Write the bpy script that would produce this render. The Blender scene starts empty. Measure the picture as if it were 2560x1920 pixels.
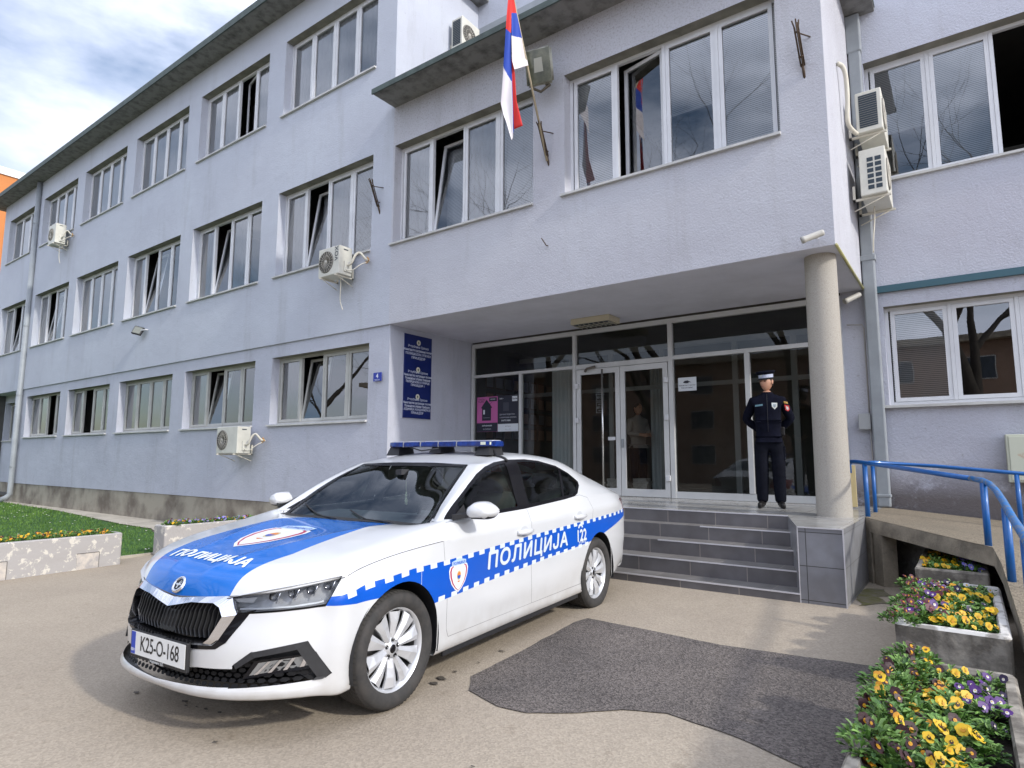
import bpy, bmesh, math, random
import numpy as np
from mathutils import Vector, Matrix, noise
from mathutils.bvhtree import BVHTree
R = math.radians
sc = bpy.context.scene
col = sc.collection

# ---------------------------------------------------------------- camera
cd = bpy.data.cameras.new('camera'); cam = bpy.data.objects.new('camera', cd); col.objects.link(cam)
CX, CY, CZ, YAW, PIT, ROL, FPX = 8.2116, -7.5379, 1.3550, 0.6288, 0.1196, 0.0031, 1556.1
fw = Vector((-math.sin(YAW)*math.cos(PIT), math.cos(YAW)*math.cos(PIT), math.sin(PIT)))
rt = Vector((math.cos(YAW), math.sin(YAW), 0)); up = rt.cross(fw)
rt2 = rt*math.cos(ROL)+up*math.sin(ROL); up2 = -rt*math.sin(ROL)+up*math.cos(ROL)
M = Matrix((rt2, up2, -fw)).transposed().to_4x4(); M.translation = Vector((CX, CY, CZ))
cam.matrix_world = M
cd.sensor_width = 36; cd.lens = FPX/2560*36; cd.clip_end = 2000; cd.clip_start = .05
sc.camera = cam

# ---------------------------------------------------------------- world + sun
SUN_EL, SUN_STR, SKY_STR = R(31.5), 2.25, 0.14
sdir = Vector((1.0, -0.09, 0.62)).normalized()          # towards the sun
w = bpy.data.worlds.new('World'); sc.world = w; w.use_nodes = True
nt = w.node_tree; N = nt.nodes; L = nt.links; N.clear()
wo = N.new('ShaderNodeOutputWorld'); bg = N.new('ShaderNodeBackground'); bg.inputs[1].default_value = SKY_STR
sky = N.new('ShaderNodeTexSky'); sky.sky_type = 'NISHITA'; sky.sun_disc = False
sky.sun_elevation = SUN_EL; sky.sun_rotation = math.atan2(sdir.x, sdir.y); sky.air_density = 1.0; sky.dust_density = 1.5; sky.ozone_density = 1.2
tc = N.new('ShaderNodeTexCoord'); mp = N.new('ShaderNodeMapping'); mp.inputs['Scale'].default_value = (1.0, 1.0, 2.6)
mp.inputs['Location'].default_value = (0.35, 0.1, 0.0)
nz = N.new('ShaderNodeTexNoise'); nz.inputs['Scale'].default_value = 2.1; nz.inputs['Detail'].default_value = 7; nz.inputs['Roughness'].default_value = .55
cr = N.new('ShaderNodeValToRGB'); cr.color_ramp.elements[0].position = .36; cr.color_ramp.elements[1].position = .58
n2 = N.new('ShaderNodeTexNoise'); n2.inputs['Scale'].default_value = 3.2; n2.inputs['Detail'].default_value = 5
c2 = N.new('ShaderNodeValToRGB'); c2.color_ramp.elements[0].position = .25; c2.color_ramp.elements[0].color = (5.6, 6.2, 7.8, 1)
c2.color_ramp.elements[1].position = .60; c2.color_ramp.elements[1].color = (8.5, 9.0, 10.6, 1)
mx = N.new('ShaderNodeMix'); mx.data_type = 'RGBA'
L.new(tc.outputs['Generated'], mp.inputs[0]); L.new(mp.outputs[0], nz.inputs[0]); L.new(mp.outputs[0], n2.inputs[0])
L.new(nz.outputs[0], cr.inputs[0]); L.new(n2.outputs[0], c2.inputs[0])
# clouds are brightest around the sun and greyer on the far side
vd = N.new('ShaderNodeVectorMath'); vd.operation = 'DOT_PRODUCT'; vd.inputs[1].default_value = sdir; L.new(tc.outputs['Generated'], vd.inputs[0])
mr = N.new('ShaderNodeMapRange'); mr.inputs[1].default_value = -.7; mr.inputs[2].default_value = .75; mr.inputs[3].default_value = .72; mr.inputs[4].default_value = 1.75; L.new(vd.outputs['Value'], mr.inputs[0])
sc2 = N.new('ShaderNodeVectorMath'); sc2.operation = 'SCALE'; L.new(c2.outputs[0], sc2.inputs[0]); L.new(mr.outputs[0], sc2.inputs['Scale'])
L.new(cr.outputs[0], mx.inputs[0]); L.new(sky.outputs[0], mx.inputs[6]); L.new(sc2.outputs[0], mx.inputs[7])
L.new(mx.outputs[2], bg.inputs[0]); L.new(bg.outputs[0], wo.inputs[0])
sl = bpy.data.lights.new('sun', 'SUN'); sl.energy = SUN_STR; sl.angle = R(3.0); sl.color = (1.0, .955, .88)
so = bpy.data.objects.new('sun', sl); col.objects.link(so); so.rotation_euler = sdir.to_track_quat('Z', 'Y').to_euler()
sc.view_settings.view_transform = 'Standard'; sc.view_settings.look = 'None'; sc.view_settings.exposure = 0.36; sc.view_settings.gamma = 1
sc.cycles.max_bounces = 8; sc.cycles.transparent_max_bounces = 16; sc.cycles.caustics_reflective = False; sc.cycles.caustics_refractive = False
sc.cycles.sample_clamp_indirect = 4.0

# ---------------------------------------------------------------- materials
def srgb(r, g, b):
    f = lambda c: (c/255/12.92 if c/255 <= .04045 else ((c/255+.055)/1.055)**2.4)
    return (f(r), f(g), f(b), 1)
def mat(name, color, rough=.6, metal=0.0, spec=.5, coat=0.0, noise_amt=0.0, noise_scale=8.0, bump=0.0, bump_scale=60.0, emit=None, col2=None, lo=.35, hi=.65, detail=6, alpha=None):
    m = bpy.data.materials.new(name); m.use_nodes = True
    n = m.node_tree.nodes; l = m.node_tree.links; b = n['Principled BSDF']
    b.inputs['Base Color'].default_value = color; b.inputs['Roughness'].default_value = rough; b.inputs['Metallic'].default_value = metal
    b.inputs['Specular IOR Level'].default_value = spec; b.inputs['Coat Weight'].default_value = coat; b.inputs['Coat Roughness'].default_value = .04
    t = n.new('ShaderNodeTexCoord')
    if noise_amt or col2:
        z = n.new('ShaderNodeTexNoise'); z.inputs['Scale'].default_value = noise_scale; z.inputs['Detail'].default_value = detail; z.inputs['Roughness'].default_value = .6
        l.new(t.outputs['Object'], z.inputs[0]); r = n.new('ShaderNodeValToRGB'); l.new(z.outputs[0], r.inputs[0])
        c = col2 if col2 else tuple(max(0, k*(1-noise_amt)) for k in color[:3])+(1,)
        r.color_ramp.elements[0].position = lo; r.color_ramp.elements[1].position = hi
        r.color_ramp.elements[0].color = c; r.color_ramp.elements[1].color = color; l.new(r.outputs[0], b.inputs['Base Color'])
    if bump:
        z2 = n.new('ShaderNodeTexNoise'); z2.inputs['Scale'].default_value = bump_scale; z2.inputs['Detail'].default_value = 5
        l.new(t.outputs['Object'], z2.inputs[0]); bp = n.new('ShaderNodeBump'); bp.inputs['Strength'].default_value = bump; bp.inputs['Distance'].default_value = .01
        l.new(z2.outputs[0], bp.inputs['Height']); l.new(bp.outputs[0], b.inputs['Normal'])
    if emit: b.inputs['Emission Color'].default_value = color; b.inputs['Emission Strength'].default_value = emit
    return m
def nodes(m): return m.node_tree.nodes, m.node_tree.links, m.node_tree.nodes['Principled BSDF']
def glass_mat(name, tint=(.85, .92, .9, 1), ior=1.9, rough=.0, wav=.08):
    """a pane: fresnel reflection over a tinted see-through sheet"""
    m = bpy.data.materials.new(name); m.use_nodes = True; n = m.node_tree.nodes; l = m.node_tree.links; n.clear()
    o = n.new('ShaderNodeOutputMaterial'); g = n.new('ShaderNodeBsdfGlossy'); g.inputs['Roughness'].default_value = rough; g.inputs[0].default_value = (.96, .98, 1, 1)
    t = n.new('ShaderNodeBsdfTransparent'); t.inputs[0].default_value = tint; f = n.new('ShaderNodeFresnel'); f.inputs[0].default_value = ior
    x = n.new('ShaderNodeMixShader'); l.new(f.outputs[0], x.inputs[0]); l.new(t.outputs[0], x.inputs[1]); l.new(g.outputs[0], x.inputs[2])
    z = n.new('ShaderNodeTexNoise'); z.inputs['Scale'].default_value = 1.3; tcn = n.new('ShaderNodeTexCoord'); l.new(tcn.outputs['Object'], z.inputs[0])
    bp = n.new('ShaderNodeBump'); bp.inputs['Strength'].default_value = wav; bp.inputs['Distance'].default_value = .02; l.new(z.outputs[0], bp.inputs['Height'])
    if wav: l.new(bp.outputs[0], g.inputs['Normal'])
    l.new(x.outputs[0], o.inputs[0]); return m

# ---------------------------------------------------------------- mesh helpers
def tag(o, label=None, cat=None, group=None, kind=None):
    if label: o['label'] = label
    if cat: o['category'] = cat
    if group: o['group'] = group
    if kind: o['kind'] = kind
    return o
def empty(name, loc=(0, 0, 0), rz=0, label=None, cat=None, group=None):
    o = bpy.data.objects.new(name, None); col.objects.link(o); o.location = loc; o.rotation_euler = (0, 0, rz); o.empty_display_size = .2
    return tag(o, label, cat, group)
class MB:
    def __init__(s): s.v = []; s.f = []; s.m = []; s.sm = []
    def add(s, vs, fs, m=0, sm=False):
        b = len(s.v); s.v += [tuple(v) for v in vs]
        for f in fs: s.f.append([b+i for i in f]); s.m.append(m); s.sm.append(sm)
        return s
    def box(s, x0, x1, y0, y1, z0, z1, m=0):
        v = [(x, y, z) for z in (z0, z1) for y in (y0, y1) for x in (x0, x1)]
        return s.add(v, [(0, 2, 3, 1), (4, 5, 7, 6), (0, 1, 5, 4), (2, 6, 7, 3), (0, 4, 6, 2), (1, 3, 7, 5)], m)
    def bevbox(s, x0, x1, y0, y1, z0, z1, b=.01, m=0):
        bm = bmesh.new(); bmesh.ops.create_cube(bm, size=1)
        for v in bm.verts: v.co = Vector(((x0+x1)/2+v.co.x*(x1-x0), (y0+y1)/2+v.co.y*(y1-y0), (z0+z1)/2+v.co.z*(z1-z0)))
        bmesh.ops.bevel(bm, geom=bm.edges[:], offset=b, segments=2, affect='EDGES', profile=.5)
        s.bm(bm, m); return s
    def bm(s, bm, m=0, sm=False, mtx=None, keepmat=False):
        bm.verts.index_update(); b = len(s.v)
        s.v += [tuple((mtx @ v.co) if mtx else v.co) for v in bm.verts]
        for f in bm.faces: s.f.append([b+v.index for v in f.verts]); s.m.append(f.material_index if keepmat else m); s.sm.append(sm)
        bm.free(); return s
    def quad(s, a, b, c, d, m=0): return s.add([a, b, c, d], [(0, 1, 2, 3)], m)
    def prism(s, pts, ax, a0, a1, m=0):
        """pts: 2D outline; extruded along axis ax from a0 to a1"""
        n = len(pts)
        def P(p, a):
            return {0: (a, p[0], p[1]), 1: (p[0], a, p[1]), 2: (p[0], p[1], a)}[ax]
        v = [P(p, a0) for p in pts]+[P(p, a1) for p in pts]
        return s.add(v, [list(range(n))[::-1], list(range(n, 2*n))]+[(i, (i+1) % n, n+(i+1) % n, n+i) for i in range(n)], m)
    def tube(s, pts, r, seg=10, m=0, cap=True, rs=None):
        pts = [Vector(p) for p in pts]; n = len(pts); rings = []; up0 = None
        for i, p in enumerate(pts):
            d = (pts[min(i+1, n-1)]-pts[max(i-1, 0)]).normalized()
            if up0 is None: up0 = Vector((0, 0, 1)) if abs(d.z) < .9 else Vector((1, 0, 0))
            a = d.cross(up0); a = a.normalized() if a.length > 1e-5 else Vector((1, 0, 0)); b = d.cross(a).normalized(); up0 = -b if False else up0
            rr = rs[i] if rs else r
            rings.append([p+(a*math.cos(2*math.pi*k/seg)+b*math.sin(2*math.pi*k/seg))*rr for k in range(seg)])
        v = [q for rg in rings for q in rg]; f = []
        for i in range(n-1):
            for k in range(seg): f.append((i*seg+k, i*seg+(k+1) % seg, (i+1)*seg+(k+1) % seg, (i+1)*seg+k))
        if cap: f += [list(range(seg))[::-1], [(n-1)*seg+k for k in range(seg)]]
        return s.add(v, f, m, True)
    def lathe(s, prof, seg=32, m=0, mtx=None, sm=True, closed=False):
        """prof: (r, h) revolved about local z"""
        n = len(prof); v = []; f = []
        for i in range(seg):
            a = 2*math.pi*i/seg
            for r, h in prof:
                q = Vector((r*math.cos(a), r*math.sin(a), h)); v.append(mtx @ q if mtx else q)
        for i in range(seg):
            j = (i+1) % seg
            for k in range(n-1 if not closed else n):
                k2 = (k+1) % n; f.append((i*n+k, j*n+k, j*n+k2, i*n+k2))
        return s.add(v, f, m, sm)
    def disc(s, c, nrm, r, seg=24, m=0, ry=None):
        nrm = Vector(nrm).normalized(); a = nrm.orthogonal().normalized(); b = nrm.cross(a); c = Vector(c)
        return s.add([c+a*r*math.cos(2*math.pi*k/seg)+b*(ry or r)*math.sin(2*math.pi*k/seg) for k in range(seg)], [list(range(seg))], m)
    def build(s, name, mats, parent=None, loc=None, smooth_angle=None, **kw):
        me = bpy.data.meshes.new(name); me.from_pydata(s.v, [], s.f)
        for mm in (mats if isinstance(mats, (list, tuple)) else [mats]): me.materials.append(mm)
        me.polygons.foreach_set('material_index', s.m); me.polygons.foreach_set('use_smooth', s.sm); me.update()
        o = bpy.data.objects.new(name, me); col.objects.link(o)
        if parent: o.parent = parent
        if loc: o.location = loc
        return tag(o, **kw) if kw else o
def rot_to(d):
    return Vector(d).normalized().to_track_quat('Z', 'Y').to_matrix().to_4x4()
def text_mb(txt, size, bold=0.0, depth=0, spacing=1.0, font_scale=(1, 1), ax='CENTER', ay='CENTER', res=4):
    """flat text as a list of (verts2d, faces)"""
    cu = bpy.data.curves.new('t', 'FONT'); cu.body = txt; cu.size = size; cu.align_x = ax; cu.align_y = ay; cu.offset = bold; cu.resolution_u = res
    cu.space_character = spacing
    o = bpy.data.objects.new('t', cu); col.objects.link(o); dg = bpy.context.evaluated_depsgraph_get(); dg.update()
    me = o.evaluated_get(dg).to_mesh(); vs = [(v.co.x*font_scale[0], v.co.y*font_scale[1]) for v in me.vertices]; fs = [list(p.vertices) for p in me.polygons]
    o.evaluated_get(dg).to_mesh_clear(); col.objects.unlink(o); bpy.data.objects.remove(o); bpy.data.curves.remove(cu)
    return vs, fs
def put_text(mb, txt, size, origin, xax, yax, m=0, **kw):
    vs, fs = text_mb(txt, size, **kw); o = Vector(origin); xa = Vector(xax); ya = Vector(yax)
    return mb.add([o+xa*x+ya*y for x, y in vs], fs, m)
def copy_tree(o, parent=None):
    c = o.copy(); col.objects.link(c); c.parent = parent
    for ch in list(o.children): copy_tree(ch, c)
    return c
def ground_z(x, y):
    return .03+.0175*(min(max(y, -12), -1.1)+1.1)+.02*max(min(0, x-4.5), -12.5)
# ================================================================ BUILDING
def stucco(name, c, c2, bump=.55):
    bump *= 1.3
    m = mat(name, c, rough=.93, spec=.15); n, l, b = nodes(m)
    t = n.new('ShaderNodeTexCoord')
    def noi(scale, det=6, vec=None, rough=.6):
        z = n.new('ShaderNodeTexNoise'); z.inputs['Scale'].default_value = scale; z.inputs['Detail'].default_value = det; z.inputs['Roughness'].default_value = rough
        l.new(vec or t.outputs['Object'], z.inputs[0]); return z.outputs[0]
    mpn = n.new('ShaderNodeMapping'); mpn.inputs['Scale'].default_value = (1.6, 1.6, .22); l.new(t.outputs['Object'], mpn.inputs[0])
    def ramp(src, lo, hi, ca, cb):
        r = n.new('ShaderNodeValToRGB'); r.color_ramp.elements[0].position = lo; r.color_ramp.elements[1].position = hi
        r.color_ramp.elements[0].color = ca; r.color_ramp.elements[1].color = cb; l.new(src, r.inputs[0]); return r.outputs[0]
    big = ramp(noi(.55, 8), .3, .7, c2, c)
    streak = ramp(noi(.9, 9, mpn.outputs[0], .75), .28, .46, (.83, .815, .79, 1), (1, 1, 1, 1))
    spots = ramp(noi(16, 4), .26, .36, (.74, .72, .70, 1), (1, 1, 1, 1))
    fine = ramp(noi(70, 3), .3, .7, (.90, .90, .90, 1), (1, 1, 1, 1))
    cur = big
    for o_ in (streak, spots, fine):
        x = n.new('ShaderNodeMix'); x.data_type = 'RGBA'; x.blend_type = 'MULTIPLY'; x.inputs[0].default_value = .9
        l.new(cur, x.inputs[6]); l.new(o_, x.inputs[7]); cur = x.outputs[2]
    l.new(cur, b.inputs['Base Color'])
    bp = n.new('ShaderNodeBump'); bp.inputs['Strength'].default_value = bump; bp.inputs['Distance'].default_value = .014; l.new(noi(38, 6, None, .7), bp.inputs['Height'])
    b2 = n.new('ShaderNodeBump'); b2.inputs['Strength'].default_value = .35; b2.inputs['Distance'].default_value = .05; l.new(noi(2.2, 5), b2.inputs['Height']); l.new(bp.outputs[0], b2.inputs['Normal'])
    l.new(b2.outputs[0], b.inputs['Normal']); return m
def dirty_top(m, z0, z1, amt, nscale=9, lo=.42, hi=.68):
    """weather streaks and mould specks that gather under the eave (a real stain of the wall)"""
    n, l, b = nodes(m); src = b.inputs['Base Color'].links[0].from_socket
    t = n.new('ShaderNodeTexCoord'); sp = n.new('ShaderNodeSeparateXYZ'); l.new(t.outputs['Object'], sp.inputs[0])
    mr = n.new('ShaderNodeMapRange'); mr.inputs[1].default_value = z0; mr.inputs[2].default_value = z1; l.new(sp.outputs[2], mr.inputs[0])
    z = n.new('ShaderNodeTexNoise'); z.inputs['Scale'].default_value = nscale; z.inputs['Detail'].default_value = 8; z.inputs['Roughness'].default_value = .75; l.new(t.outputs['Object'], z.inputs[0])
    r = n.new('ShaderNodeValToRGB'); r.color_ramp.elements[0].position = lo; r.color_ramp.elements[1].position = hi; l.new(z.outputs[0], r.inputs[0])
    mu = n.new('ShaderNodeMath'); mu.operation = 'MULTIPLY'; l.new(r.outputs[0], mu.inputs[0]); l.new(mr.outputs[0], mu.inputs[1])
    m2 = n.new('ShaderNodeMath'); m2.operation = 'MULTIPLY'; m2.inputs[1].default_value = amt; l.new(mu.outputs[0], m2.inputs[0])
    x = n.new('ShaderNodeMix'); x.data_type = 'RGBA'; x.inputs[7].default_value = (.13, .11, .10, 1); l.new(m2.outputs[0], x.inputs[0]); l.new(src, x.inputs[6]); l.new(x.outputs[2], b.inputs['Base Color'])
    return m
WALL = stucco('lavender stucco', (.53, .56, .625, 1), (.465, .485, .55, 1))
WALLB = dirty_top(stucco('weathered lavender stucco', (.55, .56, .605, 1), (.465, .465, .51, 1), .75), 6.1, 8.0, .75, 34, .50, .66)
WALLG = stucco('lavender stucco ground floor', (.51, .53, .60, 1), (.44, .455, .52, 1), .45)
WALLR = dirty_top(stucco('pale blue stucco', (.55, .575, .65, 1), (.49, .495, .56, 1), .8), 1.35, .85, .9, 1.6, .38, .50)
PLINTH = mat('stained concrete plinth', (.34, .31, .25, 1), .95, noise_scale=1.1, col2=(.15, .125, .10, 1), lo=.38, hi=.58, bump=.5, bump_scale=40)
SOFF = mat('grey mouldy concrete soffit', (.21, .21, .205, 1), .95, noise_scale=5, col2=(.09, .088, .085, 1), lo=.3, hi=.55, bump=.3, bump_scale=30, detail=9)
SOFF2 = mat('smooth grey plaster ceiling', (.64, .65, .73, 1), .9, noise_amt=.12, noise_scale=2, bump=.15)
TRIM = mat('greenish copper edge', (.06, .085, .075, 1), .6, noise_amt=.4, noise_scale=6)
PVC = mat('white window frame', (.66, .67, .69, 1), .35, noise_amt=.1, noise_scale=3)
PVCG = mat('greyed window frame', (.46, .46, .43, 1), .45, noise_amt=.15, noise_scale=3)
ALU = mat('grey aluminium profile', (.58, .59, .59, 1), .42, metal=.1, noise_amt=.1, noise_scale=2)
SILL = mat('metal window sill', (.55, .55, .53, 1), .5, noise_amt=.2, noise_scale=5)
GLASS = glass_mat('window glass', (.97, .98, .99, 1), 2.4, wav=.04)
GLASSL = glass_mat('lobby glass', (.82, .85, .82, 1), 1.55, wav=.03)
CURT = mat('pale curtain', (.88, .90, .90, 1), .9, noise_amt=.12, noise_scale=2)
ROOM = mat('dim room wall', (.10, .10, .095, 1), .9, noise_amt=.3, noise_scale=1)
LEAD = mat('grey painted downpipe', (.29, .315, .335, 1), .5, noise_amt=.15, noise_scale=4)
TEAL = mat('dark teal flashing', (.035, .10, .13, 1), .5)
GRAN = mat('speckled granite column', (.37, .345, .30, 1), .88, noise_scale=120, col2=(.27, .245, .215, 1), lo=.34, hi=.54, bump=.2, bump_scale=60, detail=8)
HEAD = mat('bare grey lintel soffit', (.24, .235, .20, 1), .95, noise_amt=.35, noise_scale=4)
BLIND = mat('venetian blind', (.56, .60, .60, 1), .6); n, l, b = nodes(BLIND)
t = n.new('ShaderNodeTexCoord'); wv = n.new('ShaderNodeTexWave'); wv.wave_type = 'BANDS'; wv.bands_direction = 'Z'; wv.inputs['Scale'].default_value = 12; l.new(t.outputs['Object'], wv.inputs[0])
r_ = n.new('ShaderNodeValToRGB'); r_.color_ramp.elements[0].position = .12; r_.color_ramp.elements[0].color = (.34, .37, .39, 1); r_.color_ramp.elements[1].position = .5; r_.color_ramp.elements[1].color = (.90, .92, .92, 1)
l.new(wv.outputs[0], r_.inputs[0]); l.new(r_.outputs[0], b.inputs['Base Color'])
def tile_mat(name, c, grout, sx, sz, off=.5, axis='Y', rough=.45, loc=(0, 0, 0)):
    m = mat(name, c, rough); n, l, b = nodes(m); t = n.new('ShaderNodeTexCoord'); mp_ = n.new('ShaderNodeMapping'); mp_.inputs['Location'].default_value = loc
    if axis == 'Y': mp_.inputs['Rotation'].default_value = (R(-90), 0, 0)
    if axis == 'X': mp_.inputs['Rotation'].default_value = (R(-90), R(90), 0)
    l.new(t.outputs['Object'], mp_.inputs[0]); k = n.new('ShaderNodeTexBrick'); k.offset = off; k.inputs['Scale'].default_value = 1; k.inputs['Brick Width'].default_value = sx; k.inputs['Row Height'].default_value = sz
    k.inputs['Mortar Size'].default_value = .004; k.inputs['Color1'].default_value = c; k.inputs['Color2'].default_value = tuple(q*.86 for q in c[:3])+(1,); k.inputs['Mortar'].default_value = grout
    l.new(mp_.outputs[0], k.inputs[0]); z = n.new('ShaderNodeTexNoise'); z.inputs['Scale'].default_value = 5; z.inputs['Detail'].default_value = 8; l.new(t.outputs['Object'], z.inputs[0])
    r = n.new('ShaderNodeValToRGB'); r.color_ramp.elements[0].position = .3; r.color_ramp.elements[0].color = (.72, .70, .68, 1); r.color_ramp.elements[1].position = .7; l.new(z.outputs[0], r.inputs[0])
    x = n.new('ShaderNodeMix'); x.data_type = 'RGBA'; x.blend_type = 'MULTIPLY'; x.inputs[0].default_value = 1; l.new(k.outputs[0], x.inputs[6]); l.new(r.outputs[0], x.inputs[7]); l.new(x.outputs[2], b.inputs['Base Color']); return m

X1, SP, WW, W1 = -22.008, 3.6825, 3.05, 2.687
ZA_, ZB_, ZC_ = (2.056, 3.465), (5.236, 7.104), (8.9115, 10.681)
GY = 2.315; XR = 7.178; ZBOT = 3.742; ZL = .725
bld = empty('police_station', (0, 0, 0), label='long lavender stucco police station with rows of white windows and a jutting entrance block', cat='building')

def wall_y(mb, y, x0, x1, z0, z1, ops, depth, m=0):
    """wall facing -y with openings (xl,xr,zs,zt) and reveals going back by depth"""
    xs = sorted({x0, x1, *[o[0] for o in ops], *[o[1] for o in ops]}); zs = sorted({z0, z1, *[o[2] for o in ops], *[o[3] for o in ops]})
    xs = [x for x in xs if x0 <= x <= x1]; zs = [z for z in zs if z0 <= z <= z1]
    for i in range(len(xs)-1):
        for k in range(len(zs)-1):
            cx, cz = (xs[i]+xs[i+1])/2, (zs[k]+zs[k+1])/2
            if any(o[0] < cx < o[1] and o[2] < cz < o[3] for o in ops): continue
            mb.quad((xs[i], y, zs[k]), (xs[i+1], y, zs[k]), (xs[i+1], y, zs[k+1]), (xs[i], y, zs[k+1]), m)
    for a, b_, c, d in ops:
        yb = y+depth
        mb.quad((a, y, c), (a, y, d), (a, yb, d), (a, yb, c), m); mb.quad((b_, y, c), (b_, yb, c), (b_, yb, d), (b_, y, d), m)
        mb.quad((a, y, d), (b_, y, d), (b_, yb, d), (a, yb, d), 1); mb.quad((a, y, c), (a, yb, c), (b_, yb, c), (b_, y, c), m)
wins = []   # xl, xr, zs, zt, y, spec
def spec(n=4, opens=None, blinds='cccc', frame=None): return dict(n=n, opens=opens or {}, blinds=blinds, frame=frame)
for i in range(6):
    xl = X1+i*SP; xr = xl+(WW if i else W1)
    wins.append((xl, xr, *ZC_, 0.0, spec(4 if i else 3, {2: 'turn'} if i == 4 else {}, 'cccc')))
    wins.append((xl, xr, *ZB_, 0.0, spec(4 if i else 3, {1: 'tilt'} if i != 2 else {}, ['c-c', 'c--c', 'c-cc', 'c---', 'ccc-', 'cccv'][i])))
for i in range(1, 6):
    xl = X1+i*SP
    wins.append((xl, xl+WW, *ZA_, 0.036, spec(4, [0, {2: 'turn'}, {1: 'gone'}, {}, {1: 'tilt'}, {1: 'tilt'}][i], [0, 'c---', 'c---', 'c-c-', 'c---', 'c---'][i], 'g')))
wins.append((.04, 3.12, 5.235, 7.094, 0.0, spec(4, {1: 'tilt'}, 'cvcv')))
wins.append((3.68, 6.677, 5.235, 7.094, 0.0, spec(4, {1: 'turn'}, 'vvhv')))
wr_u = (7.36, 10.32, 5.28, 7.10, GY, spec(4, {2: 'gone'}, 'hv-c')); wr_l = (7.40, 10.3, 2.10, 3.47, GY, spec(4, {}, 'v-vc', 'w'))
wins += [wr_u, wr_l]
wins.append((-22.2, -20.3, 2.0, 3.44, .5, spec(2, {}, 'cc', 'g')))
op = lambda f: [w_[:4] for w_ in wins if f(w_)]
D = .24
mb = MB(); wall_y(mb, 0, -22.7, 0, 3.742, 11.42, op(lambda w_: w_[4] == 0 and w_[1] < 0), D)
mb.quad((-22.7, 0, 3.742), (-22.7, 8, 3.742), (-22.7, 8, 11.42), (-22.7, 0, 11.42)); mb.quad((0, 0, 7.9), (0, 8, 7.9), (0, 8, 11.42), (0, 0, 11.42))
mb.quad((-22.7, 0, 3.742), (0, 0, 3.742), (0, .6, 3.742), (-22.7, .6, 3.742))
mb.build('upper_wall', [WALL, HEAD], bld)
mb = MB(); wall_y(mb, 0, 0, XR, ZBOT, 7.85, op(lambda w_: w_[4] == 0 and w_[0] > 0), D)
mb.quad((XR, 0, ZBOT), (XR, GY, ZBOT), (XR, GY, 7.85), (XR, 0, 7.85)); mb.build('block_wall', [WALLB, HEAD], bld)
mb = MB(); wall_y(mb, .036, -19.5, 0, .46, 3.742, op(lambda w_: w_[4] == .036), D-.036)
mb.quad((0, .036, -.6), (0, GY+.05, -.6), (0, GY+.05, 3.742), (0, .036, 3.742)); mb.quad((-19.5, .036, .46), (-19.5, .5, .46), (-19.5, .5, 3.742), (-19.5, .036, 3.742))
wall_y(mb, .5, -22.7, -19.5, .42, 3.742, op(lambda w_: w_[4] == .5), D); mb.build('ground_floor_wall', [WALLG, HEAD], bld)
mb = MB(); mb.box(-19.5, -.003, .05, .3, -.7, .46); mb.box(-22.7, -19.5, .51, .8, -.7, .42); mb.build('plinth', PLINTH, bld)
mb = MB(); wall_y(mb, GY, XR, 14, 3.76, 9.0, op(lambda w_: w_ is wr_u), D); wall_y(mb, GY+.04, 6.88, 14, -.6, 3.76, op(lambda w_: w_ is wr_l), D); mb.build('right_wing_wall', [WALLR, HEAD], bld)
MB().box(7.34, 14, GY-.02, GY+.03, 3.665, 3.757).build('flashing_band', TEAL, bld)
# roofs
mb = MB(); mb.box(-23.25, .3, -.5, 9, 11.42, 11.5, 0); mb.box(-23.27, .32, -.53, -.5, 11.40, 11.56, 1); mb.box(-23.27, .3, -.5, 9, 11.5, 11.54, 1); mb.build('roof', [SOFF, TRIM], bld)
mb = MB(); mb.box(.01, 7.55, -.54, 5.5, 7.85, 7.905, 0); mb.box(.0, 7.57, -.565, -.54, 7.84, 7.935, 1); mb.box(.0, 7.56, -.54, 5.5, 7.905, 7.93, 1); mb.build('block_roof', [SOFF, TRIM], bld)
mb = MB(); mb.quad((0.01, 2.42, 7.9), (14, 2.42, 7.9), (14, 2.42, 13), (0.01, 2.42, 13)); mb.build('set_back_wall', WALL, bld)
mb = MB(); mb.box(.1, 12, 2.22, 2.41, 10.56, 10.70, 0); mb.box(.1,12,2.3,2.41,10.70,10.75,0); mb.build('ledge_flashing', LEAD, bld)
# soffit of the entrance recess
MB().quad((0, 0.0, ZBOT), (XR, 0.0, ZBOT), (XR, GY, ZBOT), (0, GY, ZBOT)).build('porch_ceiling', SOFF2, bld)
MB().tube([(XR+.01, 0.01, ZBOT-.004), (XR+.01, GY, ZBOT-.004)], .018, 8).build('edge_trim', mat('yellowed edge strip', (.42, .40, .18, 1), .5), bld)
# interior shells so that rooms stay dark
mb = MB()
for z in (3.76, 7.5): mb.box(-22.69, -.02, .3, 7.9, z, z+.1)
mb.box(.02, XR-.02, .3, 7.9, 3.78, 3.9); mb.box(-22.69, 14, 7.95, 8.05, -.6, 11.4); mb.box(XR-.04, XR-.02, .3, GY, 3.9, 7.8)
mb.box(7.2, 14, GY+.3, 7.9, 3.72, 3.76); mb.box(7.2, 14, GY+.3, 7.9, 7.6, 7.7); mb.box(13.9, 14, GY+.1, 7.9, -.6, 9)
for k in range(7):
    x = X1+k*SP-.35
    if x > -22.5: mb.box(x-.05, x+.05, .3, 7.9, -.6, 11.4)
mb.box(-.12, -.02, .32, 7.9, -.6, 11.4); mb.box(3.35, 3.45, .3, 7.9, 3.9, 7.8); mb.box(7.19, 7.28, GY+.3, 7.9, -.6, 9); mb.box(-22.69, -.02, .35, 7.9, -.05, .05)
mb.build('inner_wall', ROOM, bld)

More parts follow.
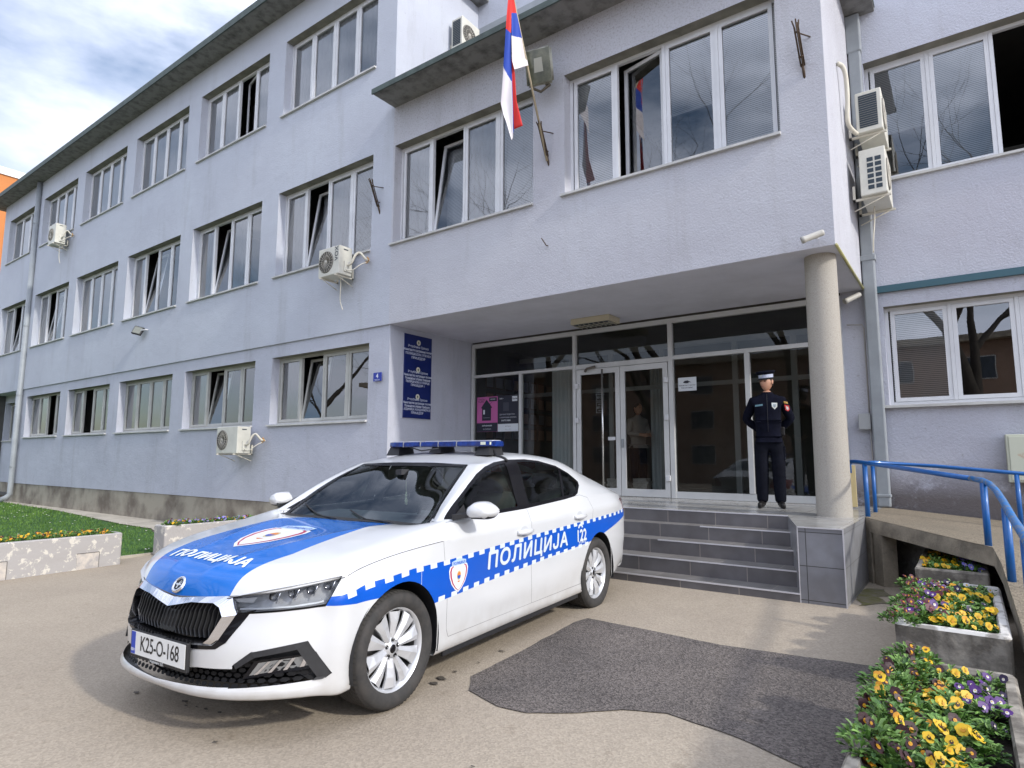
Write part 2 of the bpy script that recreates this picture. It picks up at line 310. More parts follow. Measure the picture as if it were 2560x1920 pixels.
def make_window(xl, xr, zs, zt, y, sp):
    yf = y+D-.06; n_ = sp['n']; FM = PVCG if sp['frame'] == 'g' else PVC; k = .045
    fr = MB(); fr.box(xl, xr, yf, yf+.06, zt-k, zt); fr.box(xl, xr, yf, yf+.06, zs, zs+k); fr.box(xl, xl+k, yf+.001, yf+.06, zs+k, zt-k); fr.box(xr-k, xr, yf+.001, yf+.06, zs+k, zt-k)
    pw = (xr-xl-2*k)/n_; gl = MB(); bl = MB(); has = {'c': False, 'v': False}; sub = []
    for i in range(n_):
        a = xl+k+i*pw; b_ = a+pw
        if i: fr.box(a-.022, a+.022, yf-.012, yf+.05, zs+k, zt-k)
        sa, sb, s0, s1 = a+.024, b_-.024, zs+k+.004, zt-k-.004; t_ = .052
        o_ = sp['opens'].get(i)
        def sash(mbx, ya):
            mbx.box(sa, sb, ya, ya+.045, s0, s0+t_); mbx.box(sa, sb, ya, ya+.045, s1-t_, s1); mbx.box(sa, sa+t_, ya+.002, ya+.045, s0+t_, s1-t_); mbx.box(sb-t_, sb, ya+.002, ya+.045, s0+t_, s1-t_)
        if not o_:
            sash(fr, yf-.006); gl.quad((sa+t_, yf+.02, s0+t_), (sb-t_, yf+.02, s0+t_), (sb-t_, yf+.02, s1-t_), (sa+t_, yf+.02, s1-t_))
        elif o_ in ('tilt', 'turn'):
            q = MB(); sash(q, 0); q.add([(sa+t_, .02, s0+t_), (sb-t_, .02, s0+t_), (sb-t_, .02, s1-t_), (sa+t_, .02, s1-t_)], [(0, 1, 2, 3)], 1)
            if o_ == 'tilt': mt = Matrix.Translation((0, yf+.01, s0)) @ Matrix.Rotation(R(-8.5), 4, 'X') @ Matrix.Translation((0, 0, -s0))
            else: mt = Matrix.Translation((sb, yf+.03, 0)) @ Matrix.Rotation(R(-13), 4, 'Z') @ Matrix.Translation((-sb, 0, 0))
            q.v = [tuple(mt @ Vector(v)) for v in q.v]; sub.append(q)
        s_ = sp['blinds'][i] if i < len(sp['blinds']) else '-'
        if s_ in 'cvh' and o_ != 'turn':
            yy = yf+(.06 if o_ != 'tilt' else .40); low = zs+.02 if s_ != 'h' else zs+(zt-zs)*.42
            if s_ == 'c':     # hanging folds
                ns = 22; vs = []
                for j in range(ns+1):
                    x = a+(b_-a)*j/ns; dy = .018*math.sin(j*1.9+i)
                    vs += [(x, yy+dy, low), (x, yy+dy, zt-.02)]
                bl.add(vs, [(2*j, 2*j+2, 2*j+3, 2*j+1) for j in range(ns)], 0, True)
            else: bl.quad((a+.01, yy-.01, low), (b_-.01, yy-.01, low), (b_-.01, yy-.01, zt-.02), (a+.01, yy-.01, zt-.02), 1); bl.box(a+.01, b_-.01, yy-.02, yy+.01, low-.02, low, 1)
    o = fr.build('window', FM, bld); gl.build('pane', GLASS, o)
    for q in sub: q.build('sash', [FM, GLASS], o)
    if bl.v: bl.build('blind', [CURT, BLIND], o)
    s_ = MB(); s_.add([(xl-.06, y-.05, zs-.012), (xr+.0, y-.05, zs-.012), (xr+.0, yf, zs+.012), (xl-.06, yf, zs+.012), (xl-.06, y-.05, zs-.045), (xr, y-.05, zs-.045), (xr, yf, zs-.04), (xl-.06, yf, zs-.04)], [(0, 1, 2, 3), (7, 6, 5, 4), (0, 4, 5, 1), (1, 5, 6, 2), (3, 2, 6, 7), (0, 3, 7, 4)])
    s_.build('sill', SILL, o); return o
for w_ in wins: make_window(*w_)

# ---- entrance glazing
gz = MB()
def gbox(x0, x1, z0, z1, d=0): gz.box(x0, x1, GY-.03-d, GY+.05, z0, z1)
gbox(0.03, 6.88, 3.62, 3.70); gbox(.03, .09, .73, 3.62); gbox(2.45, 2.515, .73, 3.62, .012); gbox(4.285, 4.36, .73, 3.62, .012); gbox(6.80, 6.88, .73, 3.62)
gbox(.09, 2.45, 3.0, 3.055); gbox(2.515, 4.285, 2.975, 3.06); gbox(4.36, 6.80, 3.0, 3.065); gbox(1.235, 1.29, .84, 3.0, .006); gbox(5.515, 5.59, .84, 3.0, .006)
gbox(.09, 2.45, .73, .84); gbox(4.36, 6.80, .73, .835)
gz.build('glazing_frame', ALU, bld)
pn = MB()
for a, b_, c, d in ((.09, 2.45, 3.055, 3.62), (2.515, 4.285, 3.06, 3.62), (4.36, 6.80, 3.065, 3.62), (.09, 1.235, .84, 3.0), (1.29, 2.45, .84, 3.0), (4.36, 5.515, .835, 3.0), (5.59, 6.80, .835, 3.0)):
    MB().quad((a, GY+.02, c), (b_, GY+.02, c), (b_, GY+.02, d), (a, GY+.02, d)).build('pane', GLASSL, bld)
for x0, x1, nm in ((2.53, 3.395, 0), (3.405, 4.27, 1)):
    q = MB(); q.box(x0, x1, GY-.045, GY+.0, 2.87, 2.965); q.box(x0, x1, GY-.045, GY, .735, .86); q.box(x0, x0+.085, GY-.043, GY, .86, 2.87); q.box(x1-.085, x1, GY-.043, GY, .86, 2.87)
    dr = q.build('door', ALU, bld)
    MB().quad((x0+.085, GY-.02, .86), (x1-.085, GY-.02, .86), (x1-.085, GY-.02, 2.87), (x0+.085, GY-.02, 2.87)).build('pane', GLASSL, dr)
    xh = x0+.02 if nm == 0 else x1-.02
    for z in (1.0, 2.0, 2.62): MB().bevbox(xh-.035, xh+.035, GY-.085, GY-.046, z, z+.09, .006).build('hinge', PVC, dr)
    if nm == 0:
        h = MB(); h.tube([(3.10, GY-.13, .80), (3.10, GY-.13, 2.93)], .017, 12)
        for z in (.95, 2.8): h.tube([(3.10, GY-.13, z), (3.10, GY-.045, z)], .012, 8)
        h.build('handle', mat('brushed steel bar', (.6, .6, .58, 1), .25, 1.0), dr)
        h = MB(); h.box(3.16, 3.30, GY-.05, GY-.044, 1.68, 1.74); h.build('sticker', PVC, dr)
    else: MB().bevbox(3.42, 3.46, GY-.07, GY-.046, 1.55, 1.70, .006).build('lock', LEAD, dr)
q = MB(); q.tube([(2.72, GY-.06, 2.93), (2.8, GY-.14, 2.96), (2.93, GY-.06, 3.0)], .022, 8); q.build('door_closer', mat('dark closer', (.12, .1, .08, 1), .5), bld)
# lobby interior
FLT = tile_mat('pale floor tile', (.42, .42, .40, 1), (.3, .3, .3, 1), .6, .6, 0, 'Z', .18)
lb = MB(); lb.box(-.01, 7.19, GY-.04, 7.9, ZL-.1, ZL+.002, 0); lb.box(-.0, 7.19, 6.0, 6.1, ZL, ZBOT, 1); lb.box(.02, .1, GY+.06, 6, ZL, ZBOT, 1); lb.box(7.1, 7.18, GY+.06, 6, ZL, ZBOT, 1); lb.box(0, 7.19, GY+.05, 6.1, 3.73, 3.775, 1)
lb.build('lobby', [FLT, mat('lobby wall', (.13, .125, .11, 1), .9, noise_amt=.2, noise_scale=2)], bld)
vg = MB(); vy = 3.9
for x in (1.45, 2.4, 3.5, 4.9, 5.9): vg.box(x-.05, x+.05, vy, vy+.06, ZL, 3.6)
vg.box(.1, 7.08, vy+.002, vy+.05, 2.72, 2.80); vg.box(.1, 7.08, vy+.002, vy+.05, 3.5, 3.6); vg.build('vestibule_frame', mat('vestibule aluminium', (.30, .31, .31, 1), .5), bld)
cu = MB()
for x0, x1, yy in ((1.42, 1.9, 3.2), (2.95, 3.4, 4.6)):
    vs = []; ns = 24
    for j in range(ns+1): x = x0+(x1-x0)*j/ns; vs += [(x, yy+.04*math.sin(j*1.4), ZL), (x, yy+.04*math.sin(j*1.4), 3.3)]
    cu.add(vs, [(2*j, 2*j+2, 2*j+3, 2*j+1) for j in range(ns)], 0, True)
cu.build('curtain', mat('lobby curtain', (.55, .58, .6, 1), .9), bld)
# pinned pictures on the lobby side wall
pb = MB(); random.seed(4)
for r in range(4):
    for c in range(8):
        y0 = GY+.35+c*.33; z0 = 1.75+r*.36
        pb.box(.101, .112, y0, y0+.28, z0, z0+.3, 0); pb.box(.112, .116, y0+.03, y0+.25, z0+.04, z0+.26, random.choice((1, 2)))
pb.build('picture_board', [mat('frame brown', (.12, .08, .06, 1), .6), mat('photo warm', (.35, .22, .15, 1), .7), mat('photo grey', (.25, .25, .27, 1), .7)], bld)
# column
mb = MB(); mb.lathe([(.184, ZL+.0), (.184, ZL+.03), (.180, 1.6), (.176, 2.6), (.171, ZBOT+.0)], 48, 0, Matrix.Translation((6.955, .39, 0))); mb.build('column', GRAN, bld)
# ---- downpipes
def pipe_sq(name, pts, wd, dp, parent):
    q = MB()
    for (x, y, z0, z1) in pts: q.bevbox(x-wd/2, x+wd/2, y-dp, y, z0, z1, .012)
    return q
q = MB(); q.tube([(-18.72, -.075, 11.4), (-18.72, -.075, .10), (-18.74, -.16, -.02), (-18.78, -.34, -.13)], .085, 14)
for z in (1.0, 3.5, 6.0, 9.8): q.lathe([(.094, z), (.094, z+.05)], 16, 0, Matrix.Translation((-18.72, -.075, 0)))
q.build('downpipe', LEAD, bld)
q = MB(); q.bevbox(7.19, 7.35, GY-.12, GY-.003, .73, 7.3, .02); q.bevbox(7.175, 7.365, GY-.135, GY-.003, 4.12, 4.2, .01); q.bevbox(7.175, 7.365, GY-.135, GY-.003, 7.25, 7.84, .02); q.bevbox(7.18, 7.36, GY-.13, GY-.003, .86, .90, .01)
q.build('downpipe', LEAD, bld)
# ================================================================ CAR (u forward, v to its left, z up; origin = front axle on the ground)
CARX, CARY, CARA, CARZ, CARS = 4.6582, -4.9937, -1.5075, -.0407, -.0099
car = bpy.data.objects.new('police_car', None); col.objects.link(car)
mc = Matrix.Translation((CARX, CARY, CARZ)) @ Matrix.Rotation(CARA, 4, 'Z') @ Matrix.Rotation(-CARS, 4, 'Y'); car.matrix_world = mc
tag(car, 'white police liftback car with blue bonnet and side stripe parked before the entrance steps', 'police car')
WHITE = mat('white car paint', (.60, .61, .62, 1), .30, coat=.8, noise_amt=.03, noise_scale=3)
BLUE = mat('blue livery film', (.0, .085, .50, 1), .34, spec=.4, coat=.25, noise_amt=.10, noise_scale=2.5)
BLUEH = mat('blue bonnet film', (.0, .135, .54, 1), .25, spec=.4, coat=.45, noise_amt=.10, noise_scale=2)
GLOSSB = mat('gloss black trim', (.006, .006, .008, 1), .18, spec=.35)
MATB = mat('matt black plastic', (.018, .018, .020, 1), .55, noise_amt=.3, noise_scale=30)
GAPM = mat('panel gap', (.10, .10, .105, 1), .9)
CHROME = mat('satin chrome', (.80, .80, .84, 1), .16, 1.0)
REFL = mat('pale reflective film', (.62, .68, .72, 1), .4)
TXTW = mat('white lettering film', (.76, .80, .82, 1), .35)
SHRED = mat('crimson film', (.40, .02, .07, 1), .35)
CGLASS = glass_mat('car glass', (.60, .70, .66, 1), 1.38, wav=0)
WSGL = glass_mat('windscreen glass', (.84, .93, .89, 1), 1.85, wav=0)
INTD = mat('dark interior cloth', (.035, .035, .038, 1), .85)
INTG = mat('grey interior plastic', (.13, .135, .145, 1), .6)
TYRE = mat('tyre rubber', (.030, .029, .028, 1), .82, noise_scale=14, col2=(.045, .041, .038, 1), lo=.4, hi=.6)
RIM = mat('silver alloy', (.60, .61, .63, 1), .33, .45)
DISC = mat('brake steel', (.20, .19, .18, 1), .4, .8)
RED = mat('tail lamp red', (.22, .008, .012, 1), .12, coat=1.0)

def road_dust(m, top, amt):
    n, l, b = nodes(m); bc = b.inputs['Base Color']; src = bc.links[0].from_socket; t = n.new('ShaderNodeTexCoord'); sp = n.new('ShaderNodeSeparateXYZ'); l.new(t.outputs['Object'], sp.inputs[0])
    mr = n.new('ShaderNodeMapRange'); mr.inputs[1].default_value = top; mr.inputs[2].default_value = .16; l.new(sp.outputs[2], mr.inputs[0]); z = n.new('ShaderNodeTexNoise'); z.inputs['Scale'].default_value = 9; z.inputs['Detail'].default_value = 9; l.new(t.outputs['Object'], z.inputs[0])
    mu = n.new('ShaderNodeMath'); mu.operation = 'MULTIPLY'; l.new(z.outputs[0], mu.inputs[0]); l.new(mr.outputs[0], mu.inputs[1]); m2 = n.new('ShaderNodeMath'); m2.operation = 'MULTIPLY'; m2.inputs[1].default_value = amt; l.new(mu.outputs[0], m2.inputs[0])
    x = n.new('ShaderNodeMix'); x.data_type = 'RGBA'; x.inputs[7].default_value = (.26, .22, .17, 1); l.new(m2.outputs[0], x.inputs[0]); l.new(src, x.inputs[6]); l.new(x.outputs[2], bc)
road_dust(WHITE, .46, .9)
def nspline(t, P):
    """natural cubic through P (n,d) at parameters t; returns evaluator"""
    t = np.asarray(t, float); P = np.asarray(P, float); n = len(t)
    if n == 2: return lambda x: P[0]+(P[1]-P[0])*((np.asarray(x)-t[0])/(t[1]-t[0]))[:, None]
    h = np.diff(t); A = np.zeros((n, n)); B = np.zeros((n, P.shape[1])); A[0, 0] = A[-1, -1] = 1
    for i in range(1, n-1):
        A[i, i-1] = h[i-1]; A[i, i] = 2*(h[i-1]+h[i]); A[i, i+1] = h[i]; B[i] = 6*((P[i+1]-P[i])/h[i]-(P[i]-P[i-1])/h[i-1])
    Mm = np.linalg.solve(A, B)
    def ev(x):
        x = np.asarray(x, float); i = np.clip(np.searchsorted(t, x)-1, 0, n-2); hh = h[i][:, None]; a = (t[i+1]-x)[:, None]; b = (x-t[i])[:, None]
        return Mm[i]*a**3/(6*hh)+Mm[i+1]*b**3/(6*hh)+(P[i]/hh-Mm[i]*hh/6)*a+(P[i+1]/hh-Mm[i+1]*hh/6)*b
    return ev
def upsample(P, seg, breaks=()):
    """P: (n,d) control points -> interpolated points, seg per interval, C2 except at breaks"""
    P = np.asarray(P, float); n = len(P); out = []; br = [0]+sorted(breaks)+[n-1]
    segs = seg if hasattr(seg, '__len__') else [seg]*(n-1)
    for a, b in zip(br[:-1], br[1:]):
        Q = P[a:b+1]; d = np.sqrt((np.diff(Q, axis=0)**2).sum(1))**.7; t = np.r_[0, np.cumsum(np.maximum(d, 1e-4))]; ev = nspline(t, Q)
        xs = []
        for k in range(b-a): xs += list(t[k]+(t[k+1]-t[k])*np.arange(segs[a+k])/segs[a+k])
        out.append(ev(np.array(xs)))
    out.append(P[-1:]); return np.vstack(out)
# ---- patch B: bonnet / glasshouse / roof / boot, rows from the shoulder seam (0) to the centre line (7)
S = [
 [(.37,.835,.775),(.46,.79,.762),(.54,.735,.748),(.62,.655,.73),(.69,.55,.714),(.755,.39,.697),(.790,.16,.676),(.798,0,.664)],
 [(.33,.848,.796),(.43,.805,.797),(.50,.745,.796),(.575,.66,.793),(.64,.55,.79),(.70,.39,.785),(.742,.16,.776),(.755,0,.770)],
 [(.20,.864,.828),(.28,.83,.846),(.34,.77,.858),(.38,.68,.864),(.43,.56,.868),(.48,.40,.868),(.53,.18,.858),(.54,0,.858)],
 [(0,.888,.858),(.03,.853,.893),(.06,.80,.910),(.08,.71,.920),(.09,.58,.928),(.10,.42,.929),(.10,.20,.924),(.10,0,.925)],
 [(-.30,.905,.880),(-.28,.878,.935),(-.25,.84,.955),(-.23,.78,.963),(-.22,.70,.965),(-.23,.57,.963),(-.28,.28,.956),(-.31,0,.953)],
 [(-.44,.907,.885),(-.44,.874,.972),(-.44,.85,.99),(-.435,.82,.992),(-.43,.79,.99),(-.44,.72,.968),(-.475,.38,.952),(-.49,0,.946)],
 [(-.85,.905,.890),(-.85,.872,.975),(-.85,.853,.995),(-.84,.79,1.10),(-.83,.725,1.205),(-.80,.645,1.195),(-.80,.34,1.165),(-.80,0,1.162)],
 [(-1.16,.903,.893),(-1.16,.872,.978),(-1.16,.853,1.0),(-1.16,.765,1.17),(-1.16,.668,1.333),(-1.10,.55,1.340),(-1.10,.30,1.350),(-1.10,0,1.353)],
 [(-1.5,.902,.897),(-1.5,.872,.982),(-1.5,.853,1.005),(-1.5,.76,1.19),(-1.5,.655,1.366),(-1.5,.55,1.403),(-1.5,.30,1.426),(-1.5,0,1.433)],
 [(-1.85,.902,.900),(-1.85,.872,.990),(-1.85,.852,1.015),(-1.85,.765,1.19),(-1.85,.662,1.368),(-1.85,.56,1.412),(-1.85,.3,1.436),(-1.85,0,1.442)],
 [(-2.2,.902,.905),(-2.2,.868,1.005),(-2.2,.846,1.035),(-2.2,.78,1.18),(-2.2,.702,1.315),(-2.2,.585,1.385),(-2.2,.3,1.415),(-2.2,0,1.423)],
 [(-2.5,.902,.912),(-2.5,.86,1.025),(-2.5,.835,1.06),(-2.5,.795,1.14),(-2.5,.745,1.225),(-2.5,.605,1.335),(-2.5,.32,1.366),(-2.5,0,1.375)],
 [(-2.85,.896,.920),(-2.85,.845,1.03),(-2.85,.815,1.06),(-2.85,.78,1.10),(-2.85,.73,1.145),(-2.85,.62,1.23),(-2.85,.33,1.275),(-2.85,0,1.285)],
 [(-3.2,.878,.928),(-3.2,.815,1.02),(-3.2,.785,1.04),(-3.2,.75,1.065),(-3.2,.70,1.095),(-3.2,.60,1.145),(-3.2,.33,1.175),(-3.2,0,1.18)],
 [(-3.50,.79,.93),(-3.55,.74,.985),(-3.57,.71,.998),(-3.60,.67,1.01),(-3.61,.62,1.025),(-3.62,.53,1.05),(-3.62,.30,1.065),(-3.62,0,1.07)],
 [(-3.56,.765,.915),(-3.64,.72,.945),(-3.67,.69,.955),(-3.71,.65,.965),(-3.74,.60,.973),(-3.78,.5,.985),(-3.815,.28,.995),(-3.825,0,1.0)],
]
S = np.array(S); NS = len(S); SEG = [6, 8, 10, 8, 5, 12, 10, 8, 8, 8, 8, 8, 8, 8, 4]; RSEG = [5, 3, 5, 6, 8, 10, 7]
rows = [upsample(S[:, j], SEG, (5, 7, 14)) for j in range(8)]
G = np.stack(rows, 1)                                  # (nst, 8, 3)
GB = np.stack([upsample(G[i], RSEG, (1,)) for i in range(len(G))])   # (nst, nr, 3)
for i in range(2, sum(SEG[:4])+3):      # the pair of pressed creases on the bonnet
    for j in range(GB.shape[1]):
        u_, v_, _ = GB[i, j]; vc = np.interp(u_, [-.35, .75], [.52, .15]); GB[i, j, 2] += .009*math.exp(-abs(v_-vc)/.06)*min(1, (i-1)/5)*min(1, (sum(SEG[:4])+3-i)/5)
cumS = np.r_[0, np.cumsum(SEG)]; cumR = np.r_[0, np.cumsum(RSEG)]
# ---- patch A: bumper + flank; shares its top row with row 0 of patch B
top = [S[0, j] for j in range(7, 0, -1)]+[S[0, 0]]+[S[i, 0] for i in range(1, NS-1)]+[S[-1, j] for j in range(0, 8)]
top = np.array(top); NT = len(top); c0 = 7; c1 = 7+NS-1
def planF(v): return .89-.5*(abs(v)/.9)**3.3
rowsA = []
#          z centre-front, z side, z rear ; inset front / side / rear
RA = [(.215,.215,.27, .10,.11,.16),(.232,.20,.27, .012,.045,.10),(.262,.245,.29, .0,.028,.05),(.31,.30,.36, .030,.030,.022),(.40,.385,.46, .036,.024,.012),(.50,.50,.58, .042,.008,.0),(.60,.64,.72, .075,.0,.0),(.64,.78,.84,.083,.0,.0)]
for (zf, zs, zr, of, os_, orr) in RA:
    r = []
    for k in range(NT):
        T = top[k]
        if k <= c0:
            v = T[1]*(1.045 if k < c0 else 1.05); f = k/c0; ins = of*(1-f**3)+os_*f**3; z = zf+(zs-zf)*f**4
            if zf > .55: z = zf+(zs-zf)*f**2.5*(.62 if zf < .62 else .42)
            u = planF(v)-ins*(1-.55*f**3); v = v-ins*.75*f**4
        elif k < c1:
            u = T[0]-(.06 if k <= c0+2 else 0)*(1-(k-c0)/3); wv = np.interp(u, [-3.55,-3.2,-2.686,-2.1,-1.2,-.5,0,.2,.33], [.80,.875,.905,.902,.90,.905,.905,.893,.875])
            fr = np.interp(u, [-3.6,-2.9], [1, 0]); z = zs*(1-fr)+zr*fr; ins = os_*(1-fr)+orr*fr; v = wv-ins
            if zs > .6: z -= np.interp(u, [0, .33], [0, .05 if zs < .7 else .075])
            if .45 < zs < .7: v -= .012*np.interp(u, [-2.2, -1.9, -.8, -.5], [0, 1, 1, 0])
        else:
            f = (k-c1)/7; v = T[1]*(1.0 if f else 1.02); u = np.interp(abs(v), [0,.28,.5,.6,.65,.69,.72,.79], [-3.80,-3.79,-3.75,-3.705,-3.675,-3.64,-3.60,-3.53])+orr+.02*0; z = zr
        r.append((u, max(v, 0), z))
    rowsA.append(r)
rowsA.append([tuple(t_) for t_ in top]); A = np.array(rowsA).transpose(1, 0, 2)      # (NT, 9, 3)
ASEG = [4]*7+[6, 8, 10, 8, 5, 12, 10, 8, 8, 8, 8, 8, 8, 8, 4]+[3]*7
ASEG = ASEG[:NT-1]
colsA = [upsample(A[:, j], ASEG, (c0,) if j == A.shape[1]-1 else ()) for j in range(A.shape[1])]
# keep the shared row identical to patch B's own border
GA = np.stack(colsA, 1); RSA = [2, 3, 3, 4, 4, 4, 4, 4]
fine_top = np.vstack([GB[0, ::-1][[cumR[-1]-0]]*0]) if False else None
GAf = np.stack([upsample(GA[i], RSA, (2,)) for i in range(len(GA))])
B0 = rows[0]; off0 = sum(ASEG[:7])
GAf[off0:off0+len(B0), -1] = B0
def grid_bm(Gd, mirror):
    bm = bmesh.new(); n, m_, _ = Gd.shape; vs = []
    for i in range(n): vs.append([bm.verts.new((p[0], -p[1] if mirror else p[1], p[2])) for p in Gd[i]])
    for i in range(n-1):
        for j in range(m_-1):
            q = [vs[i][j], vs[i+1][j], vs[i+1][j+1], vs[i][j+1]]
            bm.faces.new(q[::-1] if mirror else q)
    return bm
# region codes
BODY, HOOD, DOORF, DOORR, ROOF, TRIMR, GL_F, GL_R, GL_Q, WS, RW, HL, VOID, GRL, INT, FOG, TAIL, BUMP, FRONTTRIM = range(1, 20)
car_bms = {}
def car_half(sgn):
    """both patches of one side, cut into panels"""
    bm = bmesh.new(); mir = sgn < 0
    lay = bm.faces.layers.int.new('part'); lm = bm.faces.layers.int.new('mt')
    def addgrid(Gd, fn, rev):
        n, m_, _ = Gd.shape; vs = [[bm.verts.new((p[0], sgn*p[1], p[2])) for p in Gd[i]] for i in range(n)]
        for i in range(n-1):
            for j in range(m_-1):
                q = [vs[i][j], vs[i+1][j], vs[i+1][j+1], vs[i][j+1]]
                f = bm.faces.new(q if (mir ^ rev) else q[::-1]); f.smooth = True; f[lay] = fn(i, j)
    def fB(i, j):
        if cumS[5] <= i < cumS[7] and j >= cumR[5]: return WS
        if cumS[11]+3 <= i < cumS[13]+4 and j >= cumR[5]+1: return RW
        if i < cumS[5]: return HOOD if i < cumS[5] else BODY
        return BODY
    addgrid(GB, fB, False); addgrid(GAf, lambda i, j: BODY, False)
    bmesh.ops.remove_doubles(bm, verts=bm.verts[:], dist=.0004)
    def cut(poly, proj, cond, fn, src=None, back=None):
        """poly convex 2D outline in the plane of proj(v)->(a,b); faces inside get fn(face)"""
        pts = [np.array(p, float) for p in poly]; n = len(pts); area = sum(pts[i][0]*pts[(i+1) % n][1]-pts[(i+1) % n][0]*pts[i][1] for i in range(n))
        if area < 0: pts = pts[::-1]
        P2 = lambda co: np.array(proj(co)); ctr = lambda f: f.calc_center_median()
        # plane from projection gradient
        o0 = P2(Vector((0, 0, 0))); J = [P2(Vector(e))-o0 for e in ((1, 0, 0), (0, 1, 0), (0, 0, 1))]
        lo = np.min(pts, axis=0)-.001; hi = np.max(pts, axis=0)+.001
        cand = []
        for f in bm.faces:
            if src and f[lay] not in src: continue
            c = ctr(f)
            if not cond(Vector((c.x, c.y*sgn, c.z))): continue
            q = [P2(Vector((v.co.x, v.co.y*sgn, v.co.z))) for v in f.verts]
            if min(a[0] for a in q) > hi[0] or max(a[0] for a in q) < lo[0] or min(a[1] for a in q) > hi[1] or max(a[1] for a in q) < lo[1]: continue
            cand.append(f)
        for i in range(n):
            a, b_ = pts[i], pts[(i+1) % n]; d = b_-a
            if np.hypot(*d) < 1e-6: continue
            n2d = np.array((-d[1], d[0]))/np.hypot(*d)            # inward (ccw)
            g = Vector([J[k] @ n2d for k in range(3)]); off = (a-o0) @ n2d
            g.y *= sgn; gl_ = g.length; no = g/gl_; co = no*(off/gl_)
            ge = set(); 
            for f in cand: ge.add(f); ge.update(f.verts); ge.update(f.edges)
            r = bmesh.ops.bisect_plane(bm, geom=list(ge), dist=1e-5, plane_co=co, plane_no=no)
            cand = [x for x in r['geom'] if isinstance(x, bmesh.types.BMFace) and x.is_valid]
            cand = [f for f in cand if (ctr(f)-co).dot(no) > -1e-6]
        for f in cand: fn(f)
        return cand
    sv = lambda c: (c.x, c.z); side = lambda c: c.y > .5
    def setp(k): 
        def g(f): f[lay] = k
        return g
    def setm(k):
        def g(f): f[lm] = k
        return g
    # ---- wheel arches
    for uc, rx, rz, zc in ((0.0, .345, .375, .322), (-2.686, .342, .372, .322)):
        cut([(uc+rx*math.cos(t), zc+rz*math.sin(t)) for t in np.linspace(0, 2*math.pi, 44, endpoint=False)], sv, lambda c: c.y > .55 and c.z < .85, setp(VOID))
    # ---- glasshouse (side)
    DLO = [(-.47, 1.0), (-.62, 1.085), (-.845, 1.203), (-1.0, 1.275), (-1.144, 1.326), (-1.30, 1.356), (-1.5, 1.374), (-1.75, 1.375), (-1.95, 1.360), (-2.2, 1.312), (-2.36, 1.245), (-2.485, 1.165), (-2.475, 1.130), (-2.38, 1.065), (-2.30, 1.043), (-2.1, 1.028), (-1.45, 1.000), (-.9, .992)]
    sg = lambda c: c.y > .6 and c.z > .93 and c.x < -.4
    cut(DLO, sv, sg, setp(TRIMR), src=(BODY,))
    cut([(-.66, 1.085), (-.86, 1.188), (-1.02, 1.262), (-1.165, 1.307), (-1.31, 1.335), (-1.415, 1.346), (-1.345, 1.022), (-.66, 1.012)], sv, sg, setp(GL_F), src=(TRIMR,))
    cut([(-1.60, 1.350), (-1.75, 1.352), (-1.94, 1.338), (-2.17, 1.292), (-2.20, 1.284), (-2.085, 1.052), (-1.515, 1.028)], sv, sg, setp(GL_R), src=(TRIMR,))
    cut([(-2.235, 1.272), (-2.345, 1.226), (-2.452, 1.160), (-2.365, 1.085), (-2.29, 1.064), (-2.12, 1.055)], sv, sg, setp(GL_Q), src=(TRIMR,))
    # ---- headlamp, seen along the 45 degree diagonal
    hp = lambda c: (c.y*.7071-c.x*.7071, c.z)
    cut([(-.262, .7005), (.325, .80), (.236, .650), (.15, .643), (.019, .634), (-.12, .626), (-.205, .622)], hp, lambda c: c.x > .3 and c.y > .3 and c.z < .79, setp(HL), src=(BODY,))
    # ---- grille mouth, intake, fog corner (front view)
    fv = lambda c: (c.y, c.z); front = lambda c: c.x > .4
    cut([(-.01, .695), (.0, .60), (.40, .7), (.46, .700), (.465, .612), (.36, .48), (.30, .470), (-.01, .462)], fv, front, setp(FRONTTRIM), src=(BODY,)) if False else None
    cut([(-.02, .70), (.43, .72), (.478, .622), (.400, .492), (.34, .472), (-.02, .466)], fv, front, setp(GRL), src=(BODY,))
    cut([(-.02, .345), (.30, .36), (.53, .392), (.58, .30), (.50, .287), (-.02, .268)], fv, front, setp(INT), src=(BODY,))
    cut([(.50, .385), (.578, .449), (.776, .490), (.842, .318), (.826, .300), (.50, .283)], fv, lambda c: c.x > .4 and c.y > .4, setp(INT), src=(BODY,))
    # ---- doors
    dsv = lambda c: c.y > .7
    def band(poly, w): return poly
    doorF = [(-.365, .985), (-.362, .90), (-.437, .33), (-.455, .285), (-1.490, .285), (-1.437, 1.0)]
    doorR = [(-1.437, 1.0), (-1.490, .285), (-2.33, .285), (-2.53, .80), (-2.56, .92), (-2.52, 1.02), (-2.4, 1.05)]
    def grow(poly, g_):
        c = np.mean(poly, axis=0); return [tuple(c+(np.array(p)-c)*(1+g_/np.hypot(*(np.array(p)-c)))) for p in poly]
    for poly, kk in ((doorF, DOORF), (doorR, DOORR)):
        cut(grow(poly, .0018), sv, dsv, lambda f: f.__setitem__(lm, 9), src=(BODY,))
        cut(grow(poly, -.0018), sv, dsv, lambda f, kk=kk: (f.__setitem__(lm, 0), f.__setitem__(lay, kk)), src=(BODY,))
    PB = (BODY, DOORF, DOORR)
    # ---- side livery
    def ztop(u): return np.interp(u, [-3.5, -3.4, -2.45, -2.1, -1.47, -.9, -.405, -.088, .24, .33, .48, .55], [.852, .851, .826, .818, .800, .778, .760, .758, .732, .712, .695, .68])
    def zbot(u): return np.interp(u, [-2.45, -1.47, -.288], [.610, .576, .522])
    def zb2(u): return np.interp(u, [-3.44, -2.80, -2.45, -1.47, -.288, -.16, -.159, .335, .405, .55], [.783, .673, .630, .576, .522, .515, .640, .640, .648, .656])
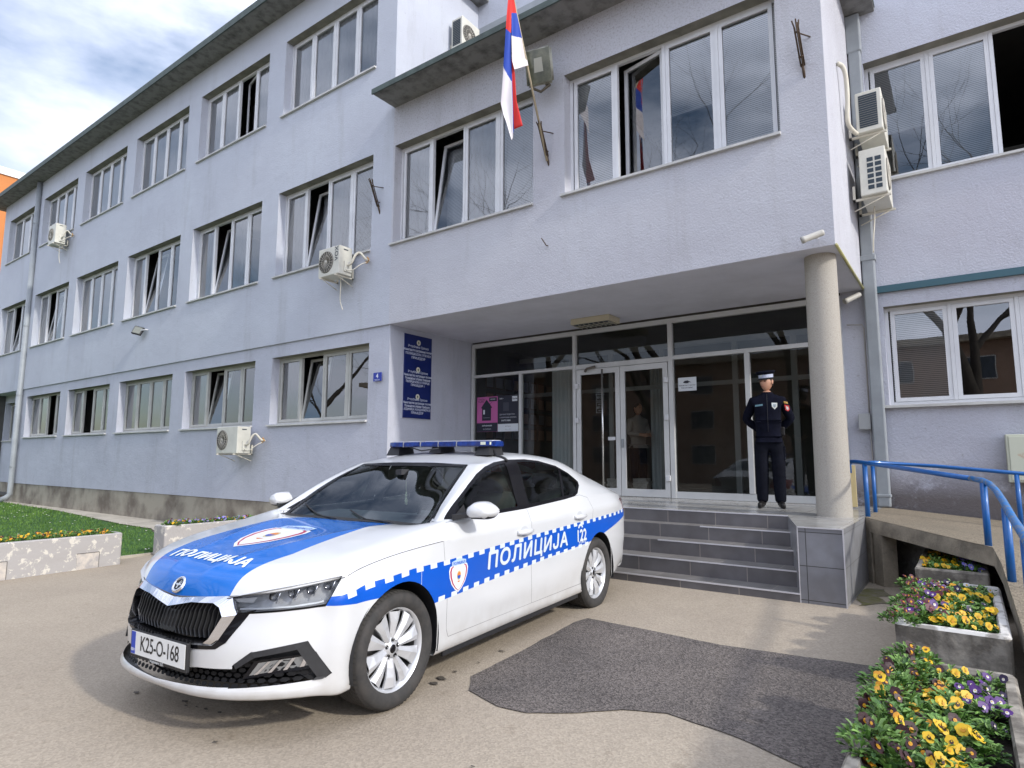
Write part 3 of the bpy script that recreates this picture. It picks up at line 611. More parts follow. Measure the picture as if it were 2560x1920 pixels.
    for ua, ub in ((.55, .48), (.48, .405), (.405, .335), (.335, .24), (.24, .08), (.08, -.088), (-.088, -.158), (-.161, -.288), (-.288, -.405), (-.405, -.9), (-.9, -1.47), (-1.47, -2.1), (-2.1, -2.45), (-2.45, -2.80), (-2.80, -3.1), (-3.1, -3.44)):
        e1, e2 = (ua-.0002, ub-.0002); cut([(ua, zb2(e1)), (ua, ztop(ua)), (ub, ztop(ub)), (ub, zb2(ub+.0004))], sv, lambda c: c.y > .62 and c.z < .87, setm(1), src=PB)
    u = .40; k = 0
    while u > -3.40:
        d = .062; h = .028
        if True:
            a, b_ = u, u-d; cut([(a, ztop(a)+.001), (a-.003, ztop(a)-h), (b_-.003, ztop(b_)-h), (b_, ztop(b_)+.001)], sv, lambda c: c.y > .62 and c.z < .87, setm(2), src=PB)
        u -= .128
    u = -.325
    while u > -2.40:
        a, b_ = u, u-.062; cut([(a, zbot(a)-.001), (a, zbot(a)+.028), (b_, zbot(b_)+.028), (b_, zbot(b_)-.001)], sv, lambda c: c.y > .62 and c.z < .87, setm(2), src=PB); u -= .128
    # ---- bonnet film: central blue field
    tv = lambda c: (c.x, c.y)
    cut([(.95, -.05), (.95, .36), (.775, .40), (.70, .468), (.50, .482), (.30, .475), (.12, .468), (-.14, .458), (-.50, .425), (-.52, -.05)], tv, lambda c: c.z > .6, setm(3), src=(HOOD,))
    # ---- tail lamp
    cut([(-3.33, .955), (-3.75, .975), (-3.75, .79), (-3.50, .78), (-3.40, .86)], sv, lambda c: c.y > .5 and c.z < 1.0, setp(TAIL), src=(BODY,))
    # shoulder seam between bonnet and wing is a dark gap line added as a tube below
    return bm, lay, lm
halves = {}
for sgn in (1, -1):
    bm, lay, lm = car_half(sgn); halves[sgn] = (bm, lay, lm)
# merge halves
allv, allf, allp, allm = [], [], [], []
for sgn in (1, -1):
    bm, lay, lm = halves[sgn]; bm.verts.index_update(); b0 = len(allv); allv += [tuple(v.co) for v in bm.verts]
    for f in bm.faces:
        if f[lay] == VOID: continue
        allf.append([b0+v.index for v in f.verts]); allp.append(f[lay]); allm.append(f[lm])
    bm.free()
BVH = BVHTree.FromPolygons([Vector(v) for v in allv], allf)
def part_mesh(name, codes, mats, parent=None, push=0.0, matmap=None, side=0):
    idx = {}; vs = []; fs = []; ms = []
    for f, p, m_ in zip(allf, allp, allm):
        if p not in codes: continue
        if side and side*sum(allv[i][1] for i in f) < 0: continue
        q = []
        for i in f:
            if i not in idx: idx[i] = len(vs); vs.append(allv[i])
            q.append(idx[i])
        fs.append(q); ms.append(matmap(p, m_) if matmap else 0)
    bm = bmesh.new(); bv = [bm.verts.new(v) for v in vs]
    for q, m_ in zip(fs, ms):
        try: f = bm.faces.new([bv[i] for i in q]); f.material_index = m_; f.smooth = True
        except ValueError: pass
    bmesh.ops.remove_doubles(bm, verts=bm.verts[:], dist=.0003)
    bm.normal_update()
    for f in bm.faces:
        c = f.calc_center_median(); ax = Vector((min(.2, max(-3.2, c.x)), 0, .62 if c.z < 1.2 else .8))
        if f.normal.dot(c-ax) < 0: f.normal_flip()
    bm.normal_update()
    if push:
        for v in bm.verts: v.co += v.normal*push
    me = bpy.data.meshes.new(name); bm.to_mesh(me); bm.free()
    for mm in mats: me.materials.append(mm)
    o = bpy.data.objects.new(name, me); col.objects.link(o); o.parent = parent or car; return o
mm = lambda p, m_: {0: 0, 1: 1, 2: 2, 3: 3, 9: 4}[m_]
PM = [WHITE, BLUE, REFL, BLUEH, GAPM]
body = part_mesh('body', (BODY, ROOF), PM, matmap=mm)
hood = part_mesh('bonnet', (HOOD,), PM, matmap=mm)
dF = {s: part_mesh('front_door', (DOORF,), PM, matmap=mm, side=s) for s in (1, -1)}
dR = {s: part_mesh('rear_door', (DOORR,), PM, matmap=mm, side=s) for s in (1, -1)}
for s in (1, -1): part_mesh('window_trim', (TRIMR,), [GLOSSB], side=s, push=.001)
for s in (1, -1):
    part_mesh('side_window', (GL_F,), [CGLASS], parent=dF[s], side=s, push=-.003); part_mesh('side_window', (GL_R,), [CGLASS], parent=dR[s], side=s, push=-.003)
    part_mesh('quarter_window', (GL_Q,), [CGLASS], side=s, push=-.003)
    part_mesh('headlight', (HL,), [glass_mat('lamp cover', (.92, .93, .94, 1), 1.4, wav=0)], side=s, push=.001)
    part_mesh('tail_light', (TAIL,), [RED], side=s)
wsx = part_mesh('windscreen', (WS,), [WSGL], push=-.003); part_mesh('rear_window', (RW,), [CGLASS], push=-.003)
def ray_side(u, z, s=1):
    h = BVH.ray_cast(Vector((u, s*1.6, z)), Vector((0, -s, 0))); return (h[0], h[1]) if h[0] else (Vector((u, s*.9, z)), Vector((0, s, 0)))
def ray_top(u, v):
    h = BVH.ray_cast(Vector((u, v, 2.2)), Vector((0, 0, -1))); return (h[0], h[1]) if h[0] else (Vector((u, v, .9)), Vector((0, 0, 1)))
def ray_front(v, z):
    h = BVH.ray_cast(Vector((1.6, v, z)), Vector((-1, 0, 0))); return (h[0], h[1]) if h[0] else (Vector((.8, v, z)), Vector((1, 0, 0)))
def decal(mb, vs2, fs, mapf, off, m=0, step=.04):
    """lay a flat outline on the body: slice it finely, then drop every vertex on the surface"""
    bm = bmesh.new(); bv = [bm.verts.new((x, y, 0)) for x, y in vs2]
    for f in fs:
        try: bm.faces.new([bv[i] for i in f])
        except ValueError: pass
    a = np.array(vs2); lo = a.min(0); hi = a.max(0)
    for k in range(2):
        c = lo[k]+step
        while c < hi[k]:
            bmesh.ops.bisect_plane(bm, geom=bm.verts[:]+bm.edges[:]+bm.faces[:], plane_co=(c, 0, 0) if k == 0 else (0, c, 0), plane_no=(1, 0, 0) if k == 0 else (0, 1, 0)); c += step
    bm.verts.index_update(); out = []
    for v in bm.verts:
        p, n_ = mapf(v.co.x, v.co.y); out.append(tuple(p+n_*off))
    mb.add(out, [[v.index for v in f.verts] for f in bm.faces], m, False); bm.free()
def orient(n_, ref): return n_ if n_.dot(Vector(ref)) > 0 else -n_
def mside(s=1):
    return lambda u, z: (lambda h: (h[0], orient(h[1], (0, s, 0))))(ray_side(u, z, s))
def mtop(u, v): h = ray_top(u, v); return h[0], orient(h[1], (0, 0, 1))
def mfront(v, z): h = ray_front(v, z); return h[0], orient(h[1], (1, 0, 0))
# ---- bonnet seam, sill line
def seam(name, pts, r, m_, parent=car, mp_=None):
    q = MB(); q.tube(pts, r, 6); return q.build(name, m_, parent)
sb = MB()
for s in (1, -1):
    pts = [Vector((p[0], s*p[1], p[2])) for p in rows[0][2:cumS[4]+4:2]]; sb.tube(pts, .0022, 6)
sb.tube([Vector((p[0], p[1], p[2]+.001)) for p in GB[0, ::-1]]+[Vector((p[0], -p[1], p[2]+.001)) for p in GB[0]], .0035, 6)
sb.build('shut_line', GAPM, car)
# ---- underbody, arches
ub = MB(); ub.box(-3.40, .30, -.70, .70, .17, .30, 0); ub.box(.30, .66, -.42, .42, .19, .30, 0); ub.box(-3.2, .3, -.50, .50, .30, .45, 0)
ub.build('underbody', MATB, car)
for uc in (0, -2.686):
    for s in (1, -1):
        aw = MB()
        n_ = 28; pts = [(uc+.352*math.cos(t), .322+.382*math.sin(t)) for t in np.linspace(-.25, math.pi+.25, n_)]
        vs = [(p[0], s*.885, p[1]) for p in pts]+[(p[0], s*.52, p[1]) for p in pts]
        aw.add(vs, [(i, i+1, n_+i+1, n_+i) for i in range(n_-1)], 0, True); aw.add([(p[0], s*.52, p[1]) for p in pts], [list(range(n_))], 0)
        aw.build('wheel_arch_liner', MATB, car)
# ================================================================ CAR DETAILS
def V2(p, q, t): return (p[0]+(q[0]-p[0])*t, p[1]+(q[1]-p[1])*t)
def front_ribbon(outer, inner, out_push, mb, m=0, thick=.02):
    """a band between two outlines (lists of (v,z)), dropped on the nose and standing proud"""
    n = len(outer); A_ = []; B_ = []
    for o_, i_ in zip(outer, inner):
        p, nn = mfront(*o_); q, n2 = mfront(*i_); A_.append(p+nn*out_push*.4); B_.append(Vector((max(q.x, p.x-.05), q.y, q.z))+Vector((1, 0, 0))*out_push)
    C_ = [b-Vector((thick, 0, 0))*2 for b in B_]; vs = A_+B_+C_; f = []
    for i in range(n):
        j = (i+1) % n; f += [(i, j, n+j, n+i), (n+i, n+j, 2*n+j, 2*n+i)]
    mb.add(vs, f, m, False)
def fpos(v, z, dx=0):
    """nose surface estimate that also works inside the grille mouth"""
    return Vector((.89-.5*(abs(v)/.9)**3.3-np.interp(z, [.25, .31, .4, .5, .6, .66, .70], [.0, .03, .036, .042, .075, .085, .10])+dx, v, z))
def dense(pts, n_=6, closed=True):
    out = []; m_ = len(pts)
    for i in range(m_ if closed else m_-1):
        for k in range(n_): out.append(V2(pts[i], pts[(i+1) % m_], k/n_))
    return out
# grille: outline of the opening (right half mirrored)
gi_r = [(0, .622), (.10, .642), (.20, .663), (.355, .672), (.398, .655), (.424, .612), (.384, .508), (.358, .488), (.25, .481), (0, .477)]
go_r = [(0, .663), (.11, .672), (.20, .683), (.395, .702), (.430, .697), (.476, .618), (.418, .500), (.385, .476), (.26, .468), (0, .462)]
def sym(r): return r+[(-v, z) for v, z in r[-2:0:-1]]
gi, go = dense(sym(gi_r), 3), dense(sym(go_r), 3)
def ribbon3(outer, inner, po, pi, depth, name, m_, parent=car):
    n = len(outer); A_ = [fpos(*o, po) for o in outer]; B_ = [fpos(*i, pi) for i in inner]; C_ = [b-Vector((depth, 0, 0)) for b in B_]; Z_ = [a-Vector((.03, 0, 0)) for a in A_]
    q = MB(); vs = Z_+A_+B_+C_; f = []
    for i in range(n):
        j = (i+1) % n
        for k in range(3): f.append((k*n+i, k*n+j, (k+1)*n+j, (k+1)*n+i))
    q.add(vs, f, 0); return q.build(name, m_, parent)
ribbon3(go, gi, .002, .030, .07, 'grille_surround', CHROME)
bo = [(v*1.06+(.012 if v > 0 else -.012 if v < 0 else 0), z-(.014 if z < .6 else -.0)) for v, z in go]
q = MB()
lowo = dense([(.47, .625), (.512, .632), (.53, .625), (.445, .482), (.40, .456), (.28, .448), (0, .443), (-.28, .448), (-.40, .456), (-.445, .482), (-.53, .625), (-.512, .632), (-.47, .625), (-.418, .500), (-.385, .474), (-.26, .466), (0, .460), (.26, .466), (.385, .474), (.418, .500)], 4)
# black trim line below the chrome
nl = []
outl = [(.548, .640), (.46, .490), (.41, .458), (.28, .447), (0, .440), (-.28, .447), (-.41, .458), (-.46, .490), (-.548, .640)]
inl = [(.478, .622), (.420, .498), (.388, .474), (.26, .465), (0, .459), (-.26, .465), (-.388, .474), (-.420, .498), (-.478, .622)]
outl = dense(outl, 4, False)+[outl[-1]]; inl = dense(inl, 4, False)+[inl[-1]]; n_ = len(outl)
q.add([fpos(*p, .007) for p in outl]+[fpos(*p, .009) for p in inl]+[fpos(*p, -.02) for p in outl], [(i, i+1, n_+i+1, n_+i) for i in range(n_-1)]+[(i, 2*n_+i, 2*n_+i+1, i+1) for i in range(n_-1)], 0)
q.build('grille_lower_trim', GLOSSB, car)
gr = MB()
bk = sym([(0, .655), (.40, .69), (.45, .63), (.40, .49), (.35, .477), (0, .47)]); gr.add([fpos(v, z, -.07) for v, z in bk], [list(range(len(bk)))], 0)
for k in range(-12, 13):
    v = k*.0335
    if abs(v) > .40: continue
    zt_ = np.interp(abs(v), [0, .10, .20, .355, .41], [.624, .642, .663, .672, .64])-.002; zb_ = np.interp(abs(v), [0, .25, .35, .41], [.489, .492, .500, .565])
    for (z0, z1) in ((zb_, zt_),):
        zz = np.linspace(z0, z1, 5); a = [fpos(v, z, -.002-.02*(1 if i in (0, 4) else 0)) for i, z in enumerate(zz)]
        vs = []
        for p in a: vs += [(p.x-.05, p.y-.011, p.z), (p.x, p.y-.004, p.z), (p.x, p.y+.004, p.z), (p.x-.05, p.y+.011, p.z)]
        gr.add(vs, [(4*i+j, 4*i+j+1, 4*i+j+5, 4*i+j+4) for i in range(4) for j in range(3)], 0)
gr.add([fpos(v, z, -.008) for v, z in ((-.07, .50), (.07, .50), (.07, .60), (-.07, .60))], [(0, 1, 2, 3)], 0)
gr.build('grille', mat('satin black grille', (.012, .012, .013, 1), .38, spec=.4), car)
# lower intake: recessed honeycomb, centre and the two corners
it = MB()
pts = [(0, .40), (.30, .41), (.52, .42), (.60, .46), (.77, .49), (.81, .33), (.76, .30), (.5, .285), (0, .255)]
ps = sym(pts); it.add([fpos(v, z, -.075 if abs(v) < .6 else -.05) for v, z in ps], [list(range(len(ps)))], 0)
hexm = MB()
for r in range(6):
    for c in range(-20, 21):
        v = c*.042+(r % 2)*.021; z = .285+r*.024
        if abs(v) < .53 and not (.275 < z < .30+.1*(abs(v) > 0)): continue
        if abs(v) > .53 and z > np.interp(abs(v), [.53, .60, .76, .83], [.40, .44, .47, .33]): continue
        if abs(v) > .80: continue
        hexm.add([fpos(v+a_, z+b_, -.03) for a_, b_ in ((-.018, 0), (-.009, .0095), (.009, .0095), (.018, 0), (.009, -.0095), (-.009, -.0095))], [(0, 1, 2, 3, 4, 5)], 0)
lip = [(0, .352), (.30, .366), (.52, .394)]
it.build('lower_intake', MATB, car); hexm.build('intake_mesh', mat('intake black', (.008, .008, .009, 1), .6, spec=.2), car)
for s in (1, -1):
    q = MB(); o_ = [(.51, .392), (.582, .452), (.776, .492), (.845, .319), (.826, .300)]; i_ = [(.525, .372), (.60, .425), (.745, .452), (.808, .315), (.80, .300)]
    o_ = dense(o_, 4, False)+[o_[-1]]; i_ = dense(i_, 4, False)+[i_[-1]]; n_ = len(o_)
    F_ = lambda p, d: Vector((fpos(p[0], p[1], d).x, s*p[0], p[1]))
    q.add([F_(p, .006) for p in o_]+[F_(p, .010) for p in i_]+[F_(p, -.05) for p in i_], [(i, i+1, n_+i+1, n_+i) for i in range(n_-1)]+[(n_+i, n_+i+1, 2*n_+i+1, 2*n_+i) for i in range(n_-1)], 0); q.build('bumper_corner_trim', MATB, car)
    q = MB(); fo = [(.565, .335), (.60, .395), (.765, .415), (.775, .368)]; q.add([F_(p, -.018) for p in fo], [(0, 1, 2, 3)], 0)
    for k in range(4): t = k/4+.1; a = V2(fo[0], fo[3], t); b_ = V2(fo[1], fo[2], t+.12); q.add([F_(a, -.016), F_(V2(fo[0], fo[3], t+.07), -.016), F_(V2(fo[1], fo[2], t+.19), -.014), F_(b_, -.014)], [(0, 1, 2, 3)], 1)
    fo2 = [(.545, .322), (.59, .405), (.785, .428), (.79, .355)]; nn = 4
    q.add([F_(p, -.006) for p in fo2]+[F_(p, -.015) for p in fo], [(i, (i+1) % 4, 4+(i+1) % 4, 4+i) for i in range(4)], 2)
    q.build('fog_light', [mat('fog reflector', (.30, .31, .32, 1), .2, .6), CHROME, GLOSSB], car)
# headlamp interior
for s in (1, -1):
    def HP(sx, z, d):   # sx along the diagonal chart, d inward
        # solve the point on planF surface with v-u = sx/.7071
        v = .6
        for _ in range(30):
            u = fpos(v, .66).x; v += (sx/.7071-(v-u))*.4
        u = fpos(v, .66).x; return Vector((u-d*.7-.0, s*(v-d*.7), z))
    q = MB(); ol = [(-.255, .695), (-.10, .728), (.05, .752), (.19, .772), (.315, .790), (.236, .655), (.15, .648), (.019, .640), (-.12, .632), (-.198, .628)]
    q.add([HP(a, z, .055) for a, z in ol], [list(range(len(ol)))], 0)
    q.add([HP(a, z, .0) for a, z in ol]+[HP(a, z, .055) for a, z in ol], [(i, (i+1) % 10, 10+(i+1) % 10, 10+i) for i in range(10)], 0)
    ins = q.build('headlight_housing', mat('lamp housing', (.48, .49, .51, 1), .35, .3), car)
    q = MB()
    # daytime strip along the bottom
    st = [HP(a, z, .012) for a, z in [(-.185, .642), (-.05, .646), (.08, .651), (.20, .662), (.225, .668)]]
    q.tube(st, .0055, 8, 0)
    for a, z in ((-.02, .700), (.07, .712), (.16, .725), (.245, .740)):
        p = HP(a, z, .035); q.lathe([(.002, -.012), (.020, -.010), (.026, .0), (.024, .008)], 16, 1, Matrix.Translation(p) @ rot_to((1, s*.7, .1)))
        c_ = HP(a+.012, z-.03, .02); e_ = HP(a+.035, z+.03, .02); q.tube([c_, e_], .004, 6, 2)
    q.add([HP(-.20, .675, .02), HP(-.12, .672, .02), HP(-.10, .700, .02), HP(-.215, .690, .02)], [(0, 1, 2, 3)], 3)
    q.build('lamp_unit', [mat('light strip', (.80, .84, .88, 1), .3), mat('lens', (.05, .05, .06, 1), .05, coat=1), CHROME, mat('indicator', (.5, .5, .5, 1), .4)], ins)
# ---- number plate
pl = MB(); pc = Vector((.885, 0.005, .408)); tilt = Matrix.Rotation(R(0), 4, 'Y')
pl.bevbox(.862, .882, -.268, .272, .334, .478, .004, 0)
plo = pl.build('plate_holder', MATB, car)
pl = MB(); pl.box(.882, .8845, -.255, .259, .352, .470, 0); pl.box(.8845, .8852, -.253, -.213, .354, .468, 1)
put_text(pl, 'BIH', .022, (.8856, -.233, .375), (0, 1, 0), (0, 0, 1), 2, bold=.0004)
put_text(pl, 'K25-O-168', .098, (.8856, .022, .411), (0, 1, 0), (0, 0, 1), 3, bold=.0006, font_scale=(.86, 1.12), spacing=.95)
pl.build('plate', [mat('plate white', (.72, .73, .72, 1), .4), mat('plate blue', (.01, .05, .42, 1), .4), TXTW, mat('plate ink', (.01, .01, .01, 1), .5)], plo)
pl = MB(); put_text(pl, '/ Automerc V.K.', .021, (.8835, .0, .342), (0, 1, 0), (0, 0, 1), 0, bold=.0003); pl.build('holder_lettering', TXTW, plo)
# ---- emblem on the nose
q = MB(); ep, en = mtop(.772, 0.0); ep, en = mfront(0, .722); en = Vector((.82, 0, .57)); E_ = Matrix.Translation(ep+en*.002) @ rot_to(en)
q.lathe([(.030, .001), (.033, .006), (.041, .008), (.046, .004), (.047, -.004)], 40, 0, E_); q.lathe([(0, .003), (.031, .003)], 40, 1, E_)
bx_ = Vector((0, 1, 0)); by_ = en.cross(bx_); by_ = by_ if by_.z > 0 else -by_
def EM(x, y, h=.0052): return ep+en*h+bx_*x+by_*y
q.add([EM(x, y) for x, y in [(-.024, .004), (-.006, .004), (.008, .024), (.011, .022), (.002, .006), (.008, .006), (.017, .018), (.020, .015), (.012, .003), (.026, .002), (.026, -.003), (.004, -.006), (.004, -.022), (-.006, -.022), (-.006, -.006), (-.024, -.003)]], [list(range(16))], 2)
q.build('emblem', [CHROME, GLOSSB, mat('emblem silver', (.6, .62, .64, 1), .3, .6)], car)
# ---- mirrors
for s in (1, -1):
    q = MB(); bm = bmesh.new(); MO = [(.922, 1.022), (.93, 1.072), (.985, 1.108), (1.035, 1.104), (1.085, 1.078), (1.112, 1.050), (1.095, 1.018), (1.06, .996), (.955, .994)]
    cy_, cz_ = 1.01, 1.05; rings = []
    for x_, k_ in ((-.675, .96), (-.668, 1.0), (-.62, 1.02), (-.575, .96), (-.545, .78), (-.528, .45)):
        rings.append([bm.verts.new((x_-.10*(y-1.01)+(-.01), s*(cy_+(y-cy_)*k_), cz_+.004+(z-cz_)*k_)) for y, z in MO])
    for a_, b_ in zip(rings[:-1], rings[1:]):
        for i in range(9): bm.faces.new((a_[i], a_[(i+1) % 9], b_[(i+1) % 9], b_[i]) if s > 0 else (b_[i], b_[(i+1) % 9], a_[(i+1) % 9], a_[i]))
    bm.faces.new(rings[-1]); bm.faces.new(rings[0][::-1]); bmesh.ops.recalc_face_normals(bm, faces=bm.faces[:])
    bmesh.ops.bevel(bm, geom=bm.edges[:], offset=.006, segments=2, affect='EDGES')
    for f in bm.faces: f.material_index = 1 if f.calc_center_median().z < 1.016 else 0; f.smooth = True
    q.bm(bm, 0, True, keepmat=True); mo = q.build('mirror', [WHITE, MATB], car)
    q = MB(); q.add([(-.69-.10*(y-1.01), s*y, z) for y, z in ((.94, 1.02), (1.08, 1.02), (1.09, 1.06), (1.03, 1.09), (.94, 1.07))], [(0, 1, 2, 3, 4)], 0); q.build('mirror_glass', CHROME, mo)
    q = MB(); q.add([(-.50, s*.868, .992), (-.74, s*.868, .998), (-.66, s*.96, 1.015), (-.545, s*.96, 1.012), (-.50, s*.862, 1.03), (-.70, s*.862, 1.04), (-.66, s*.96, 1.035), (-.545, s*.96, 1.03)], [(0, 1, 2, 3), (4, 7, 6, 5), (0, 3, 7, 4), (1, 5, 6, 2), (3, 2, 6, 7), (0, 4, 5, 1)], 0)
    q.add([(-.475, s*.874, 1.0), (-.665, s*.862, 1.005), (-.665, s*.835, 1.085)], [(0, 1, 2)], 0); q.build('mirror_foot', MATB, mo)
# ---- door handles
for s in (1, -1):
    for dd, u0, u1, z in ((dF, -1.235, -1.445, .838), (dR, -2.172, -2.382, .872)):
        q = MB(); n_ = 9; pts = []; rs = []
        for k in range(n_):
            t = k/(n_-1); u = u0+(u1-u0)*t; p, nn = mside(s)(u, z); pts.append(p+Vector((0, s, 0))*(.026*math.sin(math.pi*(.08+.84*t))**.5-.006)); rs.append(.015+.008*math.sin(math.pi*t))
        q.tube(pts, .012, 10, 0, rs=rs); um = (u0+u1)/2; p, nn = mside(s)(um, z+.005); q.lathe([(0, .003), (.030, .003), (.040, .0015)], 20, 1, Matrix.Translation(p) @ rot_to((0, s, .05)) @ Matrix.Scale(1.35, 4, (1, 0, 0)))
        q.build('door_handle', [WHITE, mat('handle recess', (.45, .46, .47, 1), .4)], dd[s])
# ---- chrome-free pillar strips beside the B pillar
# ---- light bar
lbm = MB(); y0, y1 = -.555, .555; zb = 1.478
def lb_sec(y, k):
    taper = 1-.30*max(0, (abs(y)-.42)/.135)**2
    return [(-1.50+x*taper, y, zb+z) for x, z in ((-.115, .004), (-.125, .014), (-.118, .044), (-.06, .050), (.06, .050), (.118, .044), (.125, .014), (.115, .004))]
ys = list(np.linspace(-.555, -.42, 6))+list(np.linspace(-.42, .42, 9))[1:]+list(np.linspace(.42, .555, 6))[1:]
vs = [p for i, y in enumerate(ys) for p in lb_sec(y, i)]; n_ = len(ys)
lbm.add(vs, [(8*i+j, 8*i+(j+1) % 8, 8*(i+1)+(j+1) % 8, 8*(i+1)+j) for i in range(n_-1) for j in range(8)]+[list(range(8))[::-1], [8*(n_-1)+j for j in range(8)]], 0)
LENS = mat('blue lens', (.003, .030, .20, 1), .2, spec=.35, noise_scale=22, col2=(.001, .012, .10, 1), lo=.4, hi=.6)
lo_ = lbm.build('light_bar', LENS, car)
q = MB()
q.box(-1.562, -1.438, -.54, .54, zb+.048, zb+.054, 0)
for y in (-.36, -.165, .03, .225): q.box(-1.627, -1.373, y-.003, y+.003, zb+.002, zb+.0505, 1)
q.build('light_bar_cover', [mat('bar top white', (.7, .72, .74, 1), .35), mat('grey joint', (.25, .26, .28, 1), .4)], lo_)
q = MB(); q.box(-1.46, -1.40, .5401, .548, zb+.016, zb+.040, 0); q.box(-1.3735+.0, -1.3725, .47, .52, zb+.016, zb+.040, 0)
q.build('alley_light', mat('alley lens', (.65, .68, .55, 1), .3), lo_)
for y in (-.50, -.02, .47):
    zr = ray_top(-1.45, y)[0].z; q = MB(); wd = .075 if abs(y) > .3 else .065
    q.add([(-1.39, y-wd, zr+.003), (-1.39, y+wd, zr+.003), (-1.60, y+wd, zr+.006), (-1.60, y-wd, zr+.006), (-1.42, y-wd*.7, zb+.004), (-1.42, y+wd*.7, zb+.004), (-1.6, y+wd*.7, zb+.004), (-1.6, y-wd*.7, zb+.004)], [(0, 1, 2, 3), (4, 7, 6, 5), (0, 4, 5, 1), (1, 5, 6, 2), (2, 6, 7, 3), (3, 7, 4, 0)], 0)
    q.build('bar_foot', MATB, lo_)
q = MB(); pts = [Vector((-1.47, .50, zb))]
for v in (.56, .60, .635, .66): h = BVH.ray_cast(Vector((-1.47, v, 2)), Vector((0, 0, -1))); pts.append(h[0]+Vector((0, .006, .006)))
q.tube(pts, .011, 8); q.tube([(-1.40, -.30, zb), (-1.34, -.12, zb-.03), (-1.36, .05, zb-.01)], .006, 6); q.build('strap', MATB, lo_)
# ---- wipers, cowl
for (a, b_) in (((-.40, .42), (-.56, -.12)), ((-.40, -.10), (-.56, -.62))):
    q = MB(); pts = []
    for k in range(8): t = k/7; u, v = a[0]+(b_[0]-a[0])*t, a[1]+(b_[1]-a[1])*t; p, nn = mtop(u, v); pts.append(p+nn*.012)
    q.tube(pts, .006, 6); q.build('wiper', MATB, car)
q = MB(); cw_ = []
for v in np.linspace(-.70, .70, 25):
    u0 = np.interp(abs(v), [0, .38, .72], [-.475, -.46, -.425]); a, _ = mtop(u0+.045, v); b_, _ = mtop(u0-.03, v); cw_ += [tuple(a+Vector((0, 0, .003))), tuple(b_+Vector((0, 0, .004)))]
q.add(cw_, [(2*i, 2*i+2, 2*i+3, 2*i+1) for i in range(24)], 0); q.build('cowl_panel', MATB, car)
# black frit round the windscreen
q = MB(); 
def frit(path, w_, inward):
    vs = []
    for (u, v) in path: p, nn = mtop(u, v); p2, n2 = mtop(u+inward[0]*w_, v+inward[1]*w_*np.sign(v if v else 1)); vs += [tuple(p+nn*.0015), tuple(p2+n2*.0015)]
    q.add(vs, [(2*i, 2*i+2, 2*i+3, 2*i+1) for i in range(len(path)-1)], 0)
frit([(-1.098, v) for v in np.linspace(-.545, .545, 20)], .04, (1, 0))
for s in (1, -1): frit([(-.46-.0-.63*t, s*(.712-.158*t)) for t in np.linspace(0, 1, 14)], .022, (0, -1))
q.build('windscreen_border', GLOSSB, wsx)
# ---- interior
inn = MB()
inn.box(-2.6, -.5, -.72, .72, .28, .34, 0)
inn.box(-.98, -.42, -.76, .76, .70, .93, 0); inn.add([(-.42, -.72, .935), (-.42, .72, .935), (-.98, .72, .965), (-.98, -.72, .965)], [(0, 1, 2, 3)], 1)
inn.add([(-.90, .15, .955), (-.90, .60, .955), (-.72, .56, .985), (-.72, .20, .985), (-1.0, .17, .99), (-1.0, .58, .99)], [(0, 1, 2, 3), (0, 4, 5, 1)], 1)
cabin = inn.build('dashboard', [INTD, INTG], car)
def seat(u, v, w_=.25):
    q = MB(); q.bevbox(u-.1, u+.42, v-w_, v+w_, .42, .58, .05); 
    bm = bmesh.new(); bmesh.ops.create_cube(bm, size=1)
    for x in bm.verts: x.co = Vector((u-.18+x.co.x*.14-(x.co.z+.5)*.22, v+x.co.y*w_*1.9*(1-.12*(x.co.z+.5)), .80+x.co.z*.60))
    bmesh.ops.bevel(bm, geom=bm.edges[:], offset=.045, segments=3, affect='EDGES'); q.bm(bm, 0, True)
    bm = bmesh.new(); bmesh.ops.create_cube(bm, size=1)
    for x in bm.verts: x.co = Vector((u-.39+x.co.x*.10-(x.co.z)*.03, v+x.co.y*.27, 1.18+x.co.z*.17))
    bmesh.ops.bevel(bm, geom=bm.edges[:], offset=.04, segments=3, affect='EDGES'); q.bm(bm, 0, True)
    q.build('seat', INTD, car)
seat(-1.35, .36); seat(-1.35, -.36); seat(-2.15, .40, .30); seat(-2.15, -.40, .30)
q = MB(); th = Matrix.Translation((-.98, .36, .90)) @ rot_to((-.82, 0, .42))
n_ = 32
for k in range(n_):
    pass
q.tube([th @ Vector((.18*math.cos(2*math.pi*k/32), .18*math.sin(2*math.pi*k/32), 0)) for k in range(33)], .014, 8); q.tube([th @ Vector((-.17, 0, 0)), th @ Vector((.17, 0, 0))], .02, 6); q.build('steering_wheel', INTD, car)
q = MB(); q.bevbox(-1.04, -1.0, -.115, .115, 1.225, 1.29, .015); q.box(-1.02, -.93, -.03, .03, 1.26, 1.30); q.tube([(-1.02, .0, 1.225), (-1.02, .0, 1.15), (-1.02, .005, 1.12)], .003, 6, 1); q.lathe([(.001, 1.02), (.010, 1.03), (.012, 1.06), (.006, 1.085), (.011, 1.10), (.002, 1.13)], 8, 1, Matrix.Translation((-1.02, .003, 0)))
q.build('rear_view_mirror', [INTD, mat('pendant', (.6, .65, .45, 1), .5)], car)
q = MB()
for s in (1, -1): q.add([(-1.46, s*.80, .95), (-1.40, s*.62, 1.36), (-1.50, s*.62, 1.36), (-1.58, s*.80, .95)], [(0, 1, 2, 3)]); q.add([(-.50, s*.80, .60), (-2.5, s*.80, .60), (-2.5, s*.82, .985), (-.50, s*.82, .985)], [(0, 1, 2, 3)])
hl_ = []
for v in np.linspace(-.52, .52, 9):
    for u in np.linspace(-1.16, -2.4, 7): hl_.append((u, v, ray_top(u, v)[0].z-.035))
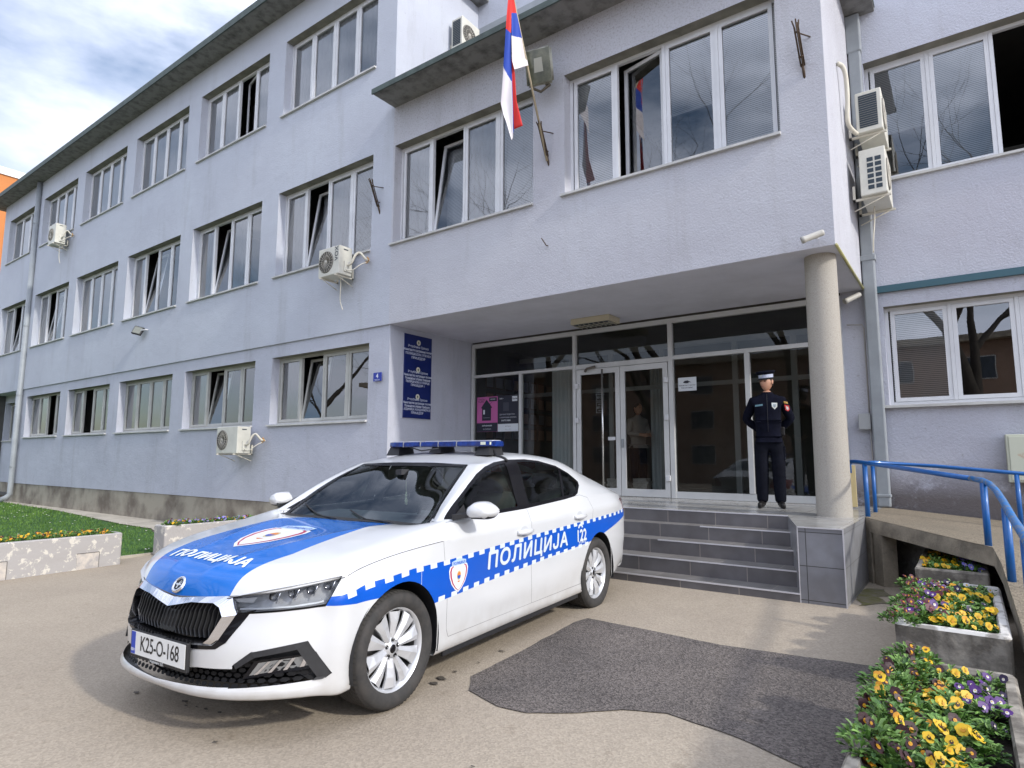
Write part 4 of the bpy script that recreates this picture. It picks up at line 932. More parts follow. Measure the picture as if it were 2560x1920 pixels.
q.add(hl_, [(7*i+j, 7*i+j+1, 7*(i+1)+j+1, 7*(i+1)+j) for i in range(8) for j in range(6)], 1)
q.build('cabin_lining', [INTD, INTG], car)
# ---- lettering and shields
BOLD = ((0, 0), (-1, 0), (1, 0), (0, 1), (0, -1), (.7, .7), (-.7, -.7))
def bold_decal(q, pts, fs, mapf, off, d, step):
    for k, (a_, b_) in enumerate(BOLD): decal(q, [(x+a_*d, y+b_*d) for x, y in pts], fs, mapf, off+.00025*k, 0, step)
q = MB(); vs, fs = text_mb('ПОЛИЦИЈА', .150, bold=.0, font_scale=(1.0, 1.0), spacing=1.12)
a = np.array(vs); wd = a[:, 0].max()-a[:, 0].min(); hgt = a[:, 1].max(); sc_ = 1.17/wd
def slope(u): return np.interp(u, [-2.05, -.85], [.022+.0, -.0])
vs3 = [(-1.452-(x*sc_), .668+.022*(x*sc_+.6)/1.2+y*1.02+.012) for x, y in vs]
bold_decal(q, vs3, fs, mside(1), .0018, .0058, .05); q.build('door_lettering', REFL, car); q = MB()
vs3m = [(-1.452+(x*sc_), z) for (x, _), (_, z) in zip(vs, vs3)]; bold_decal(q, vs3m, fs, mside(-1), .0018, .0058, .05); q.build('door_lettering', REFL, car); q = MB()
vs, fs = text_mb('122', .140, font_scale=(.95, 1.0), spacing=1.0); bold_decal(q, [(-2.300-x, .702+y) for x, y in vs], fs, mside(1), .0018, .0040, .05)
vs, fs = text_mb('ROMEO', .030, bold=.0006, spacing=1.5); decal(q, [(-2.32-x, .648+y) for x, y in vs], fs, mside(1), .0018, 0)
# handset symbol
arc = [(-2.285-.045*math.cos(t), .772+.036*math.sin(t)) for t in np.linspace(0, math.pi, 12)]+[(-2.285-.024*math.cos(t), .772+.016*math.sin(t)) for t in np.linspace(math.pi, 0, 12)]
decal(q, arc, [list(range(24))], mside(1), .0018, 0)
q.build('emergency_number', REFL, car)
q = MB(); vs, fs = text_mb('ПОЛИЦИЈА', .125, bold=.0, font_scale=(1, 1)); a = np.array(vs); wd = a[:, 0].max()-a[:, 0].min(); sc_ = .71/wd
bold_decal(q, [(.612-y*.84, x*sc_+.0) for x, y in vs], fs, mtop, .0025, .0050, .03); q.build('bonnet_lettering', TXTW, car)
def shield_pts(w_, h_):
    """outline, tip at (0,0), top at (0,h)"""
    r = [(0, 0), (.18, .10), (.36, .27), (.47, .48), (.50, .68), (.44, .80), (.36, .82), (.36, .90), (0, .93)]
    return [(x*w_, y*h_) for x, y in r]+[(-x*w_, y*h_) for x, y in r[-2:0:-1]]
def shield(mapf, cx, cy, w_, h_, dirx, diry, name, parent):
    q = MB(); P_ = lambda x, y: (cx+dirx[0]*x+diry[0]*y, cy+dirx[1]*x+diry[1]*y)
    def lay_(pts, m, off): decal(q, [P_(*p) for p in pts], [list(range(len(pts)))], mapf, off, m, .05)
    o_ = shield_pts(w_, h_); lay_(o_, 0, .002)
    lay_([(x*.90, (y-h_*.46)*.90+h_*.46) for x, y in o_], 1, .0027)
    lay_([(x*.76, (y-h_*.46)*.86+h_*.46) for x, y in o_], 0, .0034)
    top_ = [(-.37*w_, .80*h_), (.37*w_, .80*h_), (.37*w_, .93*h_), (0, 1.0*h_), (-.37*w_, .93*h_)]; lay_(top_, 3, .0040)
    vs, fs = text_mb('ПОЛИЦИЈА', h_*.105, bold=.0006, spacing=1.0); a_ = np.array(vs); k_ = .66*w_/(a_[:, 0].max()-a_[:, 0].min()); decal(q, [P_(x*k_, .865*h_+y) for x, y in vs], fs, mapf, .0048, 2, .2)
    c_ = [(.085*w_*math.cos(t), .50*h_+.085*w_*math.sin(t)*1.3) for t in np.linspace(0, 2*math.pi, 16, endpoint=False)]; lay_([(x*1.35, (y-.5*h_)*1.35+.5*h_) for x, y in c_], 4, .0046); lay_([(x, y) for x, y in c_ if y >= .5*h_-.001], 5, .0053); lay_([(x, y) for x, y in c_ if y <= .5*h_+.001], 2, .0053)
    lay_([(-.09*w_, .34*h_), (.09*w_, .34*h_), (0, .29*h_)], 5, .0046)
    return q.build(name, [mat('shield white', (.72, .73, .75, 1), .35), SHRED, BLUE, mat('shield pale blue', (.42, .55, .75, 1), .4), mat('shield gold', (.60, .50, .28, 1), .4), mat('shield orange', (.65, .20, .03, 1), .4)], parent)
shield(mside(1), -.522, .545, .205, .212, (-1, 0), (0, 1), 'shield', dF[1])
shield(mside(-1), -.522, .545, .205, .212, (1, 0), (0, 1), 'shield', dF[-1])
shield(mtop, .445, -.035, .40, .53, (0, 1), (-1, 0), 'shield', hood)
# bonnet creases as slim raised folds are part of the pressed sheet
# ---- wheels
def wheel(u, s):
    t = Matrix.Translation((u, s*.770, .320)) @ Matrix.Rotation(R(-90*s), 4, 'X')          # local z -> outward
    q = MB(); ro = .320; wt = .105
    prof = [(.226, wt*.80), (.240, wt*.97), (.262, wt*1.04), (.285, wt*1.05), (.303, wt*.97), (.312, wt*.86), (ro-.003, wt*.74)]
    tread = []
    for k in range(9):
        h = wt*.74-k*wt*.185; tread += [(ro, h-.002), (ro, h-wt*.155), (ro-.007, h-wt*.158), (ro-.007, h-wt*.182)]
    prof2 = prof+tread+[(ro-.003, -wt*.76), (.312, -wt*.86), (.285, -wt*1.05), (.24, -wt*.97), (.226, -wt*.8)]
    q.lathe(prof2, 72, 0, t); 
    for k in range(72):                                   # shoulder blocks
        a = 2*math.pi*k/72; c_, s_ = math.cos(a), math.sin(a); a2 = a+.052; c2_, s2_ = math.cos(a2), math.sin(a2)
        P3 = [(ro+.0015, wt*.72), (ro+.0015, wt*.40), (.3135, wt*.90)]
        vs = [t @ Vector((r*c_, r*s_, h)) for r, h in P3]+[t @ Vector((r*c2_, r*s2_, h)) for r, h in P3]; q.add(vs, [(0, 1, 4, 3), (0, 3, 5, 2)], 1)
    wo_ = q.build('wheel', [TYRE, mat('tread block', (.05, .047, .043, 1), .9)], car)
    q = MB(); q.lathe([(.204, .02), (.210, .062), (.222, .082), (.234, .090), (.2355, .084), (.229, .076)], 72, 0, t); q.lathe([(.200, .05), (.196, -.06), (.19, -.09)], 48, 1, t)
    rot0 = R(13) if u == 0 else R(40)
    for k in range(5):
        for (da, wh, wr, h0, h1, tw) in ((0, .030, .062, .060, .078, .0), (R(36), .026, .052, .056, .074, .0)):
            a = rot0+2*math.pi*k/5+da; c_, s_ = math.cos(a), math.sin(a)
            def P_(r, w_, h): return t @ Vector((r*c_-w_*s_, r*s_+w_*c_, h))
            sk = .012 if da == 0 else -.012
            rr = [.050, .10, .150, .205]
            ww = [wh*.80, wh*1.0, wh*1.3, wr*.86] if da == 0 else [wh*.7, wh*.95, wh*1.3, wr*.92]
            hh = [h0, h0+.008, h1-.003, h1-.006]; vs = []
            for r_, w_, h_ in zip(rr, ww, hh): vs += [P_(r_, -w_, h_-.018), P_(r_, -w_*.96, h_-.008), P_(r_, sk*(r_/.2), h_+.006), P_(r_, w_*.96, h_-.008), P_(r_, w_, h_-.018)]
            q.add(vs, [(5*i+j, 5*i+j+1, 5*i+j+6, 5*i+j+5) for i in range(3) for j in range(4)], 0)
            if False:   # the open slot in each wide spoke
                q.add([P_(.125, -.007, h1+.0035), P_(.185, -.012, h1+.0025), P_(.19, .004, h1+.0035), P_(.135, .004, h1+.005)], [(0, 1, 2, 3)], 2)
    q.lathe([(.0, .066), (.028, .066), (.033, .060), (.060, .058), (.066, .045), (.066, .02)], 40, 0, t)
    for k in range(5):
        a = rot0+R(36)+2*math.pi*k/5; q.lathe([(.0, .0595), (.010, .0595), (.011, .064), (.0125, .0585)], 14, 2, t @ Matrix.Translation((.047*math.cos(a), .047*math.sin(a), 0)))
    q.lathe([(.0, .0685), (.022, .0685), (.024, .0665)], 24, 2, t)
    q.build('rim', [RIM, mat('rim barrel', (.10, .10, .10, 1), .5, .6), GLOSSB], wo_)
    q = MB(); q.lathe([(.03, .0), (.14, .0), (.14, -.02)], 40, 0, t); 
    q.build('brake_disc', [DISC, MATB], wo_)
for u in (0, -2.686):
    for s in (1, -1): wheel(u, s)
# ---- black sill and rear valance
q = MB()
for s in (1, -1): q.box(-2.30, -.42, s*.845 if s > 0 else s*.862, s*.862 if s > 0 else s*.845, .172, .205, 0)
q.build('sill_trim', MATB, car)
# bonnet gap / front edge line
# ================================================================ GROUND
def asphalt(name, c, c2, agg, bump, sc_=.8):
    m = mat(name, c, rough=.92, spec=.25); n, l, b = nodes(m); t = n.new('ShaderNodeTexCoord')
    def noi(scale, det=6, rough=.6):
        z = n.new('ShaderNodeTexNoise'); z.inputs['Scale'].default_value = scale; z.inputs['Detail'].default_value = det; z.inputs['Roughness'].default_value = rough; l.new(t.outputs['Object'], z.inputs[0]); return z.outputs[0]
    def ramp(src, lo, hi, ca, cb):
        r = n.new('ShaderNodeValToRGB'); r.color_ramp.elements[0].position = lo; r.color_ramp.elements[1].position = hi; r.color_ramp.elements[0].color = ca; r.color_ramp.elements[1].color = cb; l.new(src, r.inputs[0]); return r.outputs[0]
    cur = ramp(noi(sc_, 9), .3, .7, c2, c)
    vo = n.new('ShaderNodeTexVoronoi'); vo.inputs['Scale'].default_value = 95; l.new(t.outputs['Object'], vo.inputs[0]); sep = n.new('ShaderNodeSeparateColor'); l.new(vo.outputs['Color'], sep.inputs[0])
    for o_ in (ramp(sep.outputs[0], 0, 1, (1-agg,)*3+(1,), (1+agg*.6,)*3+(1,)), ramp(noi(6, 8, .75), .30, .42, (.80, .78, .76, 1), (1, 1, 1, 1)), ramp(noi(2.3, 6, .8), .27, .33, (.66, .62, .58, 1), (1, 1, 1, 1))):
        x = n.new('ShaderNodeMix'); x.data_type = 'RGBA'; x.blend_type = 'MULTIPLY'; x.inputs[0].default_value = 1; l.new(cur, x.inputs[6]); l.new(o_, x.inputs[7]); cur = x.outputs[2]
    l.new(cur, b.inputs['Base Color']); bp = n.new('ShaderNodeBump'); bp.inputs['Strength'].default_value = bump; bp.inputs['Distance'].default_value = .006; l.new(vo.outputs['Distance'], bp.inputs['Height'])
    b2 = n.new('ShaderNodeBump'); b2.inputs['Strength'].default_value = .3; b2.inputs['Distance'].default_value = .03; l.new(noi(5, 6), b2.inputs['Height']); l.new(bp.outputs[0], b2.inputs['Normal']); l.new(b2.outputs[0], b.inputs['Normal'])
    return m
ASPH = asphalt('worn tan asphalt', (.385, .328, .255, 1), (.325, .275, .215, 1), .17, .3)
PATCH = asphalt('dark asphalt repair', (.185, .160, .142, 1), (.100, .089, .083, 1), .50, .9, .8)
CONC = mat('old concrete', (.33, .285, .215, 1), .95, noise_scale=3.5, col2=(.13, .11, .085, 1), lo=.3, hi=.6, bump=.6, bump_scale=45, detail=10)
CONCW = mat('pale concrete slab', (.44, .40, .33, 1), .95, noise_scale=2.5, col2=(.30, .27, .22, 1), lo=.3, hi=.6, bump=.4, bump_scale=40, detail=9)
PEEL = mat('concrete with peeling white paint', (.58, .55, .49, 1), .9, noise_scale=8, col2=(.36, .345, .335, 1), lo=.545, hi=.57, bump=.5, bump_scale=18, detail=14)
PEEL.node_tree.nodes['Noise Texture'].inputs['Roughness'].default_value = .72
PEELD = mat('dark concrete with worn white rim', (.33, .30, .25, 1), .95, noise_scale=7, col2=(.13, .115, .095, 1), lo=.42, hi=.60, bump=.6, bump_scale=25, detail=10)
SOIL = mat('dark soil', (.03, .022, .015, 1), 1.0, noise_scale=20, col2=(.012, .009, .007, 1), bump=1.0, bump_scale=40)
MOSS = mat('mossy ground', (.12, .115, .035, 1), 1, noise_scale=12, col2=(.16, .14, .10, 1), lo=.4, hi=.6, bump=.8, bump_scale=50)
GRASSB = mat('lawn base', (.035, .11, .012, 1), .95, noise_scale=5, col2=(.022, .07, .010, 1), bump=1, bump_scale=60)
GRASS = mat('grass blade', (.115, .225, .030, 1), .7, noise_scale=2.6, col2=(.055, .125, .018, 1), lo=.35, hi=.65)
g = MB(); xs = [-90, -30, -8, -4, 0, 2, 4.5, 6, 8, 12, 50]; ysg = [-90, -30, -12, -8, -5, -3, -1.1, 0, 3, 60]
g.add([(x, y, ground_z(x, y)) for x in xs for y in ysg], [(i*10+j, (i+1)*10+j, (i+1)*10+j+1, i*10+j+1) for i in range(10) for j in range(9)], 0, True)
tag(g.build('ground', ASPH), kind='structure')
def sheet(name, poly, m, dz, jag=0.0, cell=.35, seed=1, **kw):
    """a thin layer following the ground, with an uneven edge"""
    random.seed(seed); P_ = []
    for i in range(len(poly)):
        a, b_ = Vector(poly[i]), Vector(poly[(i+1) % len(poly)]); n_ = max(1, int((b_-a).length/(.07 if jag else 3)))
        for k in range(n_):
            p = a.lerp(b_, k/n_); P_.append((p.x+jag*noise.noise(Vector((p.x*6, p.y*6, seed)))*2, p.y+jag*noise.noise(Vector((p.x*6, p.y*6, seed+9)))*2))
    bm = bmesh.new(); vs = [bm.verts.new((x, y, 0)) for x, y in P_]; bm.faces.new(vs); bmesh.ops.triangulate(bm, faces=bm.faces[:])
    for c_ in np.arange(-30, 20, 1.0):
        bmesh.ops.bisect_plane(bm, geom=bm.verts[:]+bm.edges[:]+bm.faces[:], plane_co=(c_, 0, 0), plane_no=(1, 0, 0)); bmesh.ops.bisect_plane(bm, geom=bm.verts[:]+bm.edges[:]+bm.faces[:], plane_co=(0, c_, 0), plane_no=(0, 1, 0))
    for v in bm.verts: v.co.z = ground_z(v.co.x, v.co.y)+dz
    q = MB(); q.bm(bm); return tag(q.build(name, m), **kw)
sheet('asphalt_patch', [(5.50, -2.70), (6.1, -2.74), (6.65, -2.79), (7.2, -2.72), (7.70, -2.66), (8.2, -2.62), (8.2, -4.9), (7.9, -4.62), (7.56, -4.36), (7.40, -4.30), (7.2, -4.22), (6.8, -4.14), (6.56, -4.24), (6.4, -4.42), (6.16, -4.58), (5.98, -4.60), (5.70, -4.51), (5.56, -4.32), (5.545, -4.05), (5.535, -3.76), (5.50, -3.3), (5.465, -2.87)], PATCH, .006, .006, kind='structure')
sheet('moss_patch', [(7.27, -.95), (7.27, -.0), (7.42, .05), (7.50, -.25), (7.42, -.5), (7.55, -.62), (7.44, -.8), (7.36, -.92)], MOSS, .005, .05, kind='structure')
sheet('oil_stain', [(4.62, -6.42), (4.80, -6.40), (4.83, -6.47), (4.7, -6.52)], SOIL, .003, .02, kind='structure', seed=3) if False else None
sheet('lawn', [(-2.07, -14), (-2.07, -2.2), (-4.3, -1.7), (-6.07, -1.08), (-13.5, -.35), (-21, -.1), (-30, -.1), (-30, -14)], GRASSB, .02, kind='structure')
sheet('path', [(-6.07, -1.06), (-4.3, -1.68), (-2.07, -2.18), (-1.2, -1.2), (-.03, -.3), (-.03, .05), (-22, .06), (-26, .6), (-26, -.08), (-13.5, -.34)], CONCW, .03, .01, kind='structure')
k_ = MB(); k_.box(-2.10, -2.05, -14, -2.2, -.35, -.10); tag(k_.build('kerb', CONCW), kind='structure')
# grass
random.seed(7); gb = MB(); V = gb.v; F_ = gb.f
def inlawn(x, y): return x < -2.1 and y < np.interp(x, [-30, -21, -13.5, -6.07, -4.3, -2.07], [-.12, -.12, -.37, -1.1, -1.72, -2.2])
cnt = 0
while cnt < 42000:
    x = -2.1-random.random()**1.6*19; y = -.1-random.random()*8.5
    if not inlawn(x, y): continue
    z = ground_z(x, y)+.02; h = random.uniform(.018, .042)*(1+abs(x)*.05); wd = .0028*(1+abs(x)*.22); a = random.uniform(0, 6.28); dx, dy = math.cos(a)*wd, math.sin(a)*wd; lx, ly = random.uniform(-.03, .03), random.uniform(-.03, .03)
    b0 = len(V); V += [(x-dx, y-dy, z), (x+dx, y+dy, z), (x+lx, y+ly, z+h)]; F_.append([b0, b0+1, b0+2]); gb.m.append(0); gb.sm.append(False); cnt += 1
tag(gb.build('grass', GRASS), kind='stuff')
dz_ = MB(); random.seed(3)
for k in range(420):
    x = -2.1-random.random()**1.4*15; y = -.1-random.random()*5.5
    if not inlawn(x, y) or noise.noise(Vector((x*.8, y*.8, 3))) < -.12: continue
    z = ground_z(x, y)+random.uniform(.06, .09); r = random.uniform(.010, .017)*(1+abs(x)*.02); dz_.add([(x+r*math.cos(t), y+r*math.sin(t)*.9, z+.004*math.cos(t*3)) for t in np.linspace(0, 6.28, 8, endpoint=False)], [list(range(8))], 0); dz_.add([(x+r*.35*math.cos(t), y+r*.35*math.sin(t), z+.006) for t in np.linspace(0, 6.28, 6, endpoint=False)], [list(range(6))], 1)
tag(dz_.build('daisies', [mat('daisy white', (.75, .75, .72, 1), .6), mat('daisy yellow', (.7, .45, .02, 1), .6)]), kind='stuff')
# ================================================================ ENTRANCE STEPS
TILV = tile_mat('dark stone riser tile', (.135, .128, .132, 1), (.30, .27, .24, 1), .60, 10, .5, 'Y', .5)
TILH = tile_mat('dark stone tread tile', (.20, .19, .18, 1), (.30, .27, .24, 1), .60, 10, .5, 'Z', .5)
TILP = tile_mat('grey pedestal tile', (.21, .215, .235, 1), (.05, .05, .05, 1), .36, .31, 0, 'Y', .35, (-6.93, -.06, 0))
TILPX = tile_mat('grey pedestal side tile', (.27, .275, .29, 1), (.14, .14, .14, 1), .60, .31, 0, 'X', .35, (0, -.06, 0))
TILT = tile_mat('pale landing tile', (.42, .415, .39, 1), (.28, .28, .27, 1), .6, .6, 0, 'Z', .22)
NOSE = mat('steel nosing strip', (.56, .55, .57, 1), .35, .25)
stp = empty('entrance_steps', (0, 0, 0), label='dark tiled entrance steps with steel nosings up to the glazed porch', cat='steps')
def stair():
    ys = [.05, -.16, -.47, -.79, -1.09]; ys[0] = .10; zs = [ZL, .571, .418, .264, .11]; xr = [6.52, 6.60, 6.69, 6.78, 6.86]
    for k, (y, z, x) in enumerate(zip(ys, zs, xr)):
        zl = zs[k+1] if k < 4 else -.2; q = MB()
        q.quad((-.0, y, zl), (x, y, zl), (x, y, z), (0, y, z)); q.build('riser', TILV, stp)
        if k: q = MB(); q.quad((-.0, y, z), (x, y, z), (xr[k-1], ys[k-1], z), (0, ys[k-1], z)); q.build('tread', TILH, stp)
        q = MB(); q.box(0.2 if k < 1 or k > 3 else [0, 5.6, 5.2, 4.6][k], x, y-.006, y+.012, z-.009, z+.004); q.build('nosing', NOSE, stp)
stair()
q = MB(); q.quad((0, .10, ZL), (6.52, .10, ZL), (6.52, GY, ZL), (0, GY, ZL)); q.quad((6.52, .10, ZL), (6.86, -1.085, ZL), (7.25, -1.085, ZL), (7.25, GY, ZL)); q.add([(6.52, .10, ZL), (7.25, GY, ZL), (6.52, GY, ZL)], [(0, 1, 2)]); q.build('landing', TILT, stp)
q = MB(); q.quad((6.862, -1.085, -.2), (7.25, -1.085, -.2), (7.25, -1.085, ZL-.002), (6.862, -1.085, ZL-.002), 0); q.quad((7.25, -1.085, -.2), (7.25, GY, -.2), (7.25, GY, ZL-.002), (7.25, -1.085, ZL-.002), 1); q.quad((6.862, -1.085, -.2), (6.52, .10, -.2), (6.52, .10, ZL-.002), (6.862, -1.085, ZL-.002), 1); q.build('pedestal', [TILP, TILPX], stp)
q = MB(); q.box(6.86, 7.253, -1.091, -1.075, ZL-.008, ZL+.003); q.box(7.243, 7.253, -1.091, -1.082, -.0, ZL-.008); q.box(6.858, 6.866, -1.091, -1.082, -.0, ZL-.008); q.build('pedestal_trim', NOSE, stp)
# ================================================================ RAMP
RAMPT = asphalt('gritty ramp screed', (.27, .225, .165, 1), (.20, .17, .125, 1), .30, .7)
rp = empty('access_ramp', (0, 0, 0), label='gritty concrete access ramp winding down behind the flower troughs', cat='ramp')
def zr_(x, y):
    if y > -1.0: return max(.46, ZL-(x-7.25)*.075)
    return max(.02, .645-(-1.0-y)*.12)
e_ = [(7.255, .43), (8.33, -.98), (8.365, -1.5), (8.385, -2.4), (8.41, -3.6), (8.45, -5.6), (8.50, -7.0)]
top_ = [Vector((x, y, zr_(x, y))) for x, y in e_]; far_ = [Vector((7.255, 2.31, ZL)), Vector((9.95, 2.31, .50)), Vector((9.95, -1.5, .50)), Vector((9.95, -2.4, .44)), Vector((9.95, -3.6, .33)), Vector((9.95, -5.6, .10)), Vector((9.95, -7.0, .03))]
q = MB(); q.add(top_+far_, [(i, i+1, 7+i+1, 7+i) for i in range(6)], 0); q.build('deck', RAMPT, rp)
th_ = .15; low_ = [v-Vector((0, 0, th_)) for v in top_]; q = MB(); q.add([v-Vector((0, 0, .003)) for v in top_]+low_, [(i, 7+i, 8+i, i+1) for i in range(6)], 0)
q.add(low_+[v-Vector((0, 0, th_)) for v in far_], [(i, 7+i, 8+i, i+1) for i in range(6)], 0); q.build('edge_beam', CONC, rp)
q = MB()   # pilasters next to the tiled pedestal and the dark back of the opening
dv = (Vector((8.33, -.98, 0))-Vector((7.255, .43, 0))).normalized(); nv = Vector((dv.y, -dv.x, 0))
if nv.y > 0: nv = -nv
def pil(a, b_, z0, z1, off, m=0):
    A0 = Vector((7.255, .43, 0)); p0 = A0+dv*a+nv*off; p1 = A0+dv*b_+nv*off; p2 = p1-nv*.16; p3 = p0-nv*.16
    q.add([(p.x, p.y, z) for z in (z0, z1) for p in (p0, p1, p2, p3)], [(0, 1, 5, 4), (1, 2, 6, 5), (2, 3, 7, 6), (3, 0, 4, 7), (4, 5, 6, 7)], m)
pil(.0, .075, -.1, .70, .005); pil(.075, .13, -.1, .58, -.02); pil(.13, .27, -.1, .565, .004)
q.build('pilaster', CONC, rp)
q = MB(); q.box(8.62, 8.74, -6.5, .4, -.4, .42) ; q.build('support_wall', CONC, rp); q = MB(); q.quad((7.40, .95, -.2), (8.60, -.35, -.2), (8.60, -.35, .5), (7.40, .95, .57)); q.build('support_wall', mat('grey rough concrete', (.36, .36, .36, 1), .95, noise_scale=25, col2=(.22, .22, .22, 1), bump=.5), rp)
# ================================================================ RAILINGS
RBLUE = mat('bright blue rail paint', (.004, .105, .36, 1), .33, coat=.3, noise_scale=9, col2=(.003, .085, .30, 1), lo=.35, hi=.6)
RWORN = mat('worn blue rail paint', (.01, .15, .42, 1), .45, noise_scale=26, col2=(.16, .19, .25, 1), lo=.42, hi=.52, detail=8)
rl = empty('ramp_railing', (0, 0, 0), label='bright blue tube railing along the outer ramp edge, its paint worn where it bends down', cat='railing')
def smooth(pts, n_=6):
    P_ = np.array(pts, float); return [tuple(p) for p in upsample(P_, n_)]
q = MB(); q.tube([(7.075, .80, 1.20), (7.075, .80, 1.30), (7.10, .78, 1.335), (7.15, .72, 1.335), (7.25, .594, 1.323), (7.55, .20, 1.285), (7.9, -.26, 1.238), (8.22, -.68, 1.195)], .024, 12); q.build('handrail', RBLUE, rl)
q = MB(); q.tube([(8.22, -.68, 1.195), (8.30, -.80, 1.182), (8.345, -.95, 1.16), (8.375, -1.25, 1.12), (8.40, -1.7, 1.06), (8.42, -2.4, .985), (8.435, -3.1, .94), (8.45, -4.0, .86), (8.49, -6.0, .66)], .0245, 12, 0); o_ = q.build('handrail', RWORN, rl); tag(o_, label='handrail with blue paint rubbed down to grey')
for x, y, zt in ((7.262, .575, 1.312), (8.305, -.87, 1.165), (8.402, -1.95, 1.025), (8.436, -3.12, .925), (8.47, -5.0, .75)):
    q = MB(); q.tube([(x, y, zr_(x, y)-.02), (x, y, zt)], .026, 12); q.build('post', RBLUE, rl)
rl2 = empty('ramp_railing', (0, 0, 0), label='blue railing nearer the wall, level along the far side of the ramp', cat='railing')
q = MB(); q.tube([(7.22, .98, 1.18), (7.22, .98, 1.29), (7.235, 1.02, 1.315), (7.25, 1.2, 1.325), (7.30, 1.3, 1.325), (7.9, 1.3, 1.285), (8.7, 1.3, 1.21), (10.0, 1.3, 1.09)], .022, 12); q.build('handrail', RBLUE, rl2)
for x, zt in ((7.262, 1.31), (8.635, 1.20), (9.9, 1.09)): q = MB(); q.tube([(x, 1.3, max(.44, ZL-(x-7.25)*.085)-.05), (x, 1.3, zt)], .023, 12); q.build('post', RBLUE, rl2)
STAIN = mat('oil spot', (.085, .072, .058, 1), .8)
for k, (x, y, r_) in enumerate(((5.42, -3.82, .035), (5.44, -4.10, .02), (5.43, -4.46, .055), (5.45, -4.55, .045), (5.42, -4.32, .022), (4.46, -5.585, .035), (4.53, -5.61, .02), (4.60, -5.58, .018), (4.67, -5.57, .025), (4.77, -5.55, .022), (4.06, -5.67, .03), (5.1, -5.75, .02), (6.3, -5.2, .018))):
    tag(sheet('oil_spot', [(x+r_*.7*math.cos(a)*(1+.3*math.sin(3*a+k)), y+r_*.35*math.sin(a)*(1+.4*math.cos(2*a+k))) for a in np.linspace(0, 6.28, 14, endpoint=False)], STAIN, .009, .006, seed=k, kind='structure'))
# ================================================================ FLOWER TROUGHS
RIMW = mat('worn white rim paint', (.62, .60, .56, 1), .85, noise_scale=9, col2=(.27, .25, .22, 1), lo=.40, hi=.50, detail=10)
def trough(x0, x1, y0, y1, h, m, label, loc_z=None, panel_side=None, rim=False):
    cx, cy = (x0+x1)/2, (y0+y1)/2; zg = min(ground_z(x0, y0), ground_z(x1, y1), ground_z(x1, y0))-.01
    t = empty('flower_trough', (cx, cy, zg), 0, label, 'planter'); hx, hy = (x1-x0)/2, (y1-y0)/2; w_ = .055
    bm = bmesh.new()
    def ring(ax, ay, z, r=.03):
        pts = []
        for sx, sy, a0 in ((1, 1, 0), (-1, 1, 90), (-1, -1, 180), (1, -1, 270)):
            for k in range(4): a = R(a0+30*k); pts.append((sx*(ax-r)+r*math.cos(a), sy*(ay-r)+r*math.sin(a), z))
        return [bm.verts.new(p) for p in pts]
    rs = [ring(hx-.01, hy-.01, 0), ring(hx, hy, .03), ring(hx, hy, h-.015), ring(hx-.012, hy-.012, h), ring(hx-w_+.008, hy-w_+.008, h), ring(hx-w_, hy-w_, h-.02), ring(hx-w_, hy-w_, h-.16)]
    for a, b_ in zip(rs[:-1], rs[1:]):
        for k in range(16): f = bm.faces.new((a[k], a[(k+1) % 16], b_[(k+1) % 16], b_[k]))
    bmesh.ops.subdivide_edges(bm, edges=bm.edges[:], cuts=2, use_grid_fill=True)
    for v in bm.verts: n_ = noise.noise(v.co*7+Vector((cx*3, cy, 0)))*.007; v.co.x += n_*(1 if v.co.x > 0 else -1); v.co.z += noise.noise(v.co*9)*.004
    q = MB(); q.bm(bm, 0, False)
    if rim:
        for k_, f_ in enumerate(q.f):
            if sum(q.v[i][2] for i in f_)/len(f_) > h-.045: q.m[k_] = 1
    o = q.build('box', [m, RIMW], t)
    q = MB(); nx, ny = 8, 26
    q.add([(-hx+w_+(2*hx-2*w_)*i/nx, -hy+w_+(2*hy-2*w_)*j/ny, h-.075+.03*noise.noise(Vector((i*.9, j*.9, cx)))) for i in range(nx+1) for j in range(ny+1)], [(i*(ny+1)+j, (i+1)*(ny+1)+j, (i+1)*(ny+1)+j+1, i*(ny+1)+j+1) for i in range(nx) for j in range(ny)], 0, True); q.build('soil', SOIL, t)
    if panel_side:
        q = MB()
        for fy in (-.55, .55): yc = fy*hy; q.box(hx-.001, hx+.004, yc-.13, yc+.13, .03, .25); 
        q.build('lifting_recess', mat('worn recess', (.36, .34, .33, 1), .95, noise_scale=9, col2=(.55, .50, .44, 1), lo=.4, hi=.6), t)
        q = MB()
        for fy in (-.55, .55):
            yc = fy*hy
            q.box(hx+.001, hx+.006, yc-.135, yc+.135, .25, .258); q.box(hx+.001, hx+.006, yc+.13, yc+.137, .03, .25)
        q.build('recess_painted_shade', mat('painted recess shade', (.12, .11, .10, 1), .9), t)  # dark strips painted as shade along the recess's top and one side
    t['h'] = h; return t, (cx, cy, zg+h-.07, hx-w_, hy-w_)
T1 = trough(7.80, 8.33, -5.35, -3.62, .40, PEELD, 'nearest flower trough at the right edge, weathered concrete with bare soil on one side')
T2 = trough(7.79, 8.345, -3.03, -1.32, .40, PEELD, 'white-rimmed concrete trough overflowing with crimson and yellow pansies by the ramp', rim=True)
T3 = trough(7.77, 8.30, -.92, .62, .40, PEELD, 'farthest trough under the ramp beam with yellow and lavender pansies')
T4 = trough(-2.02, -1.53, -5.35, -3.49, .485, PEEL, 'peeling white concrete trough at the far left with yellow and dark pansies', panel_side=1)
T5 = trough(-1.99, -1.63, -2.87, -1.2, .475, PEEL, 'peeling white concrete trough behind the police car bonnet with violet pansies', panel_side=1)
